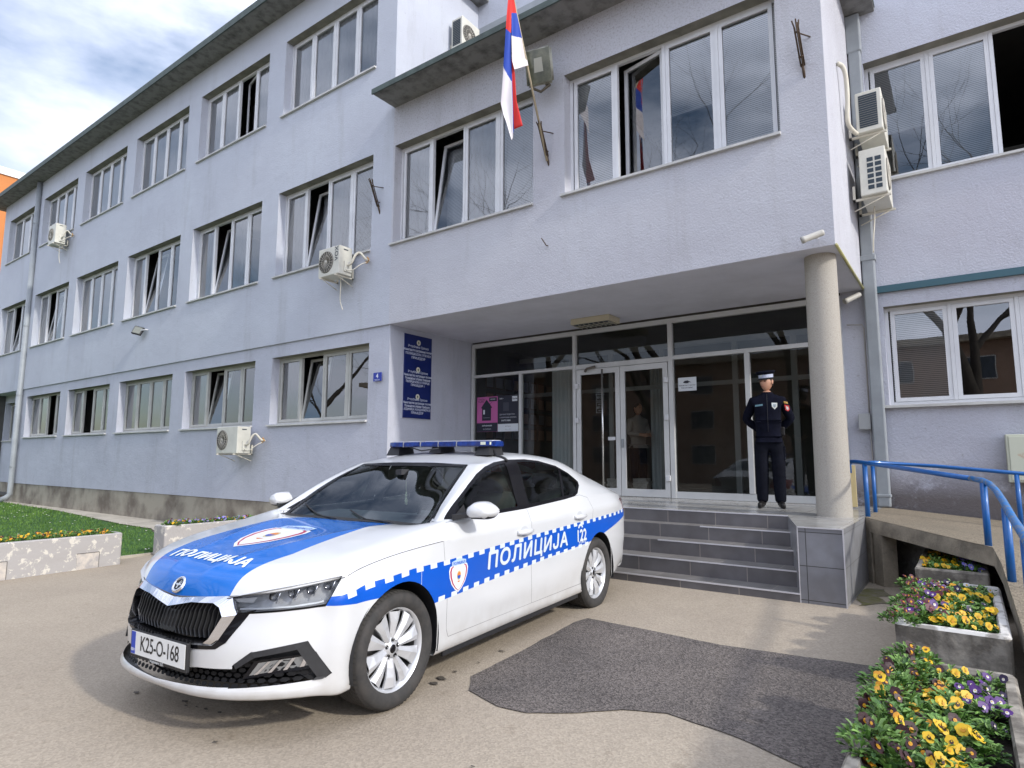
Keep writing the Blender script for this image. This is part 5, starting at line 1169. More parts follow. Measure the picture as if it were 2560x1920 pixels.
LEAFS = [mat('pansy leaf '+a, c, .5, noise_amt=.35, noise_scale=15) for a, c in (('light', (.20, .35, .075, 1)), ('mid', (.12, .25, .05, 1)), ('dark', (.055, .13, .035, 1)))]
PET = {'yellow': (.66, .41, .004, 1), 'gold': (.62, .27, .004, 1), 'maroon': (.030, .002, .005, 1), 'crimson': (.085, .002, .02, 1), 'purple': (.07, .012, .16, 1), 'lavender': (.23, .20, .62, 1), 'violet': (.20, .12, .42, 1), 'white': (.62, .60, .60, 1), 'ink': (.02, .008, .045, 1)}
PETM = {k: mat('petal '+k, c, .55, noise_amt=.15, noise_scale=30) for k, c in PET.items()}
SP = {'yellow': ('yellow', 'yellow', 'gold'), 'gold': ('gold', 'yellow', 'maroon'), 'blotch': ('maroon', 'maroon', 'gold'), 'crimson': ('crimson', 'crimson', 'gold'), 'purple': ('purple', 'purple', 'white'), 'lavender': ('lavender', 'lavender', 'white'), 'violet': ('violet', 'lavender', 'yellow'), 'white': ('white', 'white', 'yellow'), 'ink': ('ink', 'ink', 'white'), 'bicolor': ('yellow', 'yellow', 'maroon'), 'orange': ('maroon', 'gold', 'gold')}
def flower_mesh(kind):
    """pansy head facing +y: two rear petals, two side petals, one lip"""
    a, b_, c = SP[kind]; q = MB()
    def petal(ang, ln, wd, off, m, curl):
        d = Vector((math.cos(ang), 0, math.sin(ang))); s_ = Vector((-d.z, 0, d.x)); vs = [Vector((0, off, 0))]
        for k in range(9): t_ = math.pi*(k/8); r_ = ln*(.62+.38*math.sin(t_)); e = (t_-math.pi/2)*wd; v = d*(r_*math.cos(e))+s_*(r_*math.sin(e)); v.y = off+curl*.5*math.sin(t_); vs.append(v)
        q.add(vs, [(0, k+1, k+2) for k in range(8)], m)
    petal(R(62), .026, .62, -.003, 0, .002); petal(R(118), .026, .62, -.0045, 0, .002); petal(R(8), .023, .55, 0, 1, .002); petal(R(172), .023, .55, .0008, 1, .002); petal(R(-90), .025, .85, .002, 1, .003)
    q.add([Vector((.0075*math.cos(t_), .0045, -.003+.0085*math.sin(t_))) for t_ in np.linspace(0, 2*math.pi, 8, endpoint=False)], [list(range(8))], 2)
    q.add([Vector((.003*math.cos(t_), .0055, .0+.003*math.sin(t_))) for t_ in np.linspace(0, 2*math.pi, 6, endpoint=False)], [list(range(6))], 3)
    me = q.build('flower', [PETM[a], PETM[b_], PETM[c], PETM['yellow']]); m_ = me.data; bpy.data.objects.remove(me); return m_
FM_ = {k: flower_mesh(k) for k in SP}
def foliage_mesh(seed, n_=210, r=.115, h=.07):
    rd = random.Random(seed); q = MB()
    for k in range(n_):
        a = rd.uniform(0, 6.283); rr = r*math.sqrt(rd.random()); z = h*(1-(rr/r)**2)*rd.uniform(.2, 1.05)+.004; p = Vector((rr*math.cos(a), rr*math.sin(a), z))
        d = Vector((math.cos(a)*rd.uniform(.3, 1)+rd.uniform(-.5, .5), math.sin(a)*rd.uniform(.3, 1)+rd.uniform(-.5, .5), rd.uniform(-.2, .9))).normalized(); s_ = d.cross(Vector((0, 0, 1))).normalized()
        ln = rd.uniform(.022, .046); wd = ln*rd.uniform(.20, .32); up_ = s_.cross(d)
        m = 0 if rd.random() < .30+.4*(z/h) else (1 if rd.random() < .75 else 2)
        q.add([p, p+d*ln*.3+s_*wd*.8+up_*.002, p+d*ln*.72+s_*wd+up_*.003, p+d*ln-up_*.003, p+d*ln*.72-s_*wd+up_*.003, p+d*ln*.3-s_*wd*.8+up_*.002], [(0, 1, 2, 3), (0, 3, 4, 5)], m)
    for k in range(9):
        a = rd.uniform(0, 6.283); q.tube([(0, 0, 0), (r*.4*math.cos(a), r*.4*math.sin(a), h*.6), (r*.7*math.cos(a), r*.7*math.sin(a), h*.9)], .0014, 4, 1, False)
    o = q.build('foliage', LEAFS); m_ = o.data; bpy.data.objects.remove(o); return m_
FOL = [foliage_mesh(k) for k in range(6)]
random.seed(21)
CAMV = Vector((CX, CY, CZ))
def plant(x, y, z, kinds, nfl, lab, sc_=1.0, face=None):
    t = empty('pansy_plant', (x, y, z), random.uniform(0, 6.28), lab, 'plant', 'pansies in the flower troughs'); t.scale = (sc_,)*3
    f = bpy.data.objects.new('foliage', random.choice(FOL)); col.objects.link(f); f.parent = t
    for k in range(nfl):
        a = random.uniform(0, 6.283); r_ = .105*math.sqrt(random.random())*1.05; fl = bpy.data.objects.new('flower', FM_[random.choice(kinds)]); col.objects.link(fl); fl.parent = t
        fl.location = (r_*math.cos(a), r_*math.sin(a), .072+random.uniform(-.02, .022)-.25*(r_**2)/.105)
        # blooms turn to the light: up, and roughly towards the sun and the open side
        wd_ = Vector((.55+random.uniform(-.7, .5), -.75+random.uniform(-.6, .6), .65+random.uniform(-.35, .5))).normalized(); rz = t.rotation_euler.z; ld = Matrix.Rotation(-rz, 3, 'Z') @ wd_
        fl.rotation_euler = (ld.to_track_quat('Y', 'Z') @ Matrix.Rotation(random.uniform(-.4, .4), 4, 'Y').to_quaternion()).to_euler(); s_ = random.uniform(.7, 1.15); fl.scale = (s_,)*3
    return t
ORD = ['first', 'second', 'third', 'fourth', 'fifth', 'sixth', 'seventh', 'eighth', 'ninth']; SIDE = {3: ['left', 'middle', 'right'], 2: ['lawn', 'car']}
def fill(T, nx, ny, chooser, where):
    (cx, cy, z, hx, hy) = T[1]
    for j in range(ny):
        for i in range(nx):
            u = (i+.5)/nx; v = (j+.5)/ny; r_ = chooser(u, v)
            if not r_: continue
            kinds, n_, desc, s_ = r_
            plant(cx+(u*2-1)*hx*.92+random.uniform(-.02, .02), cy+(v*2-1)*hy*.95+random.uniform(-.03, .03), z-.01, kinds, max(2, int(n_*random.uniform(.8, 1.35))), f'{desc} pansy, {ORD[j]} row from near end, {SIDE[nx][i]} side of {where}', s_*random.uniform(.85, 1.1))
def ch1(u, v):
    if v < .18: return (('blotch', 'orange'), 3, 'sparse', .8) if u < .5 else None
    if u < .33: return (('blotch', 'orange', 'blotch'), 7, 'maroon and orange', 1.05)
    if u < .67: return (('yellow', 'yellow', 'bicolor', 'blotch'), 6, 'bright yellow', 1.0)
    return (('purple', 'ink', 'purple'), 7, 'deep purple', .95) if v > .62 else ((('purple', 'ink'), 2, 'thin purple', .6) if v > .35 else None)
def ch2(u, v):
    if u < .33: return (('crimson', 'crimson', 'purple'), 12, 'crimson', 1.1)
    if u < .67: return (('yellow', 'gold', 'yellow', 'ink'), 7, 'yellow and dark', 1.0)
    return (('white', 'yellow', 'ink', 'yellow', 'bicolor'), 7, 'small yellow and white', .9)
def ch3(u, v):
    if u < .33: return (('gold', 'orange', 'yellow'), 8, 'gold and brown', .95)
    if u < .67: return (('yellow', 'yellow', 'orange'), 8, 'yellow', .95)
    return (('lavender',), 7, 'lavender blue', 1.0)
T1 = (T1[0], (*T1[1][:2], T1[1][2]+.03, *T1[1][3:])); T2 = (T2[0], (*T2[1][:2], T2[1][2]+.03, *T2[1][3:])); T3 = (T3[0], (*T3[1][:2], T3[1][2]+.03, *T3[1][3:]))
fill(T1, 3, 8, ch1, 'nearest trough'); fill(T2, 3, 7, ch2, 'white-rimmed trough'); fill(T3, 3, 6, ch3, 'trough under ramp')
for k in range(6): plant(7.83+random.uniform(-.04, .03), -2.95+k*.26, T2[1][2]+.03, ('crimson',), 6, f'crimson pansy spilling over the white rim, {ORD[k]} from the near end', .9)
for k in range(6): plant(7.885+random.uniform(-.03, .03), -4.9+k*.24, T1[1][2]+.04, ('blotch', 'blotch', 'gold'), 5, f'maroon pansy spilling over the nearest trough rim, {ORD[k]} from the camera', 1.0)
T4 = (T4[0], (*T4[1][:2], T4[1][2]+.055, *T4[1][3:])); T5 = (T5[0], (*T5[1][:2], T5[1][2]+.055, *T5[1][3:]))
fill(T4, 2, 9, lambda u, v: (('yellow', 'blotch', 'orange', 'gold'), 6, 'yellow and dark red', .9), 'far left trough')
fill(T5, 2, 8, lambda u, v: (('violet', 'violet', 'crimson', 'yellow', 'lavender'), 7, 'violet', .95), 'trough behind bonnet')
# ================================================================ THINGS ON THE BUILDING
ACW = mat('air conditioner casing', (.62, .61, .54, 1), .5, noise_amt=.12, noise_scale=5)
ACG = mat('conditioner grille', (.30, .29, .26, 1), .6); ACD = mat('conditioner dark fins', (.02, .035, .05, 1), .5); PIPEW = mat('white pipe wrap', (.60, .57, .48, 1), .7)
ACGL = mat('fan guard', (.42, .40, .35, 1), .6); ACB = mat('fan recess', (.10, .095, .085, 1), .7)
def ac_unit(loc, rz, label, w_=.62, h=.54, d=.30, text=None, side='slats', drain=True, hose=True, grp='air conditioners on the facades'):
    """back at local y=+d/2 ; front faces local -y ; side faces +x"""
    t = empty('air_conditioner', loc, rz, label, 'air conditioner', grp)
    q = MB(); q.bevbox(-w_/2, w_/2, -d/2, d/2, 0, h, .012); q.build('casing', ACW, t)
    q = MB(); fc = -w_/2+.225; fy = -d/2-.004
    q.lathe([(.0, .002), (.195, .002), (.205, .01), (.21, .0)], 36, 2, Matrix.Translation((fc, fy+.004, h*.5)) @ rot_to((0, -1, 0)))
    for k in range(20): a = 2*math.pi*k/20; q.tube([(fc+.04*math.cos(a), fy-.008, h*.5+.04*math.sin(a)), (fc+.20*math.cos(a+.22), fy-.008, h*.5+.20*math.sin(a+.22))], .0045, 4, 0)
    for r_ in (.04, .12, .2): q.tube([(fc+r_*math.cos(a), fy-.008, h*.5+r_*math.sin(a)) for a in np.linspace(0, 6.2832, 25)], .004, 4, 0)
    q.lathe([(0, .008), (.04, .006), (.042, 0)], 20, 0, Matrix.Translation((fc, fy-.004, h*.5)) @ rot_to((0, -1, 0))); q.build('fan_grille', [ACGL, ACD, ACB], t)
    q = MB(); xs_ = w_/2+.002
    if side == 'slats':
        q.box(-w_/2-.004, -w_/2, -d/2+.05, d/2-.04, .06, h-.05, 1)
        for k in range(14): z = .08+k*(h-.16)/13; q.box(-w_/2-.008, -w_/2-.003, -d/2+.05, d/2-.04, z, z+.003, 0)
        q.bevbox(xs_, xs_+.03, -.04, d/2-.02, .06, .26, .008, 2); q.box(xs_, xs_+.003, -.05, .05, h-.07, h-.05, 1)
    else:
        for r_ in range(6):
            for c_ in range(2): q.bevbox(-w_/2-.004, -w_/2-.001, -d/2+.05+c_*.09, -d/2+.12+c_*.09, .07+r_*.075, .125+r_*.075, .001, 1)
    q.build('side_panel', [ACG, ACD, ACW], t)
    q = MB()
    for x in (-w_/2+.08, w_/2-.08):
        q.box(x-.015, x+.015, -d/2-.03, d/2+.10, -.03, -.003); q.box(x-.015, x+.015, d/2+.07, d/2+.10, -.03, .18)
        q.tube([(x, -d/2+.02, -.02), (x, d/2+.09, -.16)], .008, 6)
    q.build('bracket', PIPEW, t)
    if hose:
        q = MB(); q.tube(smooth([(xs_+.03, .02, .18), (xs_+.14, .02, .20), (xs_+.20, .05, .34), (xs_+.26, .10, .40), (xs_+.34, .16, .30), (xs_+.36, d/2+.11, .26)]), .022, 8); q.tube(smooth([(xs_+.02, .0, .10), (xs_+.16, .02, .06), (xs_+.28, .1, .16), (xs_+.35, d/2+.10, .25)]), .010, 6); q.build('pipe', PIPEW, t)
        q = MB(); rd = random.Random(3)
        for k in range(7): a = rd.uniform(0, 6.28); q.tube([(xs_+.36, d/2+.10, .26), (xs_+.36+.05*math.cos(a), d/2+.05, .26+.07*math.sin(a))], .012, 5)
        q.build('foam', mat('orange mounting foam', (.50, .28, .10, 1), .9), t)
    if drain: q = MB(); q.tube(smooth([(.1, .05, 0), (.11, .06, -.2), (.08, .08, -.42), (.14, .1, -.62)]), .009, 6); q.build('drain_hose', PIPEW, t)
    if text: q = MB(); put_text(q, text, .13, (w_/2-.07, -d/2-.004, h*.72), (0, 0, 1), (-1, 0, 0), 0, bold=.002); q.build('lettering', ACD, t)
    return t
ac_unit((-1.20, -.285, 4.735), 0, 'air conditioner lettered VOX below the middle window left of the flag', .60, .54, text='VOX')
ac_unit((-4.40, -.27, 1.45), 0, 'air conditioner low on the wall under a ground floor window', .80, .56, drain=False)
ac_unit((-15.80, -.285, 8.36), 0, 'air conditioner by the downpipe under a top floor window', .60, .66)
ac_unit((.24, 1.72, 9.80), R(90), 'air conditioner on the sunlit white side wall above the porch roof', .56, .66, hose=False, drain=False)
ac_unit((7.47, 1.78, 5.62), R(90), 'upper air conditioner of the two stacked in the corner beside the downpipe', .76, .56, drain=False, hose=False)
ac_unit((7.47, 1.78, 4.76), R(90), 'lower air conditioner of the two stacked in the corner, with a square-holed side', .76, .62, side='holes', hose=False)
q = MB(); q.tube(smooth([(7.19, 1.0, 6.45), (7.24, 1.05, 6.42), (7.27, 1.12, 6.2), (7.26, 1.15, 5.9), (7.25, 1.2, 5.7), (7.32, 1.4, 5.62)]), .028, 8); tag(q.build('pipe_loop', PIPEW), 'white wrapped refrigerant pipe looping down the corner to the stacked conditioners', 'pipe')
# signs
SBLUE = mat('sign blue', (.004, .014, .11, 1), .35, noise_amt=.1, noise_scale=3); SWH = mat('sign lettering', (.62, .66, .74, 1), .5)
sg_ = empty('wall_sign', (.0, .735, 2.865), 0, 'tall dark blue sign with three crests and white Cyrillic lines inside the porch', 'sign')
q = MB(); q.bevbox(.003, .028, -.358, .358, -.775, .775, .003); q.build('board', SBLUE, sg_)
q = MB(); q.box(.002, .010, -.366, .366, -.783, .783); q.build('rim', mat('sign rim', (.45, .47, .55, 1), .4), sg_)
q = MB()
def sline(txt, z, size, k=1.0, bold=0.0): put_text(q, txt, size, (.0290, 0.0, z), (0, 1, 0), (0, 0, 1), 0, font_scale=(k, 1), bold=bold, spacing=1.05)
for zt, lines in ((.70, (('Република Српска', .145, .060, .95, .0006), ('Министарство унутрашњих послова', .215, .058, .70, .0014), ('ПОЛИЦИЈСКА УПРАВА', .285, .060, .95, .0010), ('ПРИЈЕДОР', .355, .058, 1.1, .001))),
                  (.195, (('Република Српска', .115, .058, .95, .0006), ('Министарство унутрашњих послова', .180, .056, .70, .0014), ('Полицијска управа Приједор', .240, .056, .80, .0014), ('ПОЛИЦИЈСКА СТАНИЦА', .300, .056, .86, .0014), ('ПРИЈЕДОР 1', .362, .056, 1.0, .001))),
                  (-.315, (('Република Српска', .115, .058, .95, .0006), ('Министарство унутрашњих послова', .180, .056, .70, .0014), ('Полицијска управа Приједор', .240, .056, .80, .0014), ('ЈЕДИНИЦА ЖАНДАРМЕРИЈЕ', .300, .056, .84, .0010), ('ПРИЈЕДОР', .362, .056, 1.0, .001)))):
    for txt, dz, s_, k_, bo in lines: sline(txt, zt-dz-.0, s_, k_, bo)
q.build('lettering', SWH, sg_)
q = MB()
for zc in (.64, .13, -.375):
    q.disc((.0288, 0, zc), (1, 0, 0), .052, 24, 0, ry=.052); q.disc((.0294, 0, zc), (1, 0, 0), .043, 24, 1)
    q.add([(.0300, y, zc+z) for y, z in ((-.026, -.005), (0, .034), (.026, -.005), (.012, -.004), (.010, -.028), (-.010, -.028), (-.012, -.004))], [list(range(7))], 2)
q.build('crest', [mat('crest rim', (.5, .48, .36, 1), .5), mat('crest cream', (.62, .60, .48, 1), .5), mat('crest green', (.09, .11, .05, 1), .5)], sg_)
hn = empty('house_number', (-.25, -.012, 2.807), 0, 'small blue house number plate with white 4 left of the porch', 'sign')
q = MB(); q.bevbox(-.105, .105, .0, .012, -.078, .078, .003); q.build('plate', mat('plate royal blue', (.01, .03, .30, 1), .35), hn)
q = MB(); put_text(q, '4', .11, (0, -.0015, .012), (1, 0, 0), (0, 0, 1), 0, bold=.004); put_text(q, 'Приједор', .03, (0, -.0015, -.055), (1, 0, 0), (0, 0, 1), 0, bold=.0005); q.build('lettering', SWH, hn)
# posters and notices taped behind the glass
def poster(name, x0, x1, z0, z1, m, lab, parts, cat='poster'):
    t = empty(name, ((x0+x1)/2, GY+.012, (z0+z1)/2), 0, lab, cat); q = MB(); q.box(x0-(x0+x1)/2, x1-(x0+x1)/2, 0, .003, z0-(z0+z1)/2, z1-(z0+z1)/2); q.build('sheet', m, t)
    q = MB(); ms = []
    for k, p in enumerate(parts):
        if p[0] == 'poly': q.add([(x, -.0015-.0005*p[3], z) for x, z in p[1]], [list(range(len(p[1])))], len(ms)); ms.append(p[2])
        else: put_text(q, p[1], p[2], (p[3], -.003, p[4]), (1, 0, 0), (0, 0, 1), len(ms), bold=p[6] if len(p) > 6 else 0); ms.append(p[5])
    q.build('print', ms, t); return t
INK = mat('poster dark ink', (.018, .02, .035, 1), .5); PINK = mat('poster pink', (.50, .12, .33, 1), .5); PW = mat('paper white', (.62, .66, .70, 1), .6); PGR = mat('poster grey text', (.35, .37, .42, 1), .6)
rc = lambda x0, x1, z0, z1: [(x0, z0), (x1, z0), (x1, z1), (x0, z1)]
poster('poster', .155, .683, 1.895, 2.60, PINK, 'pink poster with a black house ballot box taped in the porch window', [('poly', [(-.13, -.13), (.10, -.13), (.10, .12), (.13, .13), (-.015, .30), (-.16, .13), (-.13, .12)], INK, 0), ('poly', rc(.06, .245, .20, .31) if False else rc(.05, .245, .255, .335), INK, 0), ('poly', rc(-.262, .262, -.35, -.175), INK, 0), ('poly', rc(-.10, -.06, .0, .09), PW, 1), ('poly', rc(-.10, .07, -.075, -.07), PGR, 1), ('text', 'ГЛАСАЈ', .05, -.15, .30, INK, .001), ('text', 'ТАЈНО', .045, -.16, .255, INK, .001), ('text', 'ИЗБОРИ', .03, .145, .295, PW, .0005), ('text', 'информације', .04, 0, -.23, PW, .0008), ('text', 'за грађане', .04, 0, -.30, PGR, .0008), ('poly', [(.06, .21), (.075, .195), (.12, .24), (.115, .245), (.076, .207), (.066, .216)], INK, 1)])
poster('poster', .686, 1.20, 1.885, 2.605, INK, 'dark poster with a white strip of logos beside the pink poster', [('poly', rc(-.25, .25, -.355, -.205), PW, 0), ('poly', rc(.10, .225, .235, .335), PW, 0), ('poly', rc(-.12, .02, -.0+.05, .22), mat('poster slate', (.05, .055, .075, 1), .5), 0), ('text', 'ДАВАЊЕ ПОДАТАКА', .036, -.02, -.02, PGR, .001), ('text', 'О КРИВИЧНИМ ДЈЕЛИМА', .032, 0, -.08, PGR, .001), ('text', 'МИТО 0800', .042, -.05, -.14, PW, .001), ('text', 'Прати', .04, .162, .285, INK, .001), ('text', '& # ~', .04, -.16, .30, PW, .001), ('text', 'o  i  u  a', .035, 0, -.25, INK, .001), ('text', '—  . .  —', .035, 0, -.31, INK, .001)])
poster('notice', 4.43, 4.735, 2.467, 2.690, PW, 'white paper notice with a pointing hand on the glass right of the door', [('poly', [(-.07, .03), (-.04, .055), (.01, .06), (.06, .03), (.07, .022), (.02, .03), (.03, .015), (-.02, .012), (-.055, .02)], INK, 0), ('text', 'Забрањено је пушење', .026, 0, -.02, INK, .0003), ('text', 'Улаз за странке', .026, 0, -.06, INK, .0003)], 'notice')
nt_ = empty('opening_hours', (3.0, GY-.028, 2.41), 0, 'white outlined opening hours lettered on the left door glass', 'notice')
q = MB()
for (z0, z1) in ((-.03, .20), (-.24, -.05)):
    for a in ((-.075, .075, z1-.004, z1), (-.075, .075, z0, z0+.004), (-.075, -.071, z0, z1), (.071, .075, z0, z1)): q.box(a[0], a[1], 0, .001, a[2], a[3])
for k, (tx, z) in enumerate((('РАДНО', .155), ('ВРИЈЕМЕ', .12), ('СА СТРАНКАМА', .085), ('07-20', .03), ('шалтер', -.09), ('07-15', -.15), ('субота', -.2))): put_text(q, tx, .05 if '-' in tx else .022, (0, -.001, z), (1, 0, 0), (0, 0, 1), 0, bold=.0004)
q.build('lettering', mat('faint white vinyl', (.30, .33, .33, 1), .5), nt_)
# ceiling light
cl = empty('ceiling_light', (3.21, 1.75, ZBOT), 0, 'louvred fluorescent ceiling light under the porch soffit', 'ceiling light')
q = MB(); q.bevbox(-.37, .37, -.20, .20, -.10, -.001, .01); q.build('housing', mat('cream housing', (.50, .45, .33, 1), .5), cl)
q = MB(); q.box(-.33, .33, -.16, .16, -.106, -.101, 1)
for k in range(8): x = -.33+k*.094; q.box(x-.003, x+.003, -.16, .16, -.118, -.106, 0)
for y in (-.05, .05): q.box(-.33, .33, y-.003, y+.003, -.1175, -.106, 0)
q.build('louvre', [mat('louvre metal', (.6, .58, .5, 1), .3, .5), ACD], cl)
# cameras
CAMC = mat('camera casing', (.42, .41, .37, 1), .5)
def cctv(loc, d, lab):
    t = empty('security_camera', loc, 0, lab, 'camera'); d = Vector(d).normalized(); q = MB(); m4 = rot_to(d)
    q.lathe([(0, -.12), (.03, -.12), (.036, -.10), (.036, .08), (.040, .085), (.040, .12), (.034, .12), (.030, .095), (0, .095)], 20, 0, m4); q.build('body', CAMC, t)
    q = MB(); q.lathe([(0, .10), (.018, .10), (.02, .096)], 14, 0, m4); q.build('lens', GLOSSB, t)
    q = MB(); q.tube([(0, 0, .0)-d*0 if False else tuple(-d*.08), (.02, .06, .0), (.03, .13, .01)], .013, 8); q.build('arm', PVC, t)
cctv((6.98, -.15, 3.83), (-.9, -.25, -.28), 'white security camera at the lower corner of the entrance block'); cctv((7.06, 2.12, 3.60), (-.75, -.45, -.42), 'small cream security camera tucked beneath the soffit behind the column')
# floodlights
fl = empty('floodlight', (3.46, -.30, 7.13), R(14), 'large dirty glass floodlight mounted beside the flag', 'floodlight')
q = MB(); q.prism([(-.24, -.02), (.0, .0), (.0, .0)], 0, -.2, .2) if False else None
mtf = Matrix.Rotation(R(16), 4, 'X')
bm = bmesh.new(); bmesh.ops.create_cube(bm, size=1)
for v in bm.verts: k = 1 if v.co.y < 0 else .72; v.co = Vector((v.co.x*.44*k, v.co.y*.22, v.co.z*.54*k))
bmesh.ops.bevel(bm, geom=bm.edges[:], offset=.03, segments=2, affect='EDGES'); q = MB(); q.bm(bm, 0, True, mtf); q.build('housing', mat('dirty lamp housing', (.40, .40, .34, 1), .6, noise_scale=6, col2=(.13, .13, .10, 1), lo=.35, hi=.6), fl)
q = MB(); vs = [mtf @ Vector(p) for p in ((-.185, -.113, -.235), (.185, -.113, -.235), (.185, -.113, .235), (-.185, -.113, .235))]; q.add(vs, [(0, 1, 2, 3)]); vs2 = [mtf @ Vector(p) for p in ((-.07, -.114, -.08), (.07, -.114, -.08), (.06, -.114, .12), (-.06, -.114, .12))]; q.add(vs2, [(0, 1, 2, 3)], 1); q.build('lamp_glass', [mat('dusty lamp glass', (.14, .145, .10, 1), .15, noise_scale=7, col2=(.05, .055, .04, 1)), mat('lamp bulb', (.32, .32, .27, 1), .3)], fl)
q = MB(); q.tube([(0, .1, -.05), (0, .29, -.08)], .03, 8); q.tube([(-.15, .0, -.27), (-.02, .06, -.33), (.14, .02, -.27)], .02, 6); q.build('bracket', mat('rusty bracket', (.10, .085, .06, 1), .8), fl)
f2 = empty('floodlight', (-9.58, -.16, 4.74), 0, 'small black floodlight on the wall under a middle window', 'floodlight')
q = MB(); m4 = Matrix.Rotation(R(-25), 4, 'X') @ Matrix.Rotation(R(35), 4, 'Z'); bm = bmesh.new(); bmesh.ops.create_cube(bm, size=1)
for v in bm.verts: v.co = Vector((v.co.x*.27, v.co.y*.07, v.co.z*.24))
bmesh.ops.bevel(bm, geom=bm.edges[:], offset=.012, segments=1, affect='EDGES'); q.bm(bm, 0, False, m4); q.build('housing', MATB, f2)
q = MB(); q.add([m4 @ Vector(p) for p in ((-.11, -.037, -.095), (.11, -.037, -.095), (.11, -.037, .095), (-.11, -.037, .095))], [(0, 1, 2, 3)]); q.build('lamp_glass', mat('led glass', (.20, .21, .18, 1), .2), f2); q = MB(); q.tube([(.08, .03, 0), (.22, .10, .02), (.24, .15, .02)], .018, 8); q.build('bracket', PVC, f2)
# flag holders, hook
RUST = mat('rusty iron', (.085, .055, .035, 1), .85, noise_amt=.4, noise_scale=20)
def holder(x, z, lab, tilt=.352):
    t = empty('flag_holder', (x, -.03, z), 0, lab, 'flag holder', 'rusty flag holders'); q = MB(); d = Vector((-.05, -tilt, .936)).normalized()
    for k in range(5): a = 2*math.pi*k/5; o_ = Vector((.022*math.cos(a), .022*math.sin(a), 0)); q.tube([o_+d*.02, o_*1.1+d*.46, o_*1.8+d*.53], .009, 6)
    q.tube([d*-.13, d*.05], .016, 6)
    for s_ in (.12, .40): q.lathe([(.028, 0), (.034, .006), (.028, .012)], 14, 0, Matrix.Translation(d*s_) @ rot_to(d)); q.tube([d*s_, (.09 if s_ > .2 else .0, .03, d.z*s_)], .008, 6)
    q.build('bracket', RUST, t); return t
holder(3.395, 5.86, 'rusty iron flag holder gripping the flag pole'); holder(-.33, 5.98, 'empty rusty flag holder left of the porch roof'); holder(6.96, 5.92, 'empty rusty flag holder near the right corner of the block')
q = MB(); q.tube([(3.384, .02, 4.50), (3.384, -.05, 4.49), (3.36, -.09, 4.55), (3.33, -.10, 4.60)], .008, 6); tag(q.build('wall_hook', RUST), 'small rusty hook in the stucco below the flag', 'hook')
# flag and pole
fg = empty('flag', (3.39, -.03, 5.86), 0, 'red, blue and white striped flag hanging limp from a leaning pole', 'flag')
q = MB(); P0 = Vector((0, 0, -.05)); PD = Vector((-.02, -.352, .936)).normalized(); q.tube([P0, P0+PD*2.75], .016, 10); q.build('pole', mat('pale wooden pole', (.36, .30, .20, 1), .7), fg)
FR, FB, FW = mat('flag red', (.60, .025, .02, 1), .75), mat('flag blue', (.015, .055, .36, 1), .75), mat('flag white', (.66, .62, .64, 1), .8)
def ipx(a, b_, y):     # close-up picture coordinates of the flag, laid on the upright plane at depth y
    px, py = 1200+a/3.687, b_/3.687; d = fw*1+rt2*((px-1280)/FPX)-up2*((py-960)/FPX); k = (y-CY)/d.y; p = CAMV+d*k; return Vector((p.x-3.39, y+.03, p.z-5.86))
def cloth(name, left, right, bounds, y0, amp, nw, n_=130, m_=26):
    """left/right: edges as picture polylines; bounds: colour changes measured down the left and right edge"""
    def at(pl, b_): return np.interp(b_, [p[1] for p in pl], [p[0] for p in pl])
    q = MB(); vs = []; lo = (left[0][1], right[0][1]); hi = (left[-1][1], right[-1][1])
    for i in range(n_+1):
        bl = lo[0]+(hi[0]-lo[0])*i/n_; br = lo[1]+(hi[1]-lo[1])*i/n_
        for j in range(m_+1):
            t_ = j/m_; a = at(left, bl)*(1-t_)+at(right, br)*t_; b_ = bl*(1-t_)+br*t_; yy = (y0[0]*(1-t_)+y0[1]*t_) if not callable(y0) else y0(t_, i/n_)
            vs.append(ipx(a, b_, yy+amp*math.sin(t_*nw*math.pi+i*.05)*(.3+.7*i/n_)))
    fs = []; ms = []
    for i in range(n_):
        for j in range(m_):
            t_ = (j+.5)/m_; bl = lo[0]+(hi[0]-lo[0])*(i+.5)/n_; br = lo[1]+(hi[1]-lo[1])*(i+.5)/n_; b_ = bl*(1-t_)+br*t_; c = 0
            for k, (b1, b2) in enumerate(bounds):
                if b_ > b1*(1-t_)+b2*t_: c = k+1
            fs.append((i*(m_+1)+j, (i+1)*(m_+1)+j, (i+1)*(m_+1)+j+1, i*(m_+1)+j+1)); ms.append(c)
    for f, c in zip(fs, ms): q.f.append(list(f)); q.m.append(c); q.sm.append(True)
    q.v = [tuple(v) for v in vs]; return q
c1_ = cloth('a', [(268, -110), (245, 150), (232, 350), (222, 500), (205, 760), (190, 950), (215, 1060), (240, 1120), (292, 1292)], [(292, -110), (287, 300), (287, 560), (292, 760), (300, 1000), (304, 1262)], [(262, 305), (615, 750)], (-.95, -.90), .012, 1.5)
c2_ = cloth('b', [(290, -110), (291, 330), (297, 560), (318, 640)], [(296, -110), (335, 110), (392, 345), (446, 602)], [(118, 120), (328, 352)], lambda t_, s_: -.90+t_*.36*min(1, s_*1.1), .015, 3)
c3_ = cloth('c', [(286, 540), (292, 800), (300, 1000), (303, 1196)], [(308, 540), (322, 700), (337, 930), (394, 1158)], [], (-.86, -.84), .006, 1.2, 24, 6)
c4_ = cloth('d', [(280, 540), (290, 900), (300, 1262)], [(290, 540), (302, 900), (311, 1195)], [], (-.875, -.865), .003, 1, 20, 3)
q = MB()
for c_, mo_ in ((c1_, 0), (c2_, 0), (c3_, 0), (c4_, 1)): b0 = len(q.v); q.v += c_.v; q.f += [[b0+i for i in f] for f in c_.f]; q.m += [min(2, m+mo_) for m in c_.m]; q.sm += c_.sm
o_ = q.build('cloth', [FR, FB, FW], fg); md = o_.modifiers.new('thick', 'SOLIDIFY'); md.thickness = .002
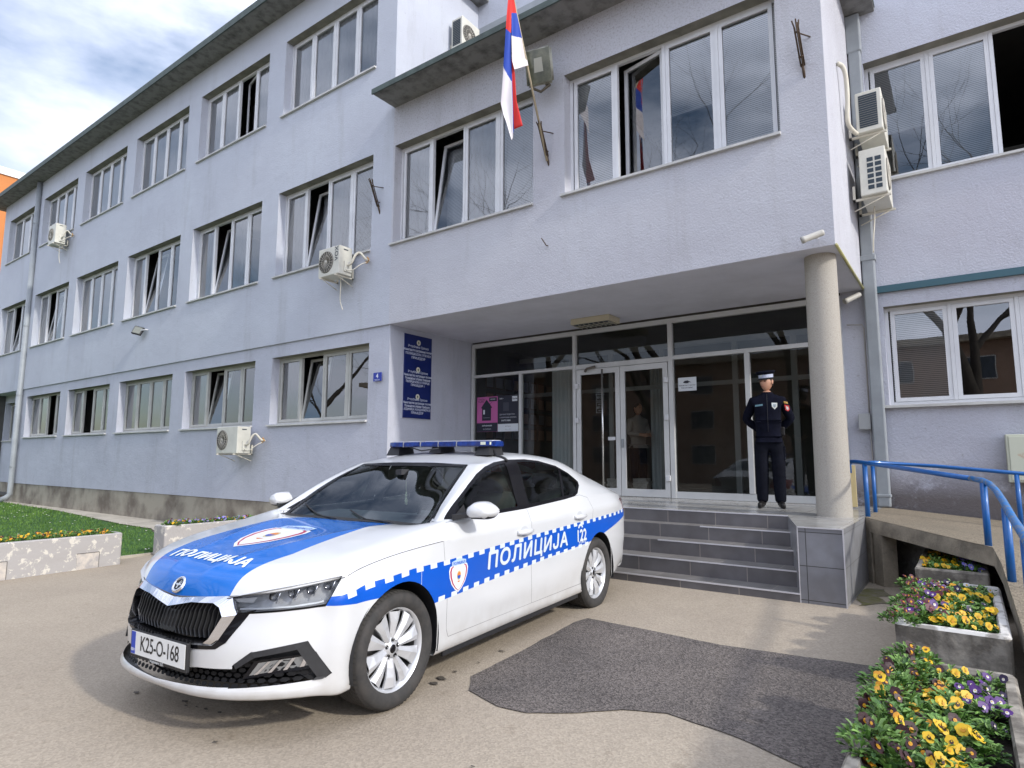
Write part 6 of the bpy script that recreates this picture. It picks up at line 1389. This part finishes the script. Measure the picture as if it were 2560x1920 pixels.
# junction box and conduit, electric cabinet, board behind the column
jb = empty('junction_box', (7.10, GY-.03, 1.88), 0, 'grey junction box on a conduit between column and downpipe', 'junction box')
q = MB(); q.bevbox(-.075, .075, -.05, .03, -.11, .11, .008); q.build('box', mat('grey box plastic', (.36, .37, .37, 1), .5), jb)
q = MB(); q.tube([(.06, .01, .11), (.06, .01, 1.30), (.04, .01, 1.36), (-.15, .01, 1.38)], .010, 8); q.tube([(.06, .01, -.11), (.07, .01, -1.14)], .010, 8); q.build('conduit', mat('conduit grey', (.42, .40, .38, 1), .6), jb)
eb = empty('electric_cabinet', (9.0, GY-.02, 1.38), 0, 'cream metal electric cabinet with rust stains at the right edge', 'cabinet')
q = MB(); q.bevbox(-.40, .40, -.11, .03, -.29, .29, .01); q.build('case', mat('cream enamel', (.50, .52, .42, 1), .5, noise_scale=4.5, col2=(.40, .16, .05, 1), lo=.27, hi=.36), eb); q = MB(); q.bevbox(-.37, .37, -.122, -.108, -.265, .265, .004); q.build('door', mat('cream enamel door', (.52, .54, .44, 1), .5, noise_scale=5, col2=(.42, .17, .05, 1), lo=.28, hi=.38), eb)
yb = empty('board', (6.94, 1.75, ZL), R(10), 'narrow cream board with a round black hole leaning behind the column', 'board')
q = MB(); q.bevbox(-.075, .075, -.02, .02, .02, .56, .006); q.build('panel', mat('cream board', (.50, .40, .20, 1), .6, noise_amt=.15, noise_scale=6), yb); q = MB(); q.disc((-.06, -.0215, .36), (0, -1, 0), .06, 20); q.build('hole', ACD, yb)
# paper stacks inside the door
for k, (x, y) in enumerate(((3.55, 2.75), (3.15, 2.62))):
    t = empty('paper_stack', (x, y, ZL+.003), .2*k, ['stack of white papers on the lobby floor behind the right door leaf', 'stack of papers on the lobby floor by the door handle'][k], 'papers'); q = MB(); z = 0; rd = random.Random(k)
    for j in range(7): h = rd.uniform(.03, .05); q.bevbox(-.14+rd.uniform(-.03, .03), .14+rd.uniform(-.03, .03), -.1, .1, z, z+h, .004); z += h+.001
    q.build('bundle', mat('newsprint', (.45, .44, .42, 1), .8, noise_amt=.3, noise_scale=18), t)
# neighbour
ob = empty('orange_building', (-38, 15, 0), 0, 'orange block with a white parapet beyond the left end of the station', 'building')
q = MB(); q.box(-8, 8, -14, 14, -1, 15.45); q.build('wall', mat('orange render', (.50, .19, .06, 1), .9, noise_amt=.1, noise_scale=.6), ob); q = MB(); q.box(-8.08, 8.08, -14.08, 14.08, 15.45, 15.82); q.build('parapet', mat('white parapet', (.7, .7, .7, 1), .7), ob)
for j in range(4):
    q = MB(); q.box(8.0, 8.03, -11+j*6, -9.4+j*6, 6, 7.5); wdn = q.build('window', PVC, ob); q = MB(); q.box(8.03, 8.035, -10.9+j*6, -9.5+j*6, 6.1, 7.4); q.build('pane', GLASS, wdn)
# ================================================================ PEOPLE
SKIN = mat('skin', (.50, .27, .18, 1), .5, noise_amt=.1, noise_scale=20)
NAVY = mat('navy uniform cloth', (.0045, .0055, .014, 1), .9, spec=.12, noise_amt=.3, noise_scale=12, bump=.7, bump_scale=11); NAVYT = mat('navy trousers', (.006, .007, .013, 1), .9, spec=.12, noise_amt=.35, noise_scale=9, bump=.8, bump_scale=8)
BOOT = mat('black boot leather', (.010, .009, .009, 1), .45, spec=.3)
def skin_mesh(name, V_, E_, Rr, m, parent, sub=2, root=0):
    me = bpy.data.meshes.new(name); me.from_pydata([Vector(v) for v in V_], E_, []); o = bpy.data.objects.new(name, me); col.objects.link(o); o.parent = parent
    md = o.modifiers.new('s', 'SKIN'); 
    for i, r_ in enumerate(Rr): me.skin_vertices[0].data[i].radius = (r_ if isinstance(r_, tuple) else (r_, r_)); me.skin_vertices[0].data[i].use_root = (i == root)
    md.use_smooth_shade = True; o.modifiers.new('u', 'SUBSURF').levels = sub; o.modifiers['u'].render_levels = sub
    me.materials.append(m); bpy.context.view_layer.update()
    dg = bpy.context.evaluated_depsgraph_get(); m2 = bpy.data.meshes.new_from_object(o.evaluated_get(dg)); o.modifiers.clear(); o.data = m2; m2.name = name
    for p in m2.polygons: p.use_smooth = True
    if not m2.materials: m2.materials.append(m)
    return o
def person(loc, rz, lab, jacket, trouser, arms, head_turn, cap=True, hair=(.03, .02, .015, 1)):
    t = empty('person', loc, rz, lab, 'person')
    # skeleton (faces -y)
    L_ = {}; V_ = []; E_ = []; Rr = []
    def J(n_, p, r_, par=None):
        L_[n_] = len(V_); V_.append(p); Rr.append(r_)
        if par is not None: E_.append((L_[par], L_[n_]))
    J('pel', (0, 0, .97), (.135, .105)); J('waist', (0, .0, 1.10), (.125, .095), 'pel'); J('chest', (0, .0, 1.30), (.150, .11), 'waist'); J('up', (0, .01, 1.43), (.12, .085), 'chest'); J('neck', (0, .005, 1.50), .055, 'up'); J('neck2', (0, -.005, 1.56), .052, 'neck')
    for s in (1, -1):
        J(f'hip{s}', (s*.085, 0, .90), .088, 'pel'); J(f'knee{s}', (s*.098, -.015, .50), .058, f'hip{s}'); J(f'ank{s}', (s*.108, .02, .09), .042, f'knee{s}')
        J(f'heel{s}', (s*.110, .02, .045), .04, f'ank{s}'); J(f'toe{s}', (s*.138, -.15, .035), .034, f'heel{s}')
        J(f'sh{s}', (s*.165, .01, 1.415), .060, 'up'); el, wr = arms[s]; J(f'el{s}', el, .045, f'sh{s}'); J(f'wr{s}', wr, .030, f'el{s}')
    # hands: palm + five fingers as chains of the same body
        w_ = Vector(wr); d = (w_-Vector(el)).normalized(); d = (d*.5+Vector((-s*.6, .0, -.4))).normalized() if el[1] > .02 else d; pm = w_+d*.055; J(f'palm{s}', tuple(pm), .030, f'wr{s}')
        sd = d.cross(Vector((0, 1, 0))).normalized()
        for k, (off, ln) in enumerate(((-.028, .052), (-.010, .062), (.010, .058), (.027, .045))):
            a = pm+d*.03+sd*off; J(f'f{s}{k}', tuple(a), .0095, f'palm{s}'); J(f'g{s}{k}', tuple(a+d*ln*.6+Vector((0, -.008, 0))), .0085, f'f{s}{k}'); J(f'h{s}{k}', tuple(a+d*ln*.85+Vector((0, -.026, 0))), .007, f'g{s}{k}')
        J(f't{s}', tuple(pm-sd*.03), .011, f'palm{s}'); J(f'tt{s}', tuple(pm-sd*.045+d*.035), .009, f't{s}')
    body_ = skin_mesh('body', V_, E_, Rr, SKIN, t, 2)
    # head with a face
    hm = MB(); bm = bmesh.new(); bmesh.ops.create_uvsphere(bm, u_segments=32, v_segments=24, radius=1)
    for v in bm.verts:
        x, y, z = v.co; jaw = max(0, -z); X = x*.076*(1-.30*jaw**1.5); Y = y*.096*(1-.12*jaw)-(.012*jaw if y < 0 else 0); Z = z*.118
        if y < 0:
            nose_ = math.exp(-(x/.16)**2-((z+.10)/.22)**2); Y -= .026*nose_*(1 if z < .12 else .4); Y += .010*math.exp(-((abs(x)-.38)/.17)**2-((z-.05)/.12)**2); Y -= .007*math.exp(-(x/.3)**2-((z+.52)/.09)**2); Y -= .009*math.exp(-(x/.35)**2-((z+.86)/.14)**2); Y -= .006*math.exp(-((z-.22)/.09)**2-(x/.55)**2)
        v.co = Vector((X, Y, Z))
    hm.bm(bm, 0, True)
    for s in (1, -1):
        bm = bmesh.new(); bmesh.ops.create_uvsphere(bm, u_segments=12, v_segments=8, radius=1)
        for v in bm.verts: v.co = Vector((s*.080+v.co.x*.010, .012+v.co.y*.020+.006*v.co.z, v.co.z*.032-.005))
        hm.bm(bm, 0, True); hm.lathe([(0, .0), (.009, .0), (.0095, -.004)], 10, 1, Matrix.Translation((s*.030, -.0855, .008)) @ rot_to((0, -1, 0)) @ Matrix.Scale(.6, 4, (0, 1, 0)))
        hm.tube([(s*.015, -.092, .024), (s*.032, -.091, .029), (s*.047, -.082, .024)], .0035, 5, 2)
    hm.tube([(-.022, -.091, -.060), (0, -.098, -.058), (.022, -.091, -.060)], .0038, 6, 3)
    hd = hm.build('head', [SKIN, mat('eye', (.03, .025, .02, 1), .2), mat('brow', hair, .8), mat('lips', (.36, .13, .10, 1), .5)], t); hd.location = (0, -.012, 1.665); hd.rotation_euler = (R(3), 0, head_turn)
    q = MB(); bm = bmesh.new(); bmesh.ops.create_uvsphere(bm, u_segments=24, v_segments=16, radius=1)
    for v in bm.verts: v.co = Vector((v.co.x*.081, v.co.y*.101+.006, v.co.z*.121))
    bmesh.ops.bisect_plane(bm, geom=bm.verts[:]+bm.edges[:]+bm.faces[:], plane_co=(0, -.02, .02), plane_no=(0, .75, .65), clear_inner=True); q.bm(bm, 0, True); q.build('hair', mat('hair', hair, .7), hd)
    if cap:
        q = MB(); mt = Matrix.Translation((0, .0, .055)) @ Matrix.Rotation(R(5), 4, 'X') @ Matrix.Scale(1.12, 4, (0, 1, 0))
        q.lathe([(.088, .0), (.091, .045)], 36, 1, mt); q.lathe([(.091, .045), (.118, .068), (.124, .080), (.110, .092), (.05, .100), (0, .101)], 36, 0, mt); q.lathe([(.0885, .0), (.0905, -.012)], 36, 0, mt)
        vs = []
        for k in range(13): a = R(-90)+R(-62+k*124/12); c_, s_ = math.cos(a), math.sin(a); vs += [mt @ Vector((.088*c_, .088*s_, .002)), mt @ Vector((.088*c_*1.25, .088*s_*1.50, -.024))]
        q.add(vs, [(2*i, 2*i+2, 2*i+3, 2*i+1) for i in range(12)], 2, True); q.disc(tuple(mt @ Vector((0, -.093, .035))), (0, -1, .1), .014, 12, 3); q.build('cap', [NAVY, mat('cap white band', (.45, .49, .62, 1), .6), BOOT, mat('cap badge', (.5, .5, .45, 1), .3, .5)], hd)
    # jacket over torso and sleeves
    L_.clear(); V_ = []; E_ = []; Rr = []
    J('b', (0, 0, .93), (.168, .128)); J('pel', (0, 0, 1.0), (.165, .128), 'b'); J('waist', (0, .0, 1.12), (.165, .125), 'pel'); J('chest', (0, .0, 1.30), (.185, .135), 'waist'); J('up', (0, .01, 1.425), (.15, .098), 'chest'); J('neck', (0, .004, 1.50), .074, 'up'); J('col', (0, -.003, 1.545), .072, 'neck')
    for s in (1, -1): el, wr = arms[s]; J(f'sh{s}', (s*.178, .01, 1.405), .074, 'up'); J(f'm{s}', tuple((Vector((s*.178, .01, 1.405))+Vector(el))/2), .068, f'sh{s}'); J(f'el{s}', el, .062, f'm{s}'); J(f'wr{s}', tuple(Vector(el).lerp(Vector(wr), .9)), .046, f'el{s}')
    jk = skin_mesh('jacket', V_, E_, Rr, jacket, t, 2, 1)
    L_.clear(); V_ = []; E_ = []; Rr = []
    J('pel', (0, 0, .985), (.150, .118)); J('lo', (0, 0, .90), (.155, .115), 'pel')
    for s in (1, -1): J(f'hip{s}', (s*.095, 0, .80), .108, 'lo'); J(f'th{s}', (s*.104, -.005, .64), .096, f'hip{s}'); J(f'knee{s}', (s*.102, -.015, .49), .092, f'th{s}'); J(f'sh{s}', (s*.106, .008, .28), .086, f'knee{s}'); J(f'ank{s}', (s*.110, .014, .12), .076, f'sh{s}'); J(f'hem{s}', (s*.110, .012, .055), .074, f'ank{s}')
    skin_mesh('trousers', V_, E_, Rr, trouser, t, 2)
    for s in (1, -1):
        skin_mesh('boot', [(s*.110, .03, .11), (s*.111, .03, .05), (s*.121, -.04, .045), (s*.141, -.16, .034), (s*.145, -.19, .03)], [(0, 1), (1, 2), (2, 3), (3, 4)], [.052, (.048, .05), .046, (.048, .034), (.036, .024)], BOOT, t, 2)
    if cap:
        bvh = BVHTree.FromObject(jk, bpy.context.evaluated_depsgraph_get())
        def jf(x, z, y=-.5, d=(0, 1, 0)):
            h = bvh.ray_cast(Vector((x, y, z)), Vector(d)); return h[0] if h[0] else Vector((x, -.13, z))
        def patch_(pts, m, name, off=.004):
            q = MB(); vs = [jf(x, z)+Vector((0, -off, 0)) for x, z in pts]; q.add(vs, [list(range(len(vs)))], 0); q.build(name, m, jk)
        patch_([(.055, 1.375), (.125, 1.372), (.122, 1.32), (.09, 1.285), (.058, 1.32)], mat('silver badge', (.60, .62, .58, 1), .3, .3), 'badge'); patch_([(.073, 1.355), (.107, 1.353), (.105, 1.325), (.09, 1.308), (.075, 1.325)], mat('badge centre', (.25, .30, .33, 1), .4), 'badge', .006)
        patch_([(-.15, 1.352), (-.055, 1.362), (-.055, 1.338), (-.15, 1.328)], mat('name strip', (.10, .20, .25, 1), .6), 'name_tape')
        q = MB(); q.tube([jf(0, z)+Vector((0, -.004, 0)) for z in np.linspace(1.50, .99, 14)], .0025, 5); q.build('zip', mat('zip', (.012, .013, .02, 1), .5), jk)
        q = MB(); bv = [jf(x, z)+Vector((.002, -.006, 0)) for x, z in ((.208, 1.350), (.262, 1.338), (.270, 1.285), (.250, 1.262), (.218, 1.280))]
        q.add(bv, [list(range(5))], 0); c_ = sum(bv, Vector())/5; q.add([p.lerp(c_, .45)+Vector((.001, -.003, 0)) for p in bv], [list(range(5))], 1); q.build('sleeve_patch', [mat('patch red', (.50, .03, .03, 1), .6), mat('patch white', (.6, .5, .5, 1), .6)], jk)
        q = MB(); q.add([jf(x, z)+Vector((.002, -.006, 0)) for x, z in ((.200, 1.395), (.245, 1.388), (.252, 1.360), (.204, 1.366))], [(0, 1, 2, 3)]); q.build('sleeve_tab', mat('tab gold', (.36, .22, .05, 1), .6), jk)
        for s in (1, -1):
            q = MB(); vs = []
            for (x, y) in ((.09, -.03), (.17, -.03), (.17, .035), (.09, .035)): p = bvh.ray_cast(Vector((s*x, y, 1.8)), Vector((0, 0, -1)))[0]; vs.append((p or Vector((s*x, y, 1.48)))+Vector((0, 0, .004)))
            q.add(vs, [(0, 1, 2, 3)]); q.build('epaulette', mat('epaulette', (.03, .035, .07, 1), .6), jk)
        q = MB(); q.bevbox(.165, .195, -.06, .05, .62, .80, .008); q.build('thigh_pocket', NAVYT, t)
        q = MB(); q.bevbox(.14, .20, -.03, .05, .94, 1.06, .015); q.build('radio', BOOT, t)
    return t
back = {s: ((s*.285, .10, 1.165), (s*.075, .165, .99)) for s in (1, -1)}
person((6.085, 1.22, ZL+.003), R(12), 'policeman in navy uniform and white-banded peaked cap standing on the landing, hands behind his back', NAVY, NAVYT, back, R(-32))
fwd = {s: ((s*.24, -.02, 1.15), (s*.10, -.26, 1.12)) for s in (1, -1)}
person((2.75, 4.4, ZL+.003), R(60), 'person in a pale shirt standing in the dark lobby beyond the door', mat('pale shirt', (.32, .29, .26, 1), .8), NAVYT, fwd, R(10), cap=False)
# ================================================================ ACROSS THE STREET (seen mirrored in the glass)
BARK = mat('bare bark', (.055, .045, .035, 1), .95, noise_amt=.4, noise_scale=8)
def bare_tree(x, y, h, seed, lab):
    rd = random.Random(seed); t = empty('bare_tree', (x, y, ground_z(x, y)), 0, lab, 'tree', 'bare trees across the street'); tr = MB(); cr_ = MB()
    def grow(p, d, ln, r_, lv):
        n_ = 4; pts = [p]; rs = [r_]
        for k in range(n_): d = (d+Vector((rd.uniform(-.16, .16), rd.uniform(-.16, .16), rd.uniform(-.03, .12)))).normalized(); p = p+d*ln/n_; pts.append(p); rs.append(r_*(1-.55*(k+1)/n_))
        (tr if lv == 0 else cr_).tube(pts, r_, 6 if lv < 2 else 4, 0, False, rs)
        if lv >= 6: return
        for k in range(3 if lv < 6 else 2):
            i = rd.choice((2, 3, 4)) if k else 4; a = d.orthogonal().normalized(); a.rotate(Matrix.Rotation(rd.uniform(0, 6.28), 3, d)); nd = (d*rd.uniform(.6, 1.0)+a*rd.uniform(.45, .85)).normalized(); grow(pts[i], nd, ln*rd.uniform(.60, .84), rs[i]*.72, lv+1)
    grow(Vector((0, 0, 0)), Vector((0, 0, 1)), h*.25, h*.018, 0); tr.build('trunk', BARK, t); cr_.build('crown', BARK, t)
for k, (x, y, h) in enumerate(((8.9, -18, 27), (2.2, -19, 28), (-4.5, -18, 27), (-12, -19, 28), (-20, -19, 27), (-29, -20, 27), (17, -21, 26))): bare_tree(x, y, h, k+3, f'leafless street tree across the road, {ORD[[1, 2, 3, 4, 5, 6, 0][k]]} from the ramp end')
sb_ = empty('apartment_house', (0, -34, 0), 0, 'long brown apartment house across the street facing the station', 'building')
q = MB(); q.box(-40, 30, -6, 0, -1, 8.5); q.build('wall', mat('brown pink render', (.26, .17, .12, 1), .9, noise_amt=.2, noise_scale=.4), sb_); q = MB(); q.box(-41, 31, -7, .6, 8.5, 8.9); q.build('roof', CONC, sb_)
for j in range(3):
    for i in range(16):
        q = MB(); x = -38+i*4.2; z = 1+j*2.6; q.box(x, x+1.8, 0, .04, z, z+1.4); wn = q.build('window', PVCG if i % 3 else LEAD, sb_); q = MB(); q.box(x+.05, x+1.75, .041, .05, z+.05, z+1.35); q.build('pane', mat('far pane', (.05, .06, .07, 1), .1) if (i+j) == 0 else bpy.data.materials['far pane'], wn)
